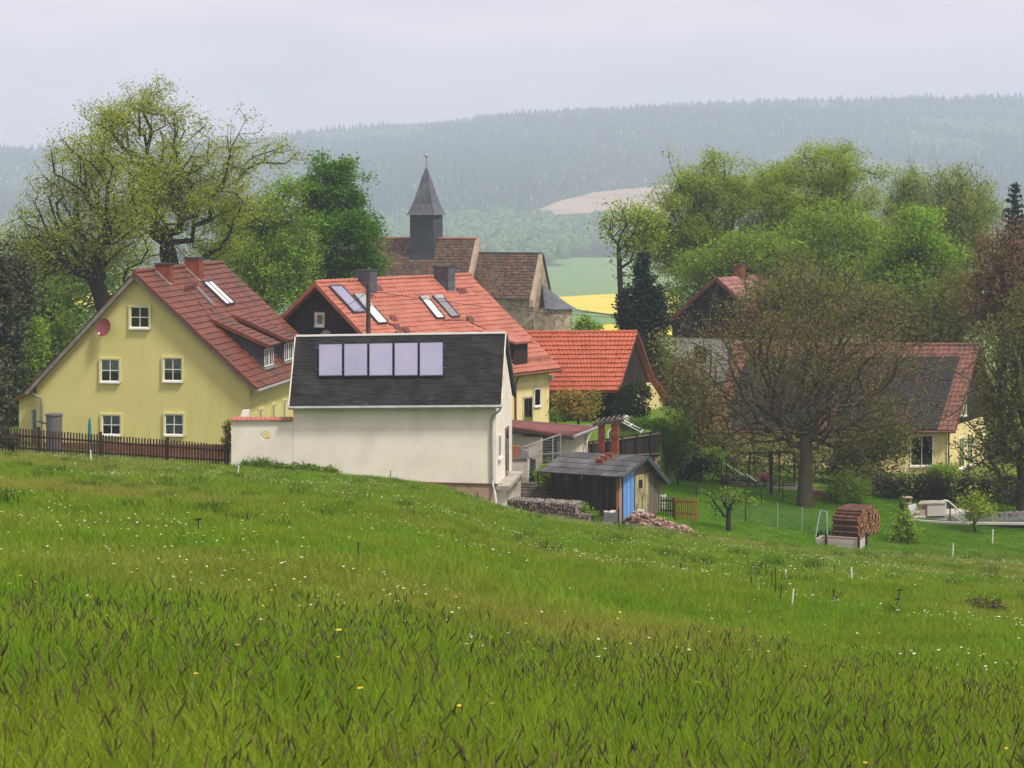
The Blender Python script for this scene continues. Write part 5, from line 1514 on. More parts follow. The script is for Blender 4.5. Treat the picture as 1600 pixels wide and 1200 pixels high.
# ---- rubble heap
rbh = thing('rubble_heap', 'heap of broken old bricks lying in front of the plank shed', 'rubble', G(1030, 95))
bm_ = []
for k in range(6):
    b = MB(); s = np.array([rng.uniform(.07, .12), rng.uniform(.05, .07), rng.uniform(.03, .05)])
    b.hexa([s * np.array(q) * rng.uniform(.75, 1.1, 3) for q in ((-1, -1, -1), (1, -1, -1), (1, 1, -1), (-1, 1, -1), (-1, -1, 1), (1, -1, 1), (1, 1, 1), (-1, 1, 1))])
    me = bpy.data.meshes.new('brick'); me.from_pydata(b.v, [], b.f); me.materials.append(M_RUBBLE); bm_.append(me)
core = MB()
for k in range(290):
    s = rng.uniform() ** .85; px = 976 + 112 * s; Yc_ = 95.0 - .9 * s
    hh = np.interp(s, [0, .12, .35, .6, .85, 1], [.25, .62, .60, .45, .30, .06]); hw = np.interp(s, [0, .3, 1], [.5, .85, .4])
    d = rng.uniform(-1, 1); g = G(px, Yc_ + d * hw); z = hh * (1 - d * d) * rng.uniform(.78, 1.05)
    R = np.linalg.qr(np.eye(3) + rng.normal(size=(3, 3)) * .45)[0]
    inst('brick', bm_[k % 6], rbh, M4(R[:, 0], R[:, 1], R[:, 2], g + UP * z))
V, Fc = [], []
for i in range(13):
    s = i / 12; px = 978 + 108 * s; Yc_ = 95.0 - .9 * s; hh = np.interp(s, [0, .12, .35, .6, .85, 1], [.2, .55, .53, .38, .24, .02]); hw = np.interp(s, [0, .3, 1], [.5, .85, .4])
    for d in (-1, -.6, 0, .6, 1): V.append(G(px, Yc_ + d * hw) + UP * (hh * (1 - d * d) - .03))
for i in range(12):
    for j in range(4): Fc.append((i * 5 + j, i * 5 + j + 1, i * 5 + j + 6, i * 5 + j + 5))
core.add(V, Fc); core.build('rubble_core', mat('rubble_dust', (0.22, 0.15, 0.12), (0.13, 0.09, 0.07), 8.0, bump=.8, bscale=12), rbh)
wb_ = thing('white_block', 'white aerated block lying on top of the rubble heap', 'block', G(1001, 95.0) + UP * .62)
b = MB(); b.obox(G(1001, 95.0) + UP * .70, np.array([.14, -.03, 0]), np.array([.02, .09, 0]), UP * .08); b.build('block', M_WHITEPL, wb_)

# ---- two small garden fences beside the shed
def small_fence(nm, lab, x0, x1, yt0, yt1, yb0, yb1, Y0, Y1, n, m, w):
    t = thing(nm, lab, 'fence' if 'fence' in nm else 'gate', P((x0 + x1) / 2, (yb0 + yb1) / 2, (Y0 + Y1) / 2))
    for k in range(n):
        s = (k + .5) / n; px = x0 + (x1 - x0) * s; Y = Y0 + (Y1 - Y0) * s
        a, c = P(px, yb0 + (yb1 - yb0) * s + 2, Y), P(px, yt0 + (yt1 - yt0) * s + rng.uniform(-.5, .5), Y)
        b = MB(); b.rod(a, c, w, .02, up=(0, 1, 0)); b.build('slat', m, t)
    for f_ in (.2, .75):
        b = MB(); b.rod(P(x0, yt0 + (yb0 - yt0) * f_, Y0 + .04), P(x1, yt1 + (yb1 - yt1) * f_, Y1 + .04), .03, .07); b.build('rail', m, t)
    for s in (0, 1):
        px, Y = x0 + (x1 - x0) * s, Y0 + (Y1 - Y0) * s
        b = MB(); b.rod(P(px, yt0 + (yt1 - yt0) * s - 1, Y + .08), P(px, yb0 + (yb1 - yb0) * s + 3, Y + .08), .07, .07); b.build('post', m, t)
small_fence('garden_fence', 'short dark slatted fence joining the plank shed', 1014, 1053, 775, 777, 801, 806, 98.0, 97.6, 11, M_WOODDK, .05)
small_fence('slatted_gate', 'rust brown slatted gate right of the dark garden fence', 1054.5, 1087.5, 777, 778, 810, 812, 97.4, 97.0, 11, M_REDWOOD, .048)
t = thing('white_crate', 'small white crate behind the dark garden fence', 'crate', P(1033, 786, 100.5))
b = MB(); p = P(1033, 785, 100.5)
for dx in (-.2, .2): b.obox(p + (dx, 0, 0), np.array([.015, 0, 0]), np.array([0, .16, 0]), UP * .36)
for k in range(5): b.obox(p + (0, -.16, -.3 + k * .15), np.array([.2, 0, 0]), np.array([0, .012, 0]), UP * .055)
b.build('slats', M_WHITEPL, t)

# ---- brick pillars of the pergola, board fence, cold frame
pg = thing('brick_pergola', 'mossy timber pergola resting on two red brick pillars', 'pergola', P(951, 735, 101))
for (xa, xb, yt) in ((935.5, 944.5, 664), (955.5, 966.5, 660)):
    a = P((xa + xb) / 2, yt, 101.0); w = (xb - xa) / 2 * 101 / F
    b = MB(); k = 0; z = a[2]
    while z > -14.4:
        j = .006 * (k % 2); b.obox((a[0], 101, z - .035), np.array([w * .95 - j, -.04, 0]), np.array([.04, w - j, 0]), UP * .031); z -= .072; k += 1
    b.obox((a[0], 101, (a[2] - 14.4) / 2), np.array([w * .86, -.04, 0]), np.array([.04, w * .88, 0]), UP * (a[2] + 14.4) / 2)
    b.build('brick_pillar', M_BRICK, pg)
b = MB()
for Y, dy in ((100.8, 0), (101.2, -1)): b.rod(P(926, 664 + dy, Y), P(975, 657 + dy, Y), .09, .12)
b.build('beam', M_CONCDK, pg)
for k in range(6):
    b = MB(); p = P(930 + k * 8, 661.5 - k * 1.2, 101); b.rod(p + (0, -.5, .08), p + (.25, 1.4, .08), .07, .06); b.build('rafter', M_CONCDK, pg)

bf = thing('board_fence', 'dark brown board fence along the edge of the raised garden', 'fence', P(975, 715, 110))
p0, p1 = P(918, 718, 108.4), P(1030, 713, 111.4); t0, t1 = P(918, 690, 108.4), P(1030, 672.5, 111.4)
boards(bf, [p0, p1], [t0, t1], 30, M_WOODDK, np.array([.6, -.8, 0]), t=.025)
b = MB()
for f_ in (.12, .9): b.rod(p0 + (t0 - p0) * f_ + (.05, -.07, 0), p1 + (t1 - p1) * f_ + (.05, -.07, 0), .05, .07)
b.build('rail', M_WOODGREY, bf)
for k in range(5):
    s = (k + .3) / 5; b = MB(); b.rod(p0 + (p1 - p0) * s + (.06, -.1, -.2), t0 + (t1 - t0) * s + (.06, -.1, .03), .09, .09); b.build('post', M_WOODDK, bf)
rw = thing('retaining_wall', 'rough stone retaining wall below the board fence', 'wall', P(1000, 740, 110.5))
b = MB(); a, c = P(918, 718, 108.5) + (0, .05, 0), P(1031, 712, 111.5) + (0, .05, 0)
for r in range(8):
    n_ = 12
    for k in range(n_):
        s0, s1 = (k + .5 * (r % 2) + .03) / (n_ + .5), (k + .5 * (r % 2) + .97) / (n_ + .5); z1_ = -12.55 - r * .25; z0_ = z1_ - .235; j = rng.uniform(0, .05)
        q0, q1 = a + (c - a) * s0, a + (c - a) * s1
        b.hexa([np.array([q0[0] + j, q0[1] - j, z0_]), np.array([q1[0] + j, q1[1] - j, z0_]), np.array([q1[0], q1[1] + .3, z0_]), np.array([q0[0], q0[1] + .3, z0_]), np.array([q0[0] + j, q0[1] - j, z1_]), np.array([q1[0] + j, q1[1] - j, z1_]), np.array([q1[0], q1[1] + .3, z1_]), np.array([q0[0], q0[1] + .3, z1_])])
b.build('wall', M_STONE, rw)
cf_ = thing('cold_frame', 'small white framed greenhouse behind the brick pillars', 'greenhouse', P(980, 680, 109.6))
R0 = P(966, 656.5, 111.2); dR = np.array([.55, 2.3, 0]); E0_ = P(1001, 674.5, 111.2); Lf = R0 + np.array([-.5, 0, E0_[2] - R0[2]])
b = MB()
for s in (0, .33, .66, 1):
    b.rod(R0 + dR * s, E0_ + dR * s, .04, .04); b.rod(R0 + dR * s, Lf + dR * s, .04, .04)
for p in (R0, E0_, Lf, (R0 + E0_) / 2): b.rod(p, p + dR, .05, .05)
for p in (E0_, Lf): b.rod(p, p - UP * .6, .05, .05); b.rod(p + dR, p + dR - UP * .6, .05, .05)
b.build('frame', M_WHITE, cf_)
for k in range(3):
    for h_ in range(2):
        A, B_ = R0 + (E0_ - R0) * h_ / 2, R0 + (E0_ - R0) * (h_ + 1) / 2
        b = MB(); b.slab(A + dR * (k / 3 + .01), A + dR * ((k + 1) / 3 - .01), B_ + dR * ((k + 1) / 3 - .01), B_ + dR * (k / 3 + .01), .008); b.build('pane', glass_mat('greenhouse_glass', (0.75, 0.8, 0.78), .22, .1), cf_)
b = MB(); b.prism([E0_ + (0, -.01, -.6), E0_ + (0, -.01, 0), R0 + (0, -.01, 0), Lf + (0, -.01, 0), Lf + (0, -.01, -.6)], (0, .008, 0)); b.build('end_pane', MATS['greenhouse_glass'], cf_)

# ---- raised bed and log stack
LB = Fr(P(1343, 862, 98.6), -24); LB.o[2] = float(gz(LB.o[0], LB.o[1]))
bd = thing('raised_bed', 'low pale boarded raised bed with dark corner posts before the logs', 'raised bed', LB.o)
for k in range(3):
    z0_, z1_ = -.1 + k * .17, .06 + k * .17
    for (u0, u1, v0, v1) in ((-2.0, 0, 0, .04), (-.04, 0, .05, .95), (-2.0, -1.96, .05, .95), (-2.0, 0, .96, 1.0)):
        b = MB(); b.fbox(LB, u0, u1, v0, v1, z0_, z1_); b.build('plank', M_PALEPAVE, bd)
b = MB(); b.fbox(LB, -1.95, -.05, .05, .94, -.1, .36); b.build('soil', mat('brown_soil', (0.13, 0.075, 0.04), (0.09, 0.055, 0.03), 6.0, 0.95, bump=.6), bd)
for (u, v) in ((-2.03, .5), (-1.5, -.05), (-.02, -.05), (.04, 1.0), (-2.03, 1.0)):
    b = MB(); b.tube([LB(u, v, -.15), LB(u, v, .62), LB(u, v, .66)], [.055, .055, .03], 8); b.build('post', M_BLACK, bd)
LS = Fr(P(1340, 843, 101.2), -27); LS.o[2] = float(gz(LS.o[0], LS.o[1]))
ls = thing('log_stack', 'rounded stack of cut logs with sawn ends facing right', 'log stack', LS.o)
lm = []
for k in range(8):
    b = MB(); n_ = 8; V = []; r = .074 * rng.uniform(.85, 1.08); L_ = 1.2
    for x in (-L_, 0):
        for i in range(n_): a = i * 6.2832 / n_; V.append((x, r * math.cos(a) * rng.uniform(.88, 1.1), r * math.sin(a) * rng.uniform(.88, 1.1)))
    b.add(V, [(i, (i + 1) % n_, n_ + (i + 1) % n_, n_ + i) for i in range(n_)]); b.mi = 1; b.add(V[:n_], [tuple(range(n_ - 1, -1, -1))]); b.add(V[n_:], [tuple(range(n_))])
    me = bpy.data.meshes.new('log'); me.from_pydata(b.v, [], b.f); me.materials.append(M_LOGBARK); me.materials.append(M_LOGEND); me.polygons.foreach_set('material_index', b.m); lm.append(me)
for r in range(10):
    for c_ in range(21):
        v = .08 + c_ * .152 + (.076 if r % 2 else 0); hmax = 1.34 - .34 * max(0, (.55 - v) / .55) - .5 * max(0, (v - 2.3) / .9)
        w = .08 + r * .134
        if w > hmax: continue
        a = rng.uniform(0, 6.28); ca, sa = math.cos(a), math.sin(a); yw = rng.normal(0, .012)
        X_ = LS.x + LS.y * yw; Yv = LS.y * ca + UP * sa; Zv = -LS.y * sa + UP * ca
        inst('log', lm[rng.integers(8)], ls, M4(X_, Yv, Zv, LS(rng.uniform(-.04, .05), v + rng.normal(0, .006), w)))

# ---- A-frame trellis
p = G(1288, 101.5)
tr_ = thing('trellis_frame', 'pale green A-shaped garden frame left of the log stack', 'garden frame', p)
b = MB(); ap = P(1291.5, 799.5, 101.5); ap2 = ap + (-.22, .5, 0)
for q in (p + (-.42, -.1, 0), p + (-.05, .6, 0)): b.bar(q - UP * .05, ap2 if q[1] > 101.6 else ap2, .018, 6)
for q in (p + (.12, -.1, 0), p + (.45, .6, 0)): b.bar(q - UP * .05, ap, .018, 6)
b.bar(ap, ap2, .02, 6)
b.build('tube_frame', mat('pale_green_tube', (0.32, 0.48, 0.42), rough=.5), tr_)

# ---- wire mesh garden fence
wf = thing('wire_fence', 'low green wire mesh fence on thin pale posts in the orchard', 'fence', G(1200, 102))
wpx = [1118, 1165, 1215, 1253, 1293]
wp = [G(x, 103.5 - .4 * i) for i, x in enumerate(wpx)]
for k, p in enumerate(wp):
    b = MB(); b.bar(p - UP * .1, p + UP * 1.15, .025, 6); b.build('post', M_STEEL if k > 1 else M_BLACK, wf)
b = MB()
for i in range(4):
    for k in range(24): s = k / 24; q = wp[i] + (wp[i + 1] - wp[i]) * s; b.bar(q + UP * .02, q + UP * 1.02, .0045, 3)
    for k in range(9): b.bar(wp[i] + UP * (.06 + k * .12), wp[i + 1] + UP * (.06 + k * .12), .0045, 3)
b.build('wire_mesh', M_GREENWIRE, wf)

# ---- meadow stakes
stk = [(1238, 920, 950, 'w', 4, 'white stake leaning right in the middle of the meadow, nearest the camera'), (1229, 890, 912, 'w', -3, 'white stake leaning left behind the tall dark rods'),
       (1212, 886, 936, 'd', 0, 'tallest of the dark rods standing in the meadow'), (1206, 889, 921, 'd', 0, 'dark rod just left of the tallest dark rod'),
       (1174, 900, 919, 'd', 0, 'short dark rod at the left end of the rod cluster'), (1190, 905, 919, 'd', 0, 'shortest dark rod between two others in the cluster'),
       (1219, 914, 944, 'd', 6, 'thin dark rod leaning far right beside the white stakes'), (1304, 920, 948, 'd', -4, 'dark rod with a clip leaning left in the open meadow'),
       (1402, 921, 955, 'd', 9, 'dark rod with clips leaning strongly right in the meadow'), (1303, 883, 906, 'r', 2, 'rusty reddish rod behind the dark leaning rod'),
       (1331, 886, 912, 'w', -1, 'thin white stake right of the rusty rod'), (1063, 880, 901, 'd', 2, 'lone dark rod below the rubble heap'),
       (560, 847, 875, 'd', 0, 'lone thin rod in the meadow below the white shed'), (310, 811, 839, 'd', 0, 'lone thin rod with cross tip in the left meadow'),
       (1489, 849, 871, 'w', 1, 'white stake on the bright lawn right of the little tree'), (1551, 827, 851, 'w', 1, 'white stake farthest right on the lawn below the pool'),
       (1456, 859, 872, 'r', 0, 'short rusty rod near the lawn edge'), (142, 703, 727, 'w', -1, 'white stake leaning on the picket fence'),
       (372, 727, 746, 'w', 2, 'white stake at the corner of the white garden wall'), (610, 735, 752, 'd', 0, 'small rod in the grass against the shed wall'),
       (746, 768, 785, 'r', 0, 'rusty rod beside the shed plinth'), (787, 745, 792, 'd', -1, 'dark pipe end rod beside the doorstep wall'), (985, 820, 835, 'd', 0, 'thin rod in front of the rubble heap')]
for (px, yt, yb, k, ln, lab) in stk:
    Y = Yg(px, yb - 1.0, 10, 104); g = G(px - ln / 2, Y); t = P(px + ln / 2, yt, Y)
    nm = 'white_stake' if k == 'w' else 'meadow_rod'
    o = thing(nm, lab, 'stake' if k == 'w' else 'rod', g, group='white stakes in the grass' if k == 'w' else 'thin rods in the meadow')
    b = MB(); r = .0095 if Y < 45 else .013
    r = max(r, Y * .00021) * (1.25 if k == 'w' else 1)
    b.bar(g - UP * .15, t, r, 6); b.build('shaft', M_WHITE if k == 'w' else (M_RUST if k == 'r' else M_BLACK), o)
    if 'clip' in lab or 'cross' in lab:
        b = MB()
        for s in ((.5, .95) if 'clips' in lab else (.95 if 'cross' in lab else .45,)):
            q = g + (t - g) * s; b.bar(q + (-.05, 0, 0), q + (.05, 0, .02), .015, 5)
        b.build('insulator', M_BLACK, o)

# ---- orchard posts
for (px, yt, yb, lab) in ((1088, 757, 800, 'thin dark post behind the rust brown gate'), (1190, 762, 790, 'short dark post in the orchard grass left of the big trunk'), (1223, 752, 785, 'taller dark post in the orchard close to the big trunk')):
    Y = Yg(px, yb, 90, 125); g = G(px, Y)
    o = thing('fence_post', lab, 'post', g, group='thin dark posts in the orchard'); b = MB(); b.bar(g - UP * .1, P(px, yt, Y), .028, 6); b.build('shaft', M_BLACK, o)
# ---- terrace stairs with rails, pergola frame, wall
tz = thing('terrace_stairs', 'garden stairs with white handrail and black posts under the walnut tree', 'stairs', P(1155, 765, 116))
b = MB(); b.rod(P(1126, 720, 116.5), P(1163, 743, 115.6), .05, .05); b.rod(P(1166, 741, 115.6), P(1182, 752, 115.2), .06, .05); b.build('handrail', M_WHITE, tz)
for k in range(7):
    b = MB(); p = P(1130 + k * 9, 740 + k * 5.2, 116.6 - k * .2); b.obox(p - UP * .1, np.array([.32, 0, 0]), np.array([0, .5, 0]), UP * .09); b.build('step', M_CONCDK, tz)
for px, ya, yb_ in ((1127, 722, 752), (1135, 724, 768), (1146, 730, 760), (1170, 720, 766), (1181, 750, 772)):
    b = MB(); b.rod(P(px, ya, 115.9), P(px, yb_, 115.9), .06, .06); b.build('baluster', M_BLACK, tz)
b = MB(); b.rod(P(1140, 750.5, 115.9), P(1170, 750.5, 115.9), .04, .05); b.rod(P(1160, 758.5, 115.7), P(1245, 758.5, 115.7), .05, .06); b.build('rail', M_BLACK, tz)
pp = thing('garden_pergola', 'black metal pergola frame standing on the terrace under the walnut tree', 'pergola', P(1200, 775, 115))
b = MB(); b.rod(P(1157, 708, 117), P(1243, 707, 117), .06, .08); b.rod(P(1135, 721, 114.6), P(1157, 708, 117), .06, .06); b.rod(P(1150, 722, 114.6), P(1172, 707, 117), .05, .05); b.build('beam', M_BLACK, pp)
for px, Y, yb_, w in ((1205, 113.6, 778, .15), (1171, 117, 762, .08), (1241, 117, 762, .08), (1218, 115, 770, .06)):
    b = MB(); b.rod(P(px, 705, Y), P(px, yb_, Y), w, w); b.build('post', M_BLACK, pp)
tw_ = thing('terrace_wall', 'low pale terrace wall left of the big trunk', 'wall', P(1210, 765, 116.4))
for r in range(3):
    for k in range(10):
        b = MB(); x0_ = 1172 + k * 8.4 + (4 if r % 2 else 0); a, c = P(x0_, 770 - r * 4, 116.3), P(x0_ + 8, 766.4 - r * 4, 116.3)
        b.hexa([np.array(q) for q in ((a[0], 116.3, a[2]), (c[0], 116.3, a[2]), (c[0], 116.6, a[2]), (a[0], 116.6, a[2]), (a[0], 116.3, c[2]), (c[0], 116.3, c[2]), (c[0], 116.6, c[2]), (a[0], 116.6, c[2]))]); b.build('stone', M_PALEPAVE, tw_)
tt = thing('terracotta_trough', 'long terracotta planting trough right of the big trunk', 'planter', P(1287, 780, 114))
b = MB(); a, c = P(1268, 779, 114), P(1306, 768, 114); b.hexa([np.array(q) for q in ((a[0], 114, a[2]), (c[0], 114, a[2]), (c[0], 114.8, a[2]), (a[0], 114.8, a[2]), (a[0] - .05, 113.95, c[2]), (c[0] + .05, 113.95, c[2]), (c[0] + .05, 114.85, c[2]), (a[0] - .05, 114.85, c[2]))]); b.build('trough', mat('terracotta', (0.36, 0.16, 0.10), (0.30, 0.14, 0.09), 3.0), tt)
b = MB(); b.rod((a[0] - .1, 114, c[2] + .03), (c[0] + .1, 114, c[2] + .03), .1, .07); b.build('rim', MATS['terracotta'], tt)

# ---- pool
pz = float(gz(20.5, 111)) + .03
pl_ = [P(x, y, 1) for x, y in ((1418, 812.5), (1470, 806), (1519, 800), (1500, 797), (1424, 801))]
def onz(px, py, z): d = ray(px, py); return d * (z / d[2])
b = MB(); b.prism([onz(x, y, pz) for x, y in ((1418, 812.5), (1520, 801.5), (1503, 797), (1422, 801.5))], (0, 0, .10)); tag(b.build('pool_deck', M_PALEPAVE), 'pale paved pool deck', kind='structure')
b = MB(); b.prism([onz(x, y, pz - .02) for x, y in ((1440, 811), (1522, 802), (1680, 803), (1680, 818), (1500, 817))], (0, 0, .05))
tag(b.build('pool_water', mat('dull_pool_water', (0.10, 0.135, 0.12), (0.13, 0.15, 0.13), .8, 0.08, 0.6)), 'dull grey green pool water', kind='structure')
b = MB(); b.rod(onz(1505, 817.5, pz + .05), onz(1690, 819, pz + .05), .25, .1); b.rod(onz(1422, 813, pz + .05), onz(1505, 818, pz + .05), .2, .1); tag(b.build('pool_coping', M_PALEPAVE), 'pale stone pool edge', kind='structure')
c = onz(1436, 805, pz + .1); 
pb_ = thing('pump_box', 'pale boxed pump housing on the pool deck', 'box', c)
b = MB(); fr_ = Fr(onz(1449, 806.5, pz + .1), 8, -18); b.fbox(fr_, 0, .85, 0, 1.0, 0, .58); b.build('side_panels', M_PALEPAVE, pb_)
b = MB(); b.fbox(fr_, -.42, -.003, .1, .95, 0, .58); b.build('front_panel', M_STONEPALE, pb_)
b = MB(); b.fbox(fr_, -.46, .92, -.05, 1.05, .585, .64); b.build('lid', M_CONC, pb_)
b = MB(); b.fbox(fr_, -.28, -.12, .085, .098, .36, .42); b.build('handle_slot', M_DARKIN, pb_)
hr = thing('pool_handrail', 'white tubular handrail sloping into the pool', 'handrail', onz(1500, 806, pz))
for dx in (0, .35):
    b = MB(); q = onz(1510, 808, pz); Yq = q[1] + dx; b.tube([P(1472, 790, Yq), P(1472, 784, Yq), P(1475, 781.5, Yq), P(1480, 782, Yq), P(1485, 785.5, Yq), P(1511, 809, Yq)], .03, 8); b.build('tube', M_WHITE, hr)
ld = thing('pool_ladder', 'white ladder rungs at the pool edge below the handrail', 'ladder', onz(1497, 811, pz))
b = MB(); b.bar(onz(1489, 806, pz + .3), onz(1503, 815, pz), .025); b.bar(onz(1499, 804.5, pz + .3), onz(1510, 812, pz), .025)
for k in range(4): s = k / 4 + .1; b.bar(onz(1489, 806, pz + .3) * (1 - s) + onz(1503, 815, pz) * s, onz(1499, 804.5, pz + .3) * (1 - s) + onz(1510, 812, pz) * s, .02)
b.build('rungs', M_STEEL, ld)
chr_ = thing('garden_chair', 'white tubular garden chair left of the pump box', 'chair', onz(1430, 805, pz + .1))
b = MB(); q = onz(1430, 806, pz + .1); Yq = q[1]
for dy in (0, .45):
    b.tube([P(1425.5, 804, Yq + dy), P(1429, 791, Yq + dy), P(1433.5, 790, Yq + dy), P(1434, 806, Yq + dy)], .022, 6)
b.build('frame', M_WHITE, chr_)
b = MB(); b.rod(P(1427, 797, Yq + .22), P(1434, 797.5, Yq + .22), .45, .03); b.build('seat', M_WHITE, chr_)
b = MB(); b.rod(P(1425, 788, Yq + .22), P(1427, 797, Yq + .22), .4, .03, up=(0, 1, 0)); b.build('backrest', M_WHITE, chr_)
ps = thing('pool_post', 'black thin post standing on the near pool edge', 'post', onz(1484.5, 817, pz))
b = MB(); b.bar(onz(1484.5, 818, pz), P(1484.5, 787, onz(1484.5, 817, pz)[1]), .035, 6); b.build('shaft', M_BLACK, ps)
tb = thing('garden_table', 'small pale wooden garden table left of the pool deck', 'table', onz(1417, 800, pz))
b = MB(); q = onz(1417, 801, pz); Yq = q[1]; b.rod(P(1411, 777, Yq), P(1425, 777, Yq), .5, .04); b.build('table_top', M_STONEPALE, tb)
for px in (1413, 1423):
    b = MB(); b.rod(P(px, 778, Yq), P(px, 803, Yq), .05, .05); b.build('leg', M_STONEPALE, tb)
b = MB(); b.rod(P(1412, 786, Yq), P(1424, 786, Yq), .4, .03); b.build('shelf', M_STONEPALE, tb)
for k, px in enumerate((1553, 1562, 1571, 1580, 1589, 1598, 1607)):
    c = onz(px, 804 - k * .4, pz + .12)
    o = thing('boulder', ['large boulder at the left end of the row edging the pool', 'small boulder next to the left end of the pool edging row', 'small boulder third from the left in the pool edging row', 'large boulder in the middle of the pool edging row', 'small boulder just right of the large middle one by the pool', 'small boulder second from the right end of the pool edging row', 'large boulder at the right end of the pool edging row'][k], 'boulder', c, group='boulders edging the pool')
    b = MB(); V = []
    for i in range(3):
        for j in range(8):
            a = j * .785; r = (.25, .20, .09)[i] * rng.uniform(.6, 1.3) * (1.25 if k % 3 == 0 else .85); V.append(c + (r * math.cos(a), r * math.sin(a), (-.15, .03, .12)[i] * rng.uniform(.7, 1.3)))
    b.add(V, [(i * 8 + j, i * 8 + (j + 1) % 8, i * 8 + 8 + (j + 1) % 8, i * 8 + 8 + j) for i in range(2) for j in range(8)] + [tuple(range(16, 24))]); b.build('stone', M_BOULDER, o)

# ---- utility pole and cables
up_ = thing('utility_pole', 'wooden utility pole rising behind the white shed', 'utility pole', (P(575.5, 446, 106)[0], 106, -12))
t = P(575.5, 446, 106); b = MB(); b.tube([np.array([t[0], 106, -12.2]), t], [.13, .10], 8); b.build('pole', M_POLE, up_)
b = MB()
for k in range(3): b.tube([t + (.11, -.05, -.15 - k * .16), t + (.2, -.05, -.15 - k * .16), t + (.2, -.05, -.05 - k * .16)], [.02, .03, .035], 6)
b.build('insulator', M_GREYPL, up_)
b = MB(); b.rod(t + (-.3, 0, -.35), t + (.35, 0, -.05), .03, .03); b.build('stay_bar', M_BLACK, up_)


def cable(lab, a, c, sag, r=.014):
    o = thing('overhead_cable', lab, 'cable', a)
    b = MB(); s = np.linspace(0, 1, 14); b.tube([a + (c - a) * q - UP * sag * 4 * q * (1 - q) for q in s], r, 4); b.build('wire', M_WIRE, o)


cable('overhead cable from the utility pole down to the yellow house', t - UP * .3, P(441, 519, 108), .25)
cable('overhead cable from the utility pole across the dark gable window', t - UP * .9, P(505, 502, 113), .1, .012)
cable('overhead cable from the utility pole over the red roof to the right', t - UP * .25, P(1066, 498, 149.5), .35)
cable('upper overhead cable crossing in front of the church apse', P(700, 463, 122.0), P(1010, 493, 150), .2)
cable('thin cable from the barn gable towards the white house', P(1015, 601, 130), P(1085, 603, 148), .1, .012)

# ------------------------------------------------------------------ trees and shrubs
def leaf_mesh(name, C, size, r, up=0.35, asp=0.6, droop=0.0):
    """many folded leaf-sized quads round the given centres"""
    n = len(C)
    nrm = r.normal(size=(n, 3)); nrm[:, 2] = np.abs(nrm[:, 2]) * (1 + up) + up
    nrm /= np.linalg.norm(nrm, axis=1)[:, None]
    t = r.normal(size=(n, 3)); t[:, 2] -= droop * 2.0
    t -= nrm * (t * nrm).sum(1)[:, None]; t /= np.linalg.norm(t, axis=1)[:, None] + 1e-9
    s = np.cross(nrm, t)
    L = (size * r.uniform(.65, 1.35, n))[:, None]; W = L * asp
    V = np.stack([C - t * L * .5, C + s * W * .5 + t * L * .05, C + t * L * .5, C - s * W * .5 + t * L * .05], 1).reshape(-1, 3)
    return mesh_arr(name, V, np.arange(4 * n).reshape(-1, 4))


def ell_pts(r, ells, n, shell=0.45):
    """ells: (centre, radii); points spread over the union, denser towards the outside"""
    vol = np.array([np.prod(e[1]) for e in ells]); k = r.choice(len(ells), n, p=vol / vol.sum())
    d = r.normal(size=(n, 3)); d /= np.linalg.norm(d, axis=1)[:, None]
    rad = r.uniform(0, 1, n) ** shell
    C = np.array([e[0] for e in ells])[k]; R = np.array([e[1] for e in ells])[k]
    return C + d * rad[:, None] * R


def clumped(r, ells, n, per=9, rad=.9, shell=.5):
    """targets in loose clumps, so the crown breaks into separate leafy masses with gaps between"""
    c = ell_pts(r, ells, max(3, n // per), shell)
    k = r.integers(0, len(c), n)
    return c[k] + r.normal(size=(n, 3)) * rad * np.array([.75, .75, .5]) * r.uniform(.6, 1.3, len(c))[k][:, None]


def grow(r, trunk, targets, bf=0.35, seg=1.0, wig=0.10, free_from=0.5):
    """skeleton: greedy tree joining every target to the growing wood, balancing reach against path length"""
    nodes = [np.array(trunk[0], float)]; par = [-1]; pl = [0.0]
    for q in trunk[1:]:
        a = nodes[-1]; d = np.array(q, float) - a; k = max(1, int(np.linalg.norm(d) / seg))
        for i in range(1, k + 1):
            nodes.append(a + d * i / k); par.append(len(nodes) - 2); pl.append(pl[-1] + np.linalg.norm(d) / k)
    t0 = max(1, int(len(nodes) * free_from))
    cap = len(nodes) + len(targets) * 14 + 10
    A = np.zeros((cap, 3)); PL = np.full(cap, 1e9); PA = np.full(cap, -1); n = len(nodes)
    A[:n] = nodes; PL[:n] = pl; PA[:n] = par
    tips = []
    order = np.argsort(np.linalg.norm(targets - A[n - 1], axis=1) * r.uniform(.75, 1.25, len(targets)))
    for i in order:
        p = targets[i]
        d = np.linalg.norm(A[t0:n] - p, axis=1)
        j = t0 + int(np.argmin(d + bf * PL[t0:n])); dj = d[j - t0]
        if dj < 1e-3: continue
        k = int(min(10, max(1, round(dj / seg)))); a = A[j].copy()
        dr = a - A[PA[j]] if PA[j] >= 0 else np.array([0, 0, 1.0]); dr = dr / (np.linalg.norm(dr) + 1e-9)
        c = a + (dr * .35 + np.array([0, 0, .10])) * dj
        prev = j; pp = a
        for q in range(1, k + 1):
            s = q / k; x = a * (1 - s) ** 2 + c * 2 * s * (1 - s) + p * s * s
            if q < k: x = x + r.normal(size=3) * wig * dj / k
            if n >= cap: break
            A[n] = x; PA[n] = prev; PL[n] = PL[prev] + np.linalg.norm(x - pp); prev = n; pp = x; n += 1
        tips.append(prev)
    return A[:n], PA[:n], np.array(tips)


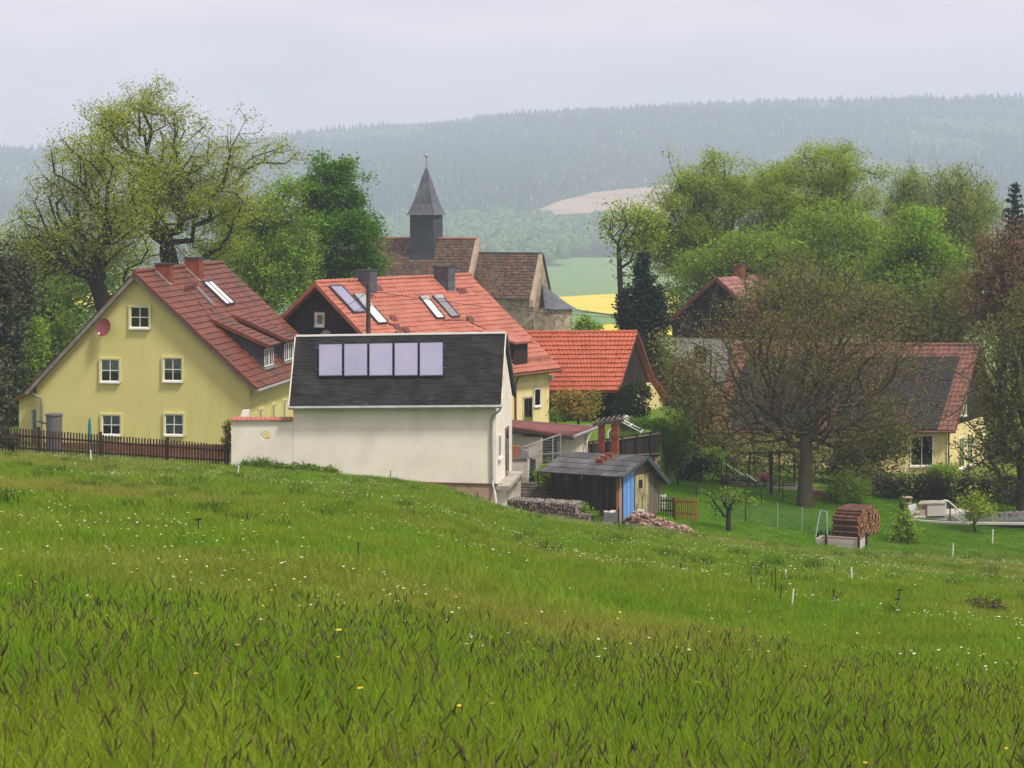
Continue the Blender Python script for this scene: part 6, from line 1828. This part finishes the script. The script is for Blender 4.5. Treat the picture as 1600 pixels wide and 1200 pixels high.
def wood_mesh(name, A, PA, r0, Rtrunk, sides=(8, 5, 3), flare=1.35, z_base=None):
    n = len(A); cnt = np.ones(n)
    for i in range(n - 1, 0, -1): cnt[PA[i]] += cnt[i]
    e = math.log(Rtrunk / r0) / math.log(max(3, cnt[0]))
    rad = r0 * cnt ** e
    best = np.full(n, -1); bc = np.zeros(n)
    for i in range(1, n):
        p = PA[i]
        if cnt[i] > bc[p]: bc[p] = cnt[i]; best[p] = i
    Vs, Qs, off_ = [], [], 0
    starts = [0] + [i for i in range(1, n) if best[PA[i]] != i]
    for s in starts:
        ch = [s]
        while best[ch[-1]] >= 0: ch.append(best[ch[-1]])
        if s > 0: pts = np.vstack([A[PA[s]][None], A[ch]]); rr = np.concatenate([[min(rad[s] * 1.1, rad[PA[s]])], rad[ch]])
        else: pts = A[ch]; rr = rad[ch].copy(); rr[0] *= flare
        if len(pts) < 2: continue
        ns = sides[0] if rr[0] > .14 else (sides[1] if rr[0] > .045 else sides[2])
        V, Q = tube_arr(pts, rr, ns); Vs.append(V); Qs.append(Q + off_); off_ += len(V)
    me = mesh_arr(name, np.vstack(Vs), np.vstack(Qs)); me.polygons.foreach_set('use_smooth', [True] * len(me.polygons))
    return me


def ells_of(cr, Y, r, depth=0.9, spread=.3):
    out = []; xs_ = [c[0] for c in cr]; w = (max(xs_) - min(xs_) + 40) * Y / F
    for (px, py, rx, ry) in cr:
        dy = r.uniform(-spread, spread) * w * .6; s = Y / F
        c = P(px, py, Y); c[1] += dy
        out.append((c, np.array([rx * s, max(rx, ry * .7) * s * depth, ry * s])))
    return out


def tree(name, label, base, Y, crowns, leaf, bark, nt=600, lpt=30, lsize=.22, spread=.45, R=.35, r0=.016, seed=1, lean=None, bf=.35, seg=1.0,
         shell=.5, group=None, fork=None, droop=0.0, hang=0.0, wig=.12, asp=.6, up=.35, extra=0, mid=0.0, cat='tree', depth=.9, hole=0.0, bz=None, per=9, crad=.9):
    r = np.random.default_rng(seed)
    g = G(base, Y)
    if bz is not None: g[2] = bz
    t = thing(name, label, cat, g, group)
    E = ells_of(crowns, Y, r, depth)
    tg = clumped(r, E, nt, per, crad, shell) if per > 1 else ell_pts(r, E, nt, shell)
    cen = np.mean(tg, axis=0); low = np.quantile(tg[:, 2], .06)
    top = np.array([g[0] + (cen[0] - g[0]) * .25, g[1] + (cen[1] - g[1]) * .25, max(low, g[2] + .25 * (cen[2] - g[2]))])
    trunk = [g - UP * .3, g + (top - g) * .5 + r.normal(size=3) * np.array([.1, .1, 0]), top]
    if fork is not None: trunk = [g - UP * .3] + [np.asarray(q) for q in fork]
    A, PA, tips = grow(r, trunk, tg, bf, seg, wig)
    me = wood_mesh('trunk', A - g, PA, r0, R)
    link('trunk', me, bark, t)
    if lpt:
        keep = tips if not hole else tips[r.uniform(size=len(tips)) > hole]
        C = np.repeat(A[keep], lpt, axis=0)
        if mid:
            m_ = np.where(np.arange(len(A)) > len(A) * .3)[0]; m_ = r.choice(m_, int(len(m_) * mid)); C = np.vstack([C, np.repeat(A[m_], max(1, lpt // 2), axis=0)])
        cl = r.normal(size=(len(C), 3)) * spread * np.array([1, 1, .75])
        if hang: cl[:, 2] -= r.uniform(0, hang, len(C)) * r.uniform(.2, 1, len(C))
        C = C + cl
        if extra: C = np.vstack([C, ell_pts(r, E, extra, .4)])
        link('crown', leaf_mesh('crown', C - g, lsize, r, up, asp, droop), leaf, t)
    return t


def shrub(name, label, base, Y, blobs, leaf, bark=None, n=6000, lsize=.16, seed=1, cat='shrub', stems=9, shell=.35, group=None, up=.4, asp=.65, depth=.9, zb=None, rough=.18, spread=.3, droop=0.0):
    r = np.random.default_rng(seed); g = G(base, Y)
    if zb is not None: g[2] = zb
    t = thing(name, label, cat, g, group)
    E = ells_of(blobs, Y, r, depth, spread)
    cl = ell_pts(r, E, max(20, n // 26), shell)
    C = np.repeat(cl, 26, axis=0)[:n] + r.normal(size=(min(n, len(cl) * 26), 3)) * rough
    link('foliage', leaf_mesh('foliage', C - g, lsize, r, up, asp, droop), leaf, t)
    tg = ell_pts(r, E, stems * 6, .6)
    A, PA, _ = grow(r, [g - UP * .15, g + UP * .15], tg, .2, .5, .12, 0.0)
    link('stems', wood_mesh('stems', A - g, PA, .008, .05), bark or M_BARKGREY, t)
    return t


def conifer(name, label, base, Y, ptop, rad, leaf, seed=1, whorls=26, per=9, low=.06, lsize=.30, col=.9, bz=None, power=.8, dens=26):
    r = np.random.default_rng(seed); g = G(base, Y)
    if bz is not None: g[2] = bz
    H = P(base, ptop, Y)[2] - g[2]
    t = thing(name, label, 'tree', g)
    b = MB(); b.tube([g - UP * .2, g + UP * H * .5, g + UP * H], [.02 * H, .011 * H, .02], 8)
    C = []
    for k in range(whorls):
        f = low + (1 - low) * (k / whorls) ** .95; z = H * f; R_ = rad * (1 - f) ** power + .12
        for q in range(per):
            a = r.uniform(0, 6.283); L_ = R_ * r.uniform(.7, 1.12); m = max(3, int(dens * L_ / rad))
            s = np.linspace(.12, 1, m); e = np.stack([np.cos(a) * L_ * s, np.sin(a) * L_ * s, z - (col - .55) * L_ * s + .28 * L_ * s ** 2], -1) + g
            if L_ > .35: b.tube([g + UP * z, (g + UP * z + e[-1]) / 2 + UP * -.02, e[-1]], [.03, .02, .008], 3, False)
            for _ in range(3): C.append(e + r.normal(size=(m, 3)) * np.array([.16, .16, .12]) * (0.35 + R_ / rad))
    b.build('trunk', M_BARK, t)
    link('crown', leaf_mesh('crown', np.vstack(C) - g, lsize, r, .2, .38, .35), leaf, t)
    return t


# ---- left side
GO = G(275, 133.0)
tree('oak_tree', 'tallest old oak with dark forked limbs and thin yellow green spring leaves behind the chimneys', 275, 133,
     [(190, 195, 82, 52), (235, 160, 50, 30), (258, 185, 60, 55), (368, 215, 42, 40), (300, 275, 120, 62), (425, 250, 62, 30), (350, 320, 95, 62), (235, 320, 90, 80), (150, 240, 45, 50), (300, 395, 90, 40)],
     L_OAK, M_BARK, nt=1700, lpt=32, lsize=.135, spread=.32, R=.54, r0=.013, per=10, crad=.85, seed=11, bf=.25, seg=1.3, shell=.6, wig=.2,
     fork=[G(275, 133) + UP * 6.0, P(262, 395, 133), P(258, 360, 133)], mid=.04, hole=.06)
tree('oak_tree', 'broad old oak with crooked bare limbs leaning left over the yellow roof', 165, 127,
     [(110, 330, 100, 105), (55, 390, 68, 80), (195, 330, 70, 85), (135, 250, 60, 55), (30, 420, 45, 50), (150, 400, 90, 50)],
     L_OAK, M_BARK, nt=1600, lpt=26, lsize=.13, spread=.32, R=.46, r0=.013, per=9, crad=.9, seed=23, bf=.25, seg=1.2, shell=.6, wig=.2,
     fork=[G(168, 127) + UP * 4.0, P(160, 470, 127), P(150, 440, 127)], mid=.03, hole=.1)
tree('linden_tree', 'light green broadleaf tree between the old oak and the dark maple', 405, 146,
     [(415, 350, 60, 55), (400, 400, 75, 60), (440, 400, 45, 75), (400, 450, 60, 60), (372, 350, 30, 40), (430, 300, 25, 25)],
     L_LINDEN, M_BARK, nt=800, lpt=62, lsize=.19, spread=.42, per=12, crad=1.0, R=.32, seed=31, bf=.3, shell=.45)
tree('maple_tree', 'dense dark green maple with a narrow pointed crown left of the church tower', 528, 152,
     [(519, 290, 36, 34), (515, 340, 48, 40), (545, 350, 40, 40), (560, 395, 42, 34), (505, 395, 45, 40), (500, 440, 42, 36), (540, 430, 45, 40)],
     L_MAPLE, M_BARK, nt=640, lpt=100, lsize=.21, spread=.36, R=.34, seed=37, per=12, crad=.75, bf=.3, shell=.4)
tree('bush_tree', 'mid green tree behind the left oak with a low bushy crown', 105, 152, [(60, 420, 60, 50), (130, 430, 60, 45), (90, 480, 80, 50), (190, 450, 40, 45)],
     L_MID, M_BARK, nt=420, lpt=32, lsize=.26, spread=.5, R=.25, seed=41, bf=.3)
tree('pine_tree', 'thin bare stemmed tree standing left of the yellow porch', 27, 116, [(20, 420, 28, 40), (35, 460, 26, 30), (15, 470, 22, 40)], L_CONIF2, M_BARK, nt=160, per=1, lpt=26, lsize=.22, spread=.4, R=.16, seed=43,
     fork=[G(27, 116) + UP * 3, P(27, 500, 116), P(27, 470, 116)])
conifer('spruce_tree', 'grey green spruce cut by the left edge of the photo', 2, 110, 395, 2.3, L_CONIF2, seed=47, whorls=30, lsize=.26)
shrub('undergrowth_shrub', 'dark green undergrowth beside the porch of the yellow house', 90, 124, [(70, 560, 55, 60), (110, 530, 45, 50), (40, 590, 40, 50)], L_MID, n=6500, lsize=.22, seed=51, rough=.3)
shrub('undergrowth_shrub', 'pale leaved bush shining through under the left oak', 60, 121, [(52, 540, 22, 45), (45, 580, 25, 30)], L_LINDEN, n=2200, lsize=.20, seed=52, rough=.25)
shrub('undergrowth_shrub', 'dark bush at the left photo edge behind the fence', -5, 104, [(0, 640, 22, 45), (-20, 610, 30, 60)], L_CONIF2, n=2600, lsize=.2, seed=53, rough=.25)
shrub('fence_bush', 'small reddish bush growing at the left end of the picket fence', 20, 94.9, [(22, 690, 20, 12), (5, 685, 14, 14)], L_PURPLE, n=1200, lsize=.10, seed=54, rough=.1)
shrub('hawthorn_shrub', 'small brown twiggy thuja beside the end of the garden wall', 355, 92.6, [(355, 672, 6, 14), (354, 690, 9, 16), (356, 660, 4, 8)], L_BUD, n=900, lsize=.09, seed=55, rough=.06)

# ---- centre and right side
tree('slender_tree', 'slender sparse tree with open crown right of the church', 972, 166, [(985, 345, 42, 28), (962, 352, 24, 20), (1000, 385, 38, 30), (985, 410, 30, 25), (1015, 350, 22, 28)], L_OAK2, M_BARK, nt=300, lpt=12, lsize=.26, spread=.4, R=.2, seed=61,
     bf=.3, seg=.9, fork=[G(972, 166) + UP * 5, P(968, 420, 166), P(967, 390, 166)])
conifer('cypress_tree', 'dark dense conifer with several tips between the rapeseed and the oak', 1005, 141, 394, 1.4, L_CONIF, seed=67, whorls=40, per=11, lsize=.26, col=.35, bz=-15, power=.55, dens=30)
shrub('juniper_shrub', 'dark conifer bush spreading left at the foot of the dark conifer', 978, 140.5, [(978, 480, 12, 36), (985, 502, 18, 22), (970, 504, 10, 14)], L_CONIF, n=3800, lsize=.22, seed=68, rough=.16, droop=-.5, zb=-14.5)
shrub('juniper_shrub', 'dark conifer bush spreading right at the foot of the dark conifer', 1034, 140.5, [(1028, 478, 12, 30), (1030, 502, 16, 18)], L_CONIF, n=3000, lsize=.22, seed=69, rough=.16, droop=-.5, zb=-14.5)
tree('oak_tree', 'green oak with layered crown left of the higher oak above the maroon roof', 1110, 171,
     [(1103, 285, 42, 42), (1075, 335, 50, 40), (1135, 345, 55, 52), (1060, 395, 48, 38), (1115, 400, 65, 45), (1150, 300, 30, 30), (1040, 350, 25, 25)],
     L_OAK2, M_BARK, nt=1000, lpt=74, lsize=.165, spread=.38, per=15, crad=1.1, R=.5, seed=71, bf=.28, shell=.28, wig=.18, hole=.05)
tree('oak_tree', 'highest green oak of the right hand group with several crown domes', 1255, 173,
     [(1208, 275, 46, 34), (1285, 268, 62, 32), (1250, 320, 80, 48), (1330, 310, 45, 45), (1370, 275, 20, 24), (1180, 330, 40, 50), (1300, 360, 80, 50)],
     L_OAK2, M_BARK, nt=1200, lpt=74, lsize=.165, spread=.38, per=15, crad=1.1, R=.55, seed=73, bf=.28, shell=.28, wig=.18, hole=.05)
tree('hornbeam_tree', 'deep green tree with hanging boughs in front of the highest oak', 1290, 160,
     [(1285, 375, 75, 60), (1240, 400, 55, 50), (1335, 400, 55, 60), (1290, 430, 90, 50)], L_LINDEN, M_BARK, nt=900, lpt=76, lsize=.18, spread=.42, per=12, crad=1.1, R=.4, seed=79, hang=1.0, droop=.6)
tree('maple_tree', 'round bright green maple on the right in front of the birches', 1425, 152,
     [(1428, 385, 55, 58), (1405, 440, 50, 65), (1455, 440, 40, 65), (1430, 490, 60, 50)], L_BRIGHT, M_BARK, nt=720, lpt=80, lsize=.21, spread=.40, per=12, crad=1.0, R=.33, seed=83, shell=.4)
tree('birch_tree', 'soft pale green birch with drooping twigs left of the other birch', 1432, 181, [(1438, 290, 40, 38), (1425, 340, 55, 50), (1450, 380, 55, 50)], L_BIRCH, M_BARKGREY, nt=600, lpt=52, lsize=.17, spread=.40, R=.28, seed=89, hang=2.0, droop=1.2)
tree('birch_tree', 'soft pale green birch with drooping twigs standing at the far right', 1500, 178, [(1498, 292, 48, 42), (1520, 340, 45, 55), (1480, 350, 55, 60), (1510, 400, 50, 45)], L_BIRCH, M_BARKGREY, nt=800, lpt=52, lsize=.17, spread=.40, R=.3, seed=97, hang=2.0, droop=1.2)
tree('bush_tree', 'fresh green low tree behind the ridge of the maroon roof', 1095, 158, [(1075, 430, 42, 42), (1140, 415, 55, 36), (1205, 405, 60, 42), (1060, 470, 30, 40), (1250, 430, 60, 40)], L_LINDEN, M_BARK, nt=620, lpt=52, lsize=.19, spread=.42, per=12, R=.26, seed=99)
conifer('pine_tree', 'dark pine tip rising at the right edge of the photo', 1586, 172, 283, 3.0, L_CONIF, seed=101, whorls=24, lsize=.36, low=.4, col=.5)
tree('bush_tree', 'dull olive trees filling the gap behind the solar house on the left', 1265, 146, [(1250, 470, 95, 55), (1320, 490, 80, 55), (1200, 480, 50, 60)], L_DULL, M_TWIG, nt=700, lpt=20, lsize=.24, spread=.5, R=.28, seed=103, shell=.5)
tree('bush_tree', 'dull olive trees filling the gap behind the solar house on the right', 1430, 143, [(1420, 510, 80, 45), (1500, 500, 70, 70), (1370, 500, 50, 50)], L_DULL, M_TWIG, nt=700, lpt=20, lsize=.24, spread=.5, R=.28, seed=107, shell=.5)
tree('bare_tree', 'brown twiggy tree with reddish young leaves above the right gable', 1565, 137, [(1560, 420, 50, 70), (1590, 470, 50, 80), (1545, 480, 50, 60), (1590, 380, 30, 40)], L_RED, M_TWIG, nt=1500, lpt=5, lsize=.22, spread=.4, R=.32, per=1, r0=.017, seed=109, bf=.22, wig=.2)
tree('bare_tree', 'dark spreading tree at the right edge in front of the solar house', 1603, 113,
     [(1575, 560, 65, 85), (1610, 640, 75, 100), (1545, 650, 50, 60), (1560, 710, 75, 40), (1620, 500, 60, 70)], L_DULL, M_TWIG, nt=1900, lpt=7, lsize=.16, spread=.3, R=.42, per=1, r0=.015, seed=113, bf=.2, wig=.22, seg=.9)
tree('walnut_tree', 'huge brown walnut with dense bare twigs and thick trunk in the orchard', 1258, 110.5,
     [(1262, 445, 75, 48), (1185, 525, 105, 70), (1340, 535, 110, 80), (1265, 585, 165, 90), (1425, 600, 75, 75), (1145, 630, 80, 60), (1330, 680, 90, 50), (1200, 675, 70, 45), (1400, 690, 50, 35)],
     L_BUD, M_TWIG, nt=4600, lpt=5, lsize=.12, spread=.28, R=.34, r0=.0115, per=5, crad=1.35, seed=127, bf=.2, wig=.22, seg=1.0, shell=.55,
     fork=[G(1258, 110.5) + UP * 1.5, P(1260, 720, 110.5), P(1258, 680, 110.5)])
shrub('garden_tree', 'green and brown bush filling the gap right of the barn', 1045, 139, [(1040, 555, 32, 36), (1050, 595, 40, 40), (1075, 640, 50, 40)], L_DULL, n=6500, lsize=.22, seed=131, rough=.3, stems=40)
tree('bare_tree', 'brown twiggy small tree between the barn and the walnut', 1098, 121, [(1090, 640, 55, 60), (1120, 690, 45, 35), (1075, 580, 40, 50)], L_BUD, M_TWIG, nt=1000, lpt=6, lsize=.17, spread=.3, R=.14, per=1, r0=.013, seed=137, bf=.2, wig=.2)
shrub('garden_shrub', 'tall green shrub at the right end of the board fence', 1060, 113.2, [(1058, 690, 18, 34), (1066, 672, 14, 22), (1052, 716, 16, 18)], L_MID, n=5200, lsize=.14, seed=138, rough=.18, stems=20)
shrub('garden_shrub', 'dark blue green shrub below the end of the green hedge', 1075, 116, [(1072, 722, 30, 22), (1050, 715, 22, 22), (1090, 730, 22, 16)], L_BLUEB, n=4500, lsize=.13, seed=139, rough=.16)
shrub('garden_shrub', 'bright yellow green shrub left of the terrace stairs', 1112, 116.2, [(1113, 712, 15, 14), (1106, 722, 14, 16), (1118, 728, 10, 14)], L_BRIGHT, n=2400, lsize=.13, seed=140, rough=.14)
shrub('garden_hedge', 'clipped green hedge along the top of the board fence', 1010, 112.6, [(985, 663, 18, 9), (1005, 663, 22, 9), (1028, 665, 18, 11), (1038, 690, 10, 26), (1040, 672, 10, 12)], L_HEDGE, n=6500, lsize=.10, seed=149, rough=.09, cat='hedge', spread=.08, zb=-12.8)
shrub('ivy', 'dark ivy covering the open corner of the barn gable', 990, 123.0, [(975, 630, 14, 26), (995, 625, 22, 28), (1005, 612, 14, 14), (985, 645, 26, 14)], L_IVY, n=5200, lsize=.14, seed=151, rough=.14, zb=-12.4, cat='ivy', spread=.1, depth=.6)
shrub('ivy', 'dark climbing plant beside the barn post behind the rowan', 948, 124.2, [(950, 632, 14, 24), (945, 648, 16, 12)], L_IVY, n=2200, lsize=.14, seed=152, rough=.14, zb=-12.4, cat='ivy', spread=.1)
tree('rowan_tree', 'small rowan with russet leaves in front of the barn', 905, 115.5, [(895, 628, 26, 16), (925, 628, 16, 14), (880, 626, 16, 12), (905, 640, 30, 10)], L_RUSSET, M_BARK, nt=260, lpt=20, lsize=.14, spread=.2, per=1, R=.06, r0=.010, seed=157, bz=-12.3, cat='shrub', seg=.5)
shrub('garden_shrub', 'light green shrub between the cream wall and the rowan', 872, 117, [(872, 645, 12, 10), (866, 650, 10, 6)], L_LINDEN, n=900, lsize=.11, seed=158, rough=.12, zb=-12.3)
shrub('garden_shrub', 'small green tree tip above the barn ridge', 915, 141, [(912, 505, 12, 10), (920, 512, 18, 10), (905, 515, 12, 8)], L_BRIGHT, n=1500, lsize=.2, seed=159, rough=.18, zb=-13)
shrub('garden_shrub', 'bright green bush between the gabion wall and the plank shed', 918, 95.1, [(915, 800, 9, 10), (925, 806, 9, 10), (908, 795, 7, 7), (932, 812, 7, 8)], L_BRIGHT, n=2200, lsize=.09, seed=163, rough=.09)
shrub('garden_shrub', 'green shrub beside the garden steps under the aviary', 850, 99.6, [(845, 748, 9, 14), (856, 735, 12, 12), (866, 742, 12, 10), (842, 764, 8, 10)], L_LINDEN, n=2200, lsize=.10, seed=164, rough=.12)
shrub('garden_shrub', 'dark shrub between the steps and the tank', 858, 97.8, [(858, 762, 10, 16), (850, 775, 10, 8)], L_MID, n=1300, lsize=.10, seed=165, rough=.12)
shrub('pink_shrub', 'small pink flowering shrub on the terrace', 1195, 116.2, [(1195, 748, 8, 8), (1190, 744, 5, 4)], M_PINK, n=520, lsize=.10, seed=166, rough=.08, cat='shrub')
shrub('garden_bush', 'mid green bush hiding the left wall of the solar house', 1385, 120, [(1385, 660, 38, 40), (1400, 700, 28, 36), (1360, 700, 34, 36), (1350, 740, 40, 24)], L_DULL, n=7500, lsize=.15, seed=167, rough=.22, stems=40)
shrub('garden_bush', 'light green shrub growing under the big right window', 1472, 119.5, [(1468, 742, 24, 16), (1455, 748, 18, 12), (1485, 735, 14, 12)], L_LINDEN, n=2200, lsize=.14, seed=168, rough=.18)
shrub('purple_hedge', 'long purple brown hedge between the solar house and the pool', 1465, 116.6, [(1380, 762, 45, 24), (1440, 765, 50, 26), (1500, 768, 50, 26), (1560, 768, 50, 26), (1620, 768, 50, 28), (1330, 765, 30, 20)], L_PURPLE, n=17000, lsize=.13, seed=173, rough=.22, cat='hedge', spread=.02, depth=.35, stems=60)
shrub('terrace_planting', 'dark mixed planting along the left front wall of the solar house', 1200, 121, [(1150, 722, 42, 32), (1215, 716, 50, 36), (1300, 722, 60, 34), (1340, 735, 40, 30)], L_DULL, n=10000, lsize=.15, seed=170, rough=.25, cat='planting', spread=.02, depth=.4, stems=40)
shrub('terrace_planting', 'low green planting at the foot of the terrace stairs', 1150, 117.5, [(1150, 752, 25, 8), (1175, 750, 16, 7), (1225, 752, 18, 6)], L_MID, n=2200, lsize=.12, seed=171, rough=.16, cat='planting', spread=.02, depth=.4)
shrub('orchard_shrub', 'low pale green shrub beside the terracotta trough', 1300, 112.8, [(1300, 772, 14, 14), (1320, 765, 22, 22), (1345, 770, 20, 20)], L_LINDEN, n=3400, lsize=.12, seed=174, rough=.2)
tree('apple_tree', 'pruned old apple tree with short crooked branches in the orchard', 1138, 99.8, [(1110, 778, 16, 14), (1138, 782, 24, 20), (1170, 788, 18, 9), (1155, 775, 14, 12), (1120, 800, 12, 8)], L_LINDEN, M_BARK, nt=110, per=1, lpt=9, lsize=.10, spread=.16, R=.11, r0=.012, seed=179, bf=.35, seg=.35, wig=.25,
     fork=[G(1138, 99.8) + UP * .7, P(1138, 818, 99.8)])
tree('young_tree', 'young leafy fruit tree right of the log stack', 1418, 101.5, [(1412, 822, 20, 24), (1402, 840, 14, 16), (1425, 835, 12, 20)], L_LINDEN, M_BARKGREY, nt=90, per=1, lpt=22, lsize=.13, spread=.16, R=.05, r0=.008, seed=181, seg=.4)
tree('young_tree', 'young thin fruit tree in front of the pool water', 1530, 106, [(1528, 785, 26, 18), (1520, 800, 18, 16), (1542, 798, 18, 14)], L_OAK2, M_BARKGREY, nt=120, per=1, lpt=14, lsize=.12, spread=.2, R=.06, r0=.009, seed=191, seg=.4)
shrub('thuja', 'narrow dark green sapling beside the garden table', 1411, 107.5, [(1411, 790, 5, 14), (1412, 802, 7, 12)], L_MID, n=700, lsize=.10, seed=192, rough=.06)
shrub('tall_weeds', 'tall green grass clump against the white garden wall', 405, 91.6, [(392, 731, 18, 9), (425, 733, 20, 9), (410, 728, 12, 10)], L_HEDGE, n=3200, lsize=.20, seed=193, rough=.08, asp=.12, up=-.3, droop=-1.2, cat='weeds')
shrub('tall_weeds', 'dark nettle patch against the white shed wall', 485, 91.5, [(470, 737, 26, 8), (505, 740, 22, 6), (450, 735, 16, 8)], L_MID, n=3200, lsize=.12, seed=194, rough=.08, cat='weeds')
for k, (px, py, lab) in enumerate(((465, 955, 'dark grass tuft low in the left meadow'), (625, 975, 'dark grass tuft in the middle meadow'), (1398, 965, 'grass tuft below the leaning clipped rod'), (1555, 957, 'dark low twiggy bush in the right meadow'), (1530, 950, 'thin low twigs left of the twiggy bush'))):
    Y = Yg(px, py, 8, 90)
    shrub('grass_tuft' if k < 3 else 'low_bush', lab, px, Y, [(px, py - 6, 13, 8)] if k < 3 else [(px, py - 5, 26, 12)], L_MID if k < 3 else L_DULL, n=320, lsize=.16 if k < 3 else .07, seed=200 + k, rough=.05, asp=.14 if k < 3 else .6, up=-.2, droop=-1.0 if k < 3 else 0, cat='grass tuft' if k < 3 else 'bush', stems=4 if k < 3 else 14)

# ------------------------------------------------------------------ wisps of mist over the ridge
mw = bpy.data.materials.new('mist'); mw.use_nodes = True
N_, L_ = mw.node_tree.nodes, mw.node_tree.links; N_.clear()
wo_ = N_.new('ShaderNodeOutputMaterial'); wv = N_.new('ShaderNodeVolumePrincipled')
wv.inputs['Color'].default_value = (0.97, 0.98, 1.0, 1); wv.inputs['Density'].default_value = 0.022
L_.new(wv.outputs['Volume'], wo_.inputs['Volume'])
for lab, puffs in (('thin column of white mist rising from the ridge on the right', [(1252, 190, 9, 14), (1262, 180, 11, 16), (1270, 170, 14, 12), (1258, 174, 9, 14), (1290, 166, 22, 6)]),
                   ('faint flat wisp of mist lying on the middle of the ridge', [(860, 188, 24, 6), (885, 184, 30, 7), (910, 190, 26, 5)])):
    b = MB()
    for (px, py, rx, ry) in puffs:
        c = P(px, py, 3560); s_ = 3560 / F
        V = [c + np.array([0, 0, ry * s_])]; n1, n2 = 8, 14
        for i in range(1, n1):
            for k in range(n2):
                th, ph = math.pi * i / n1, 2 * math.pi * k / n2
                V.append(c + np.array([rx * s_ * math.sin(th) * math.cos(ph), rx * s_ * .8 * math.sin(th) * math.sin(ph), ry * s_ * math.cos(th)]))
        V.append(c - np.array([0, 0, ry * s_]))
        Fc = [(0, 1 + k, 1 + (k + 1) % n2) for k in range(n2)]
        for i in range(n1 - 2): Fc += [(1 + i * n2 + k, 1 + (i + 1) * n2 + k, 1 + (i + 1) * n2 + (k + 1) % n2, 1 + i * n2 + (k + 1) % n2) for k in range(n2)]
        Fc += [(len(V) - 1, 1 + (n1 - 2) * n2 + (k + 1) % n2, 1 + (n1 - 2) * n2 + k) for k in range(n2)]
        b.add(V, Fc)
    tag(b.build('mist', mw), lab, kind='stuff')

# ------------------------------------------------------------------ haze
hz = MB()
hz.hexa([np.array(q, float) for q in ((-3300, -90, -56), (3300, -90, -56), (3300, 4420, -56), (-3300, 4420, -56), (-3300, -90, 215), (3300, -90, 215), (3300, 4420, 215), (-3300, 4420, 215))])
mh = bpy.data.materials.new('haze'); mh.use_nodes = True
N_, L_ = mh.node_tree.nodes, mh.node_tree.links; N_.clear()
ho = N_.new('ShaderNodeOutputMaterial'); hv = N_.new('ShaderNodeVolumePrincipled')
hv.inputs['Color'].default_value = (0.69, 0.81, 1.0, 1); hv.inputs['Density'].default_value = HAZE; hv.inputs['Anisotropy'].default_value = 0.0
L_.new(hv.outputs['Volume'], ho.inputs['Volume'])
tag(hz.build('haze', mh), 'thin blue summer haze lying over the valley', kind='stuff')
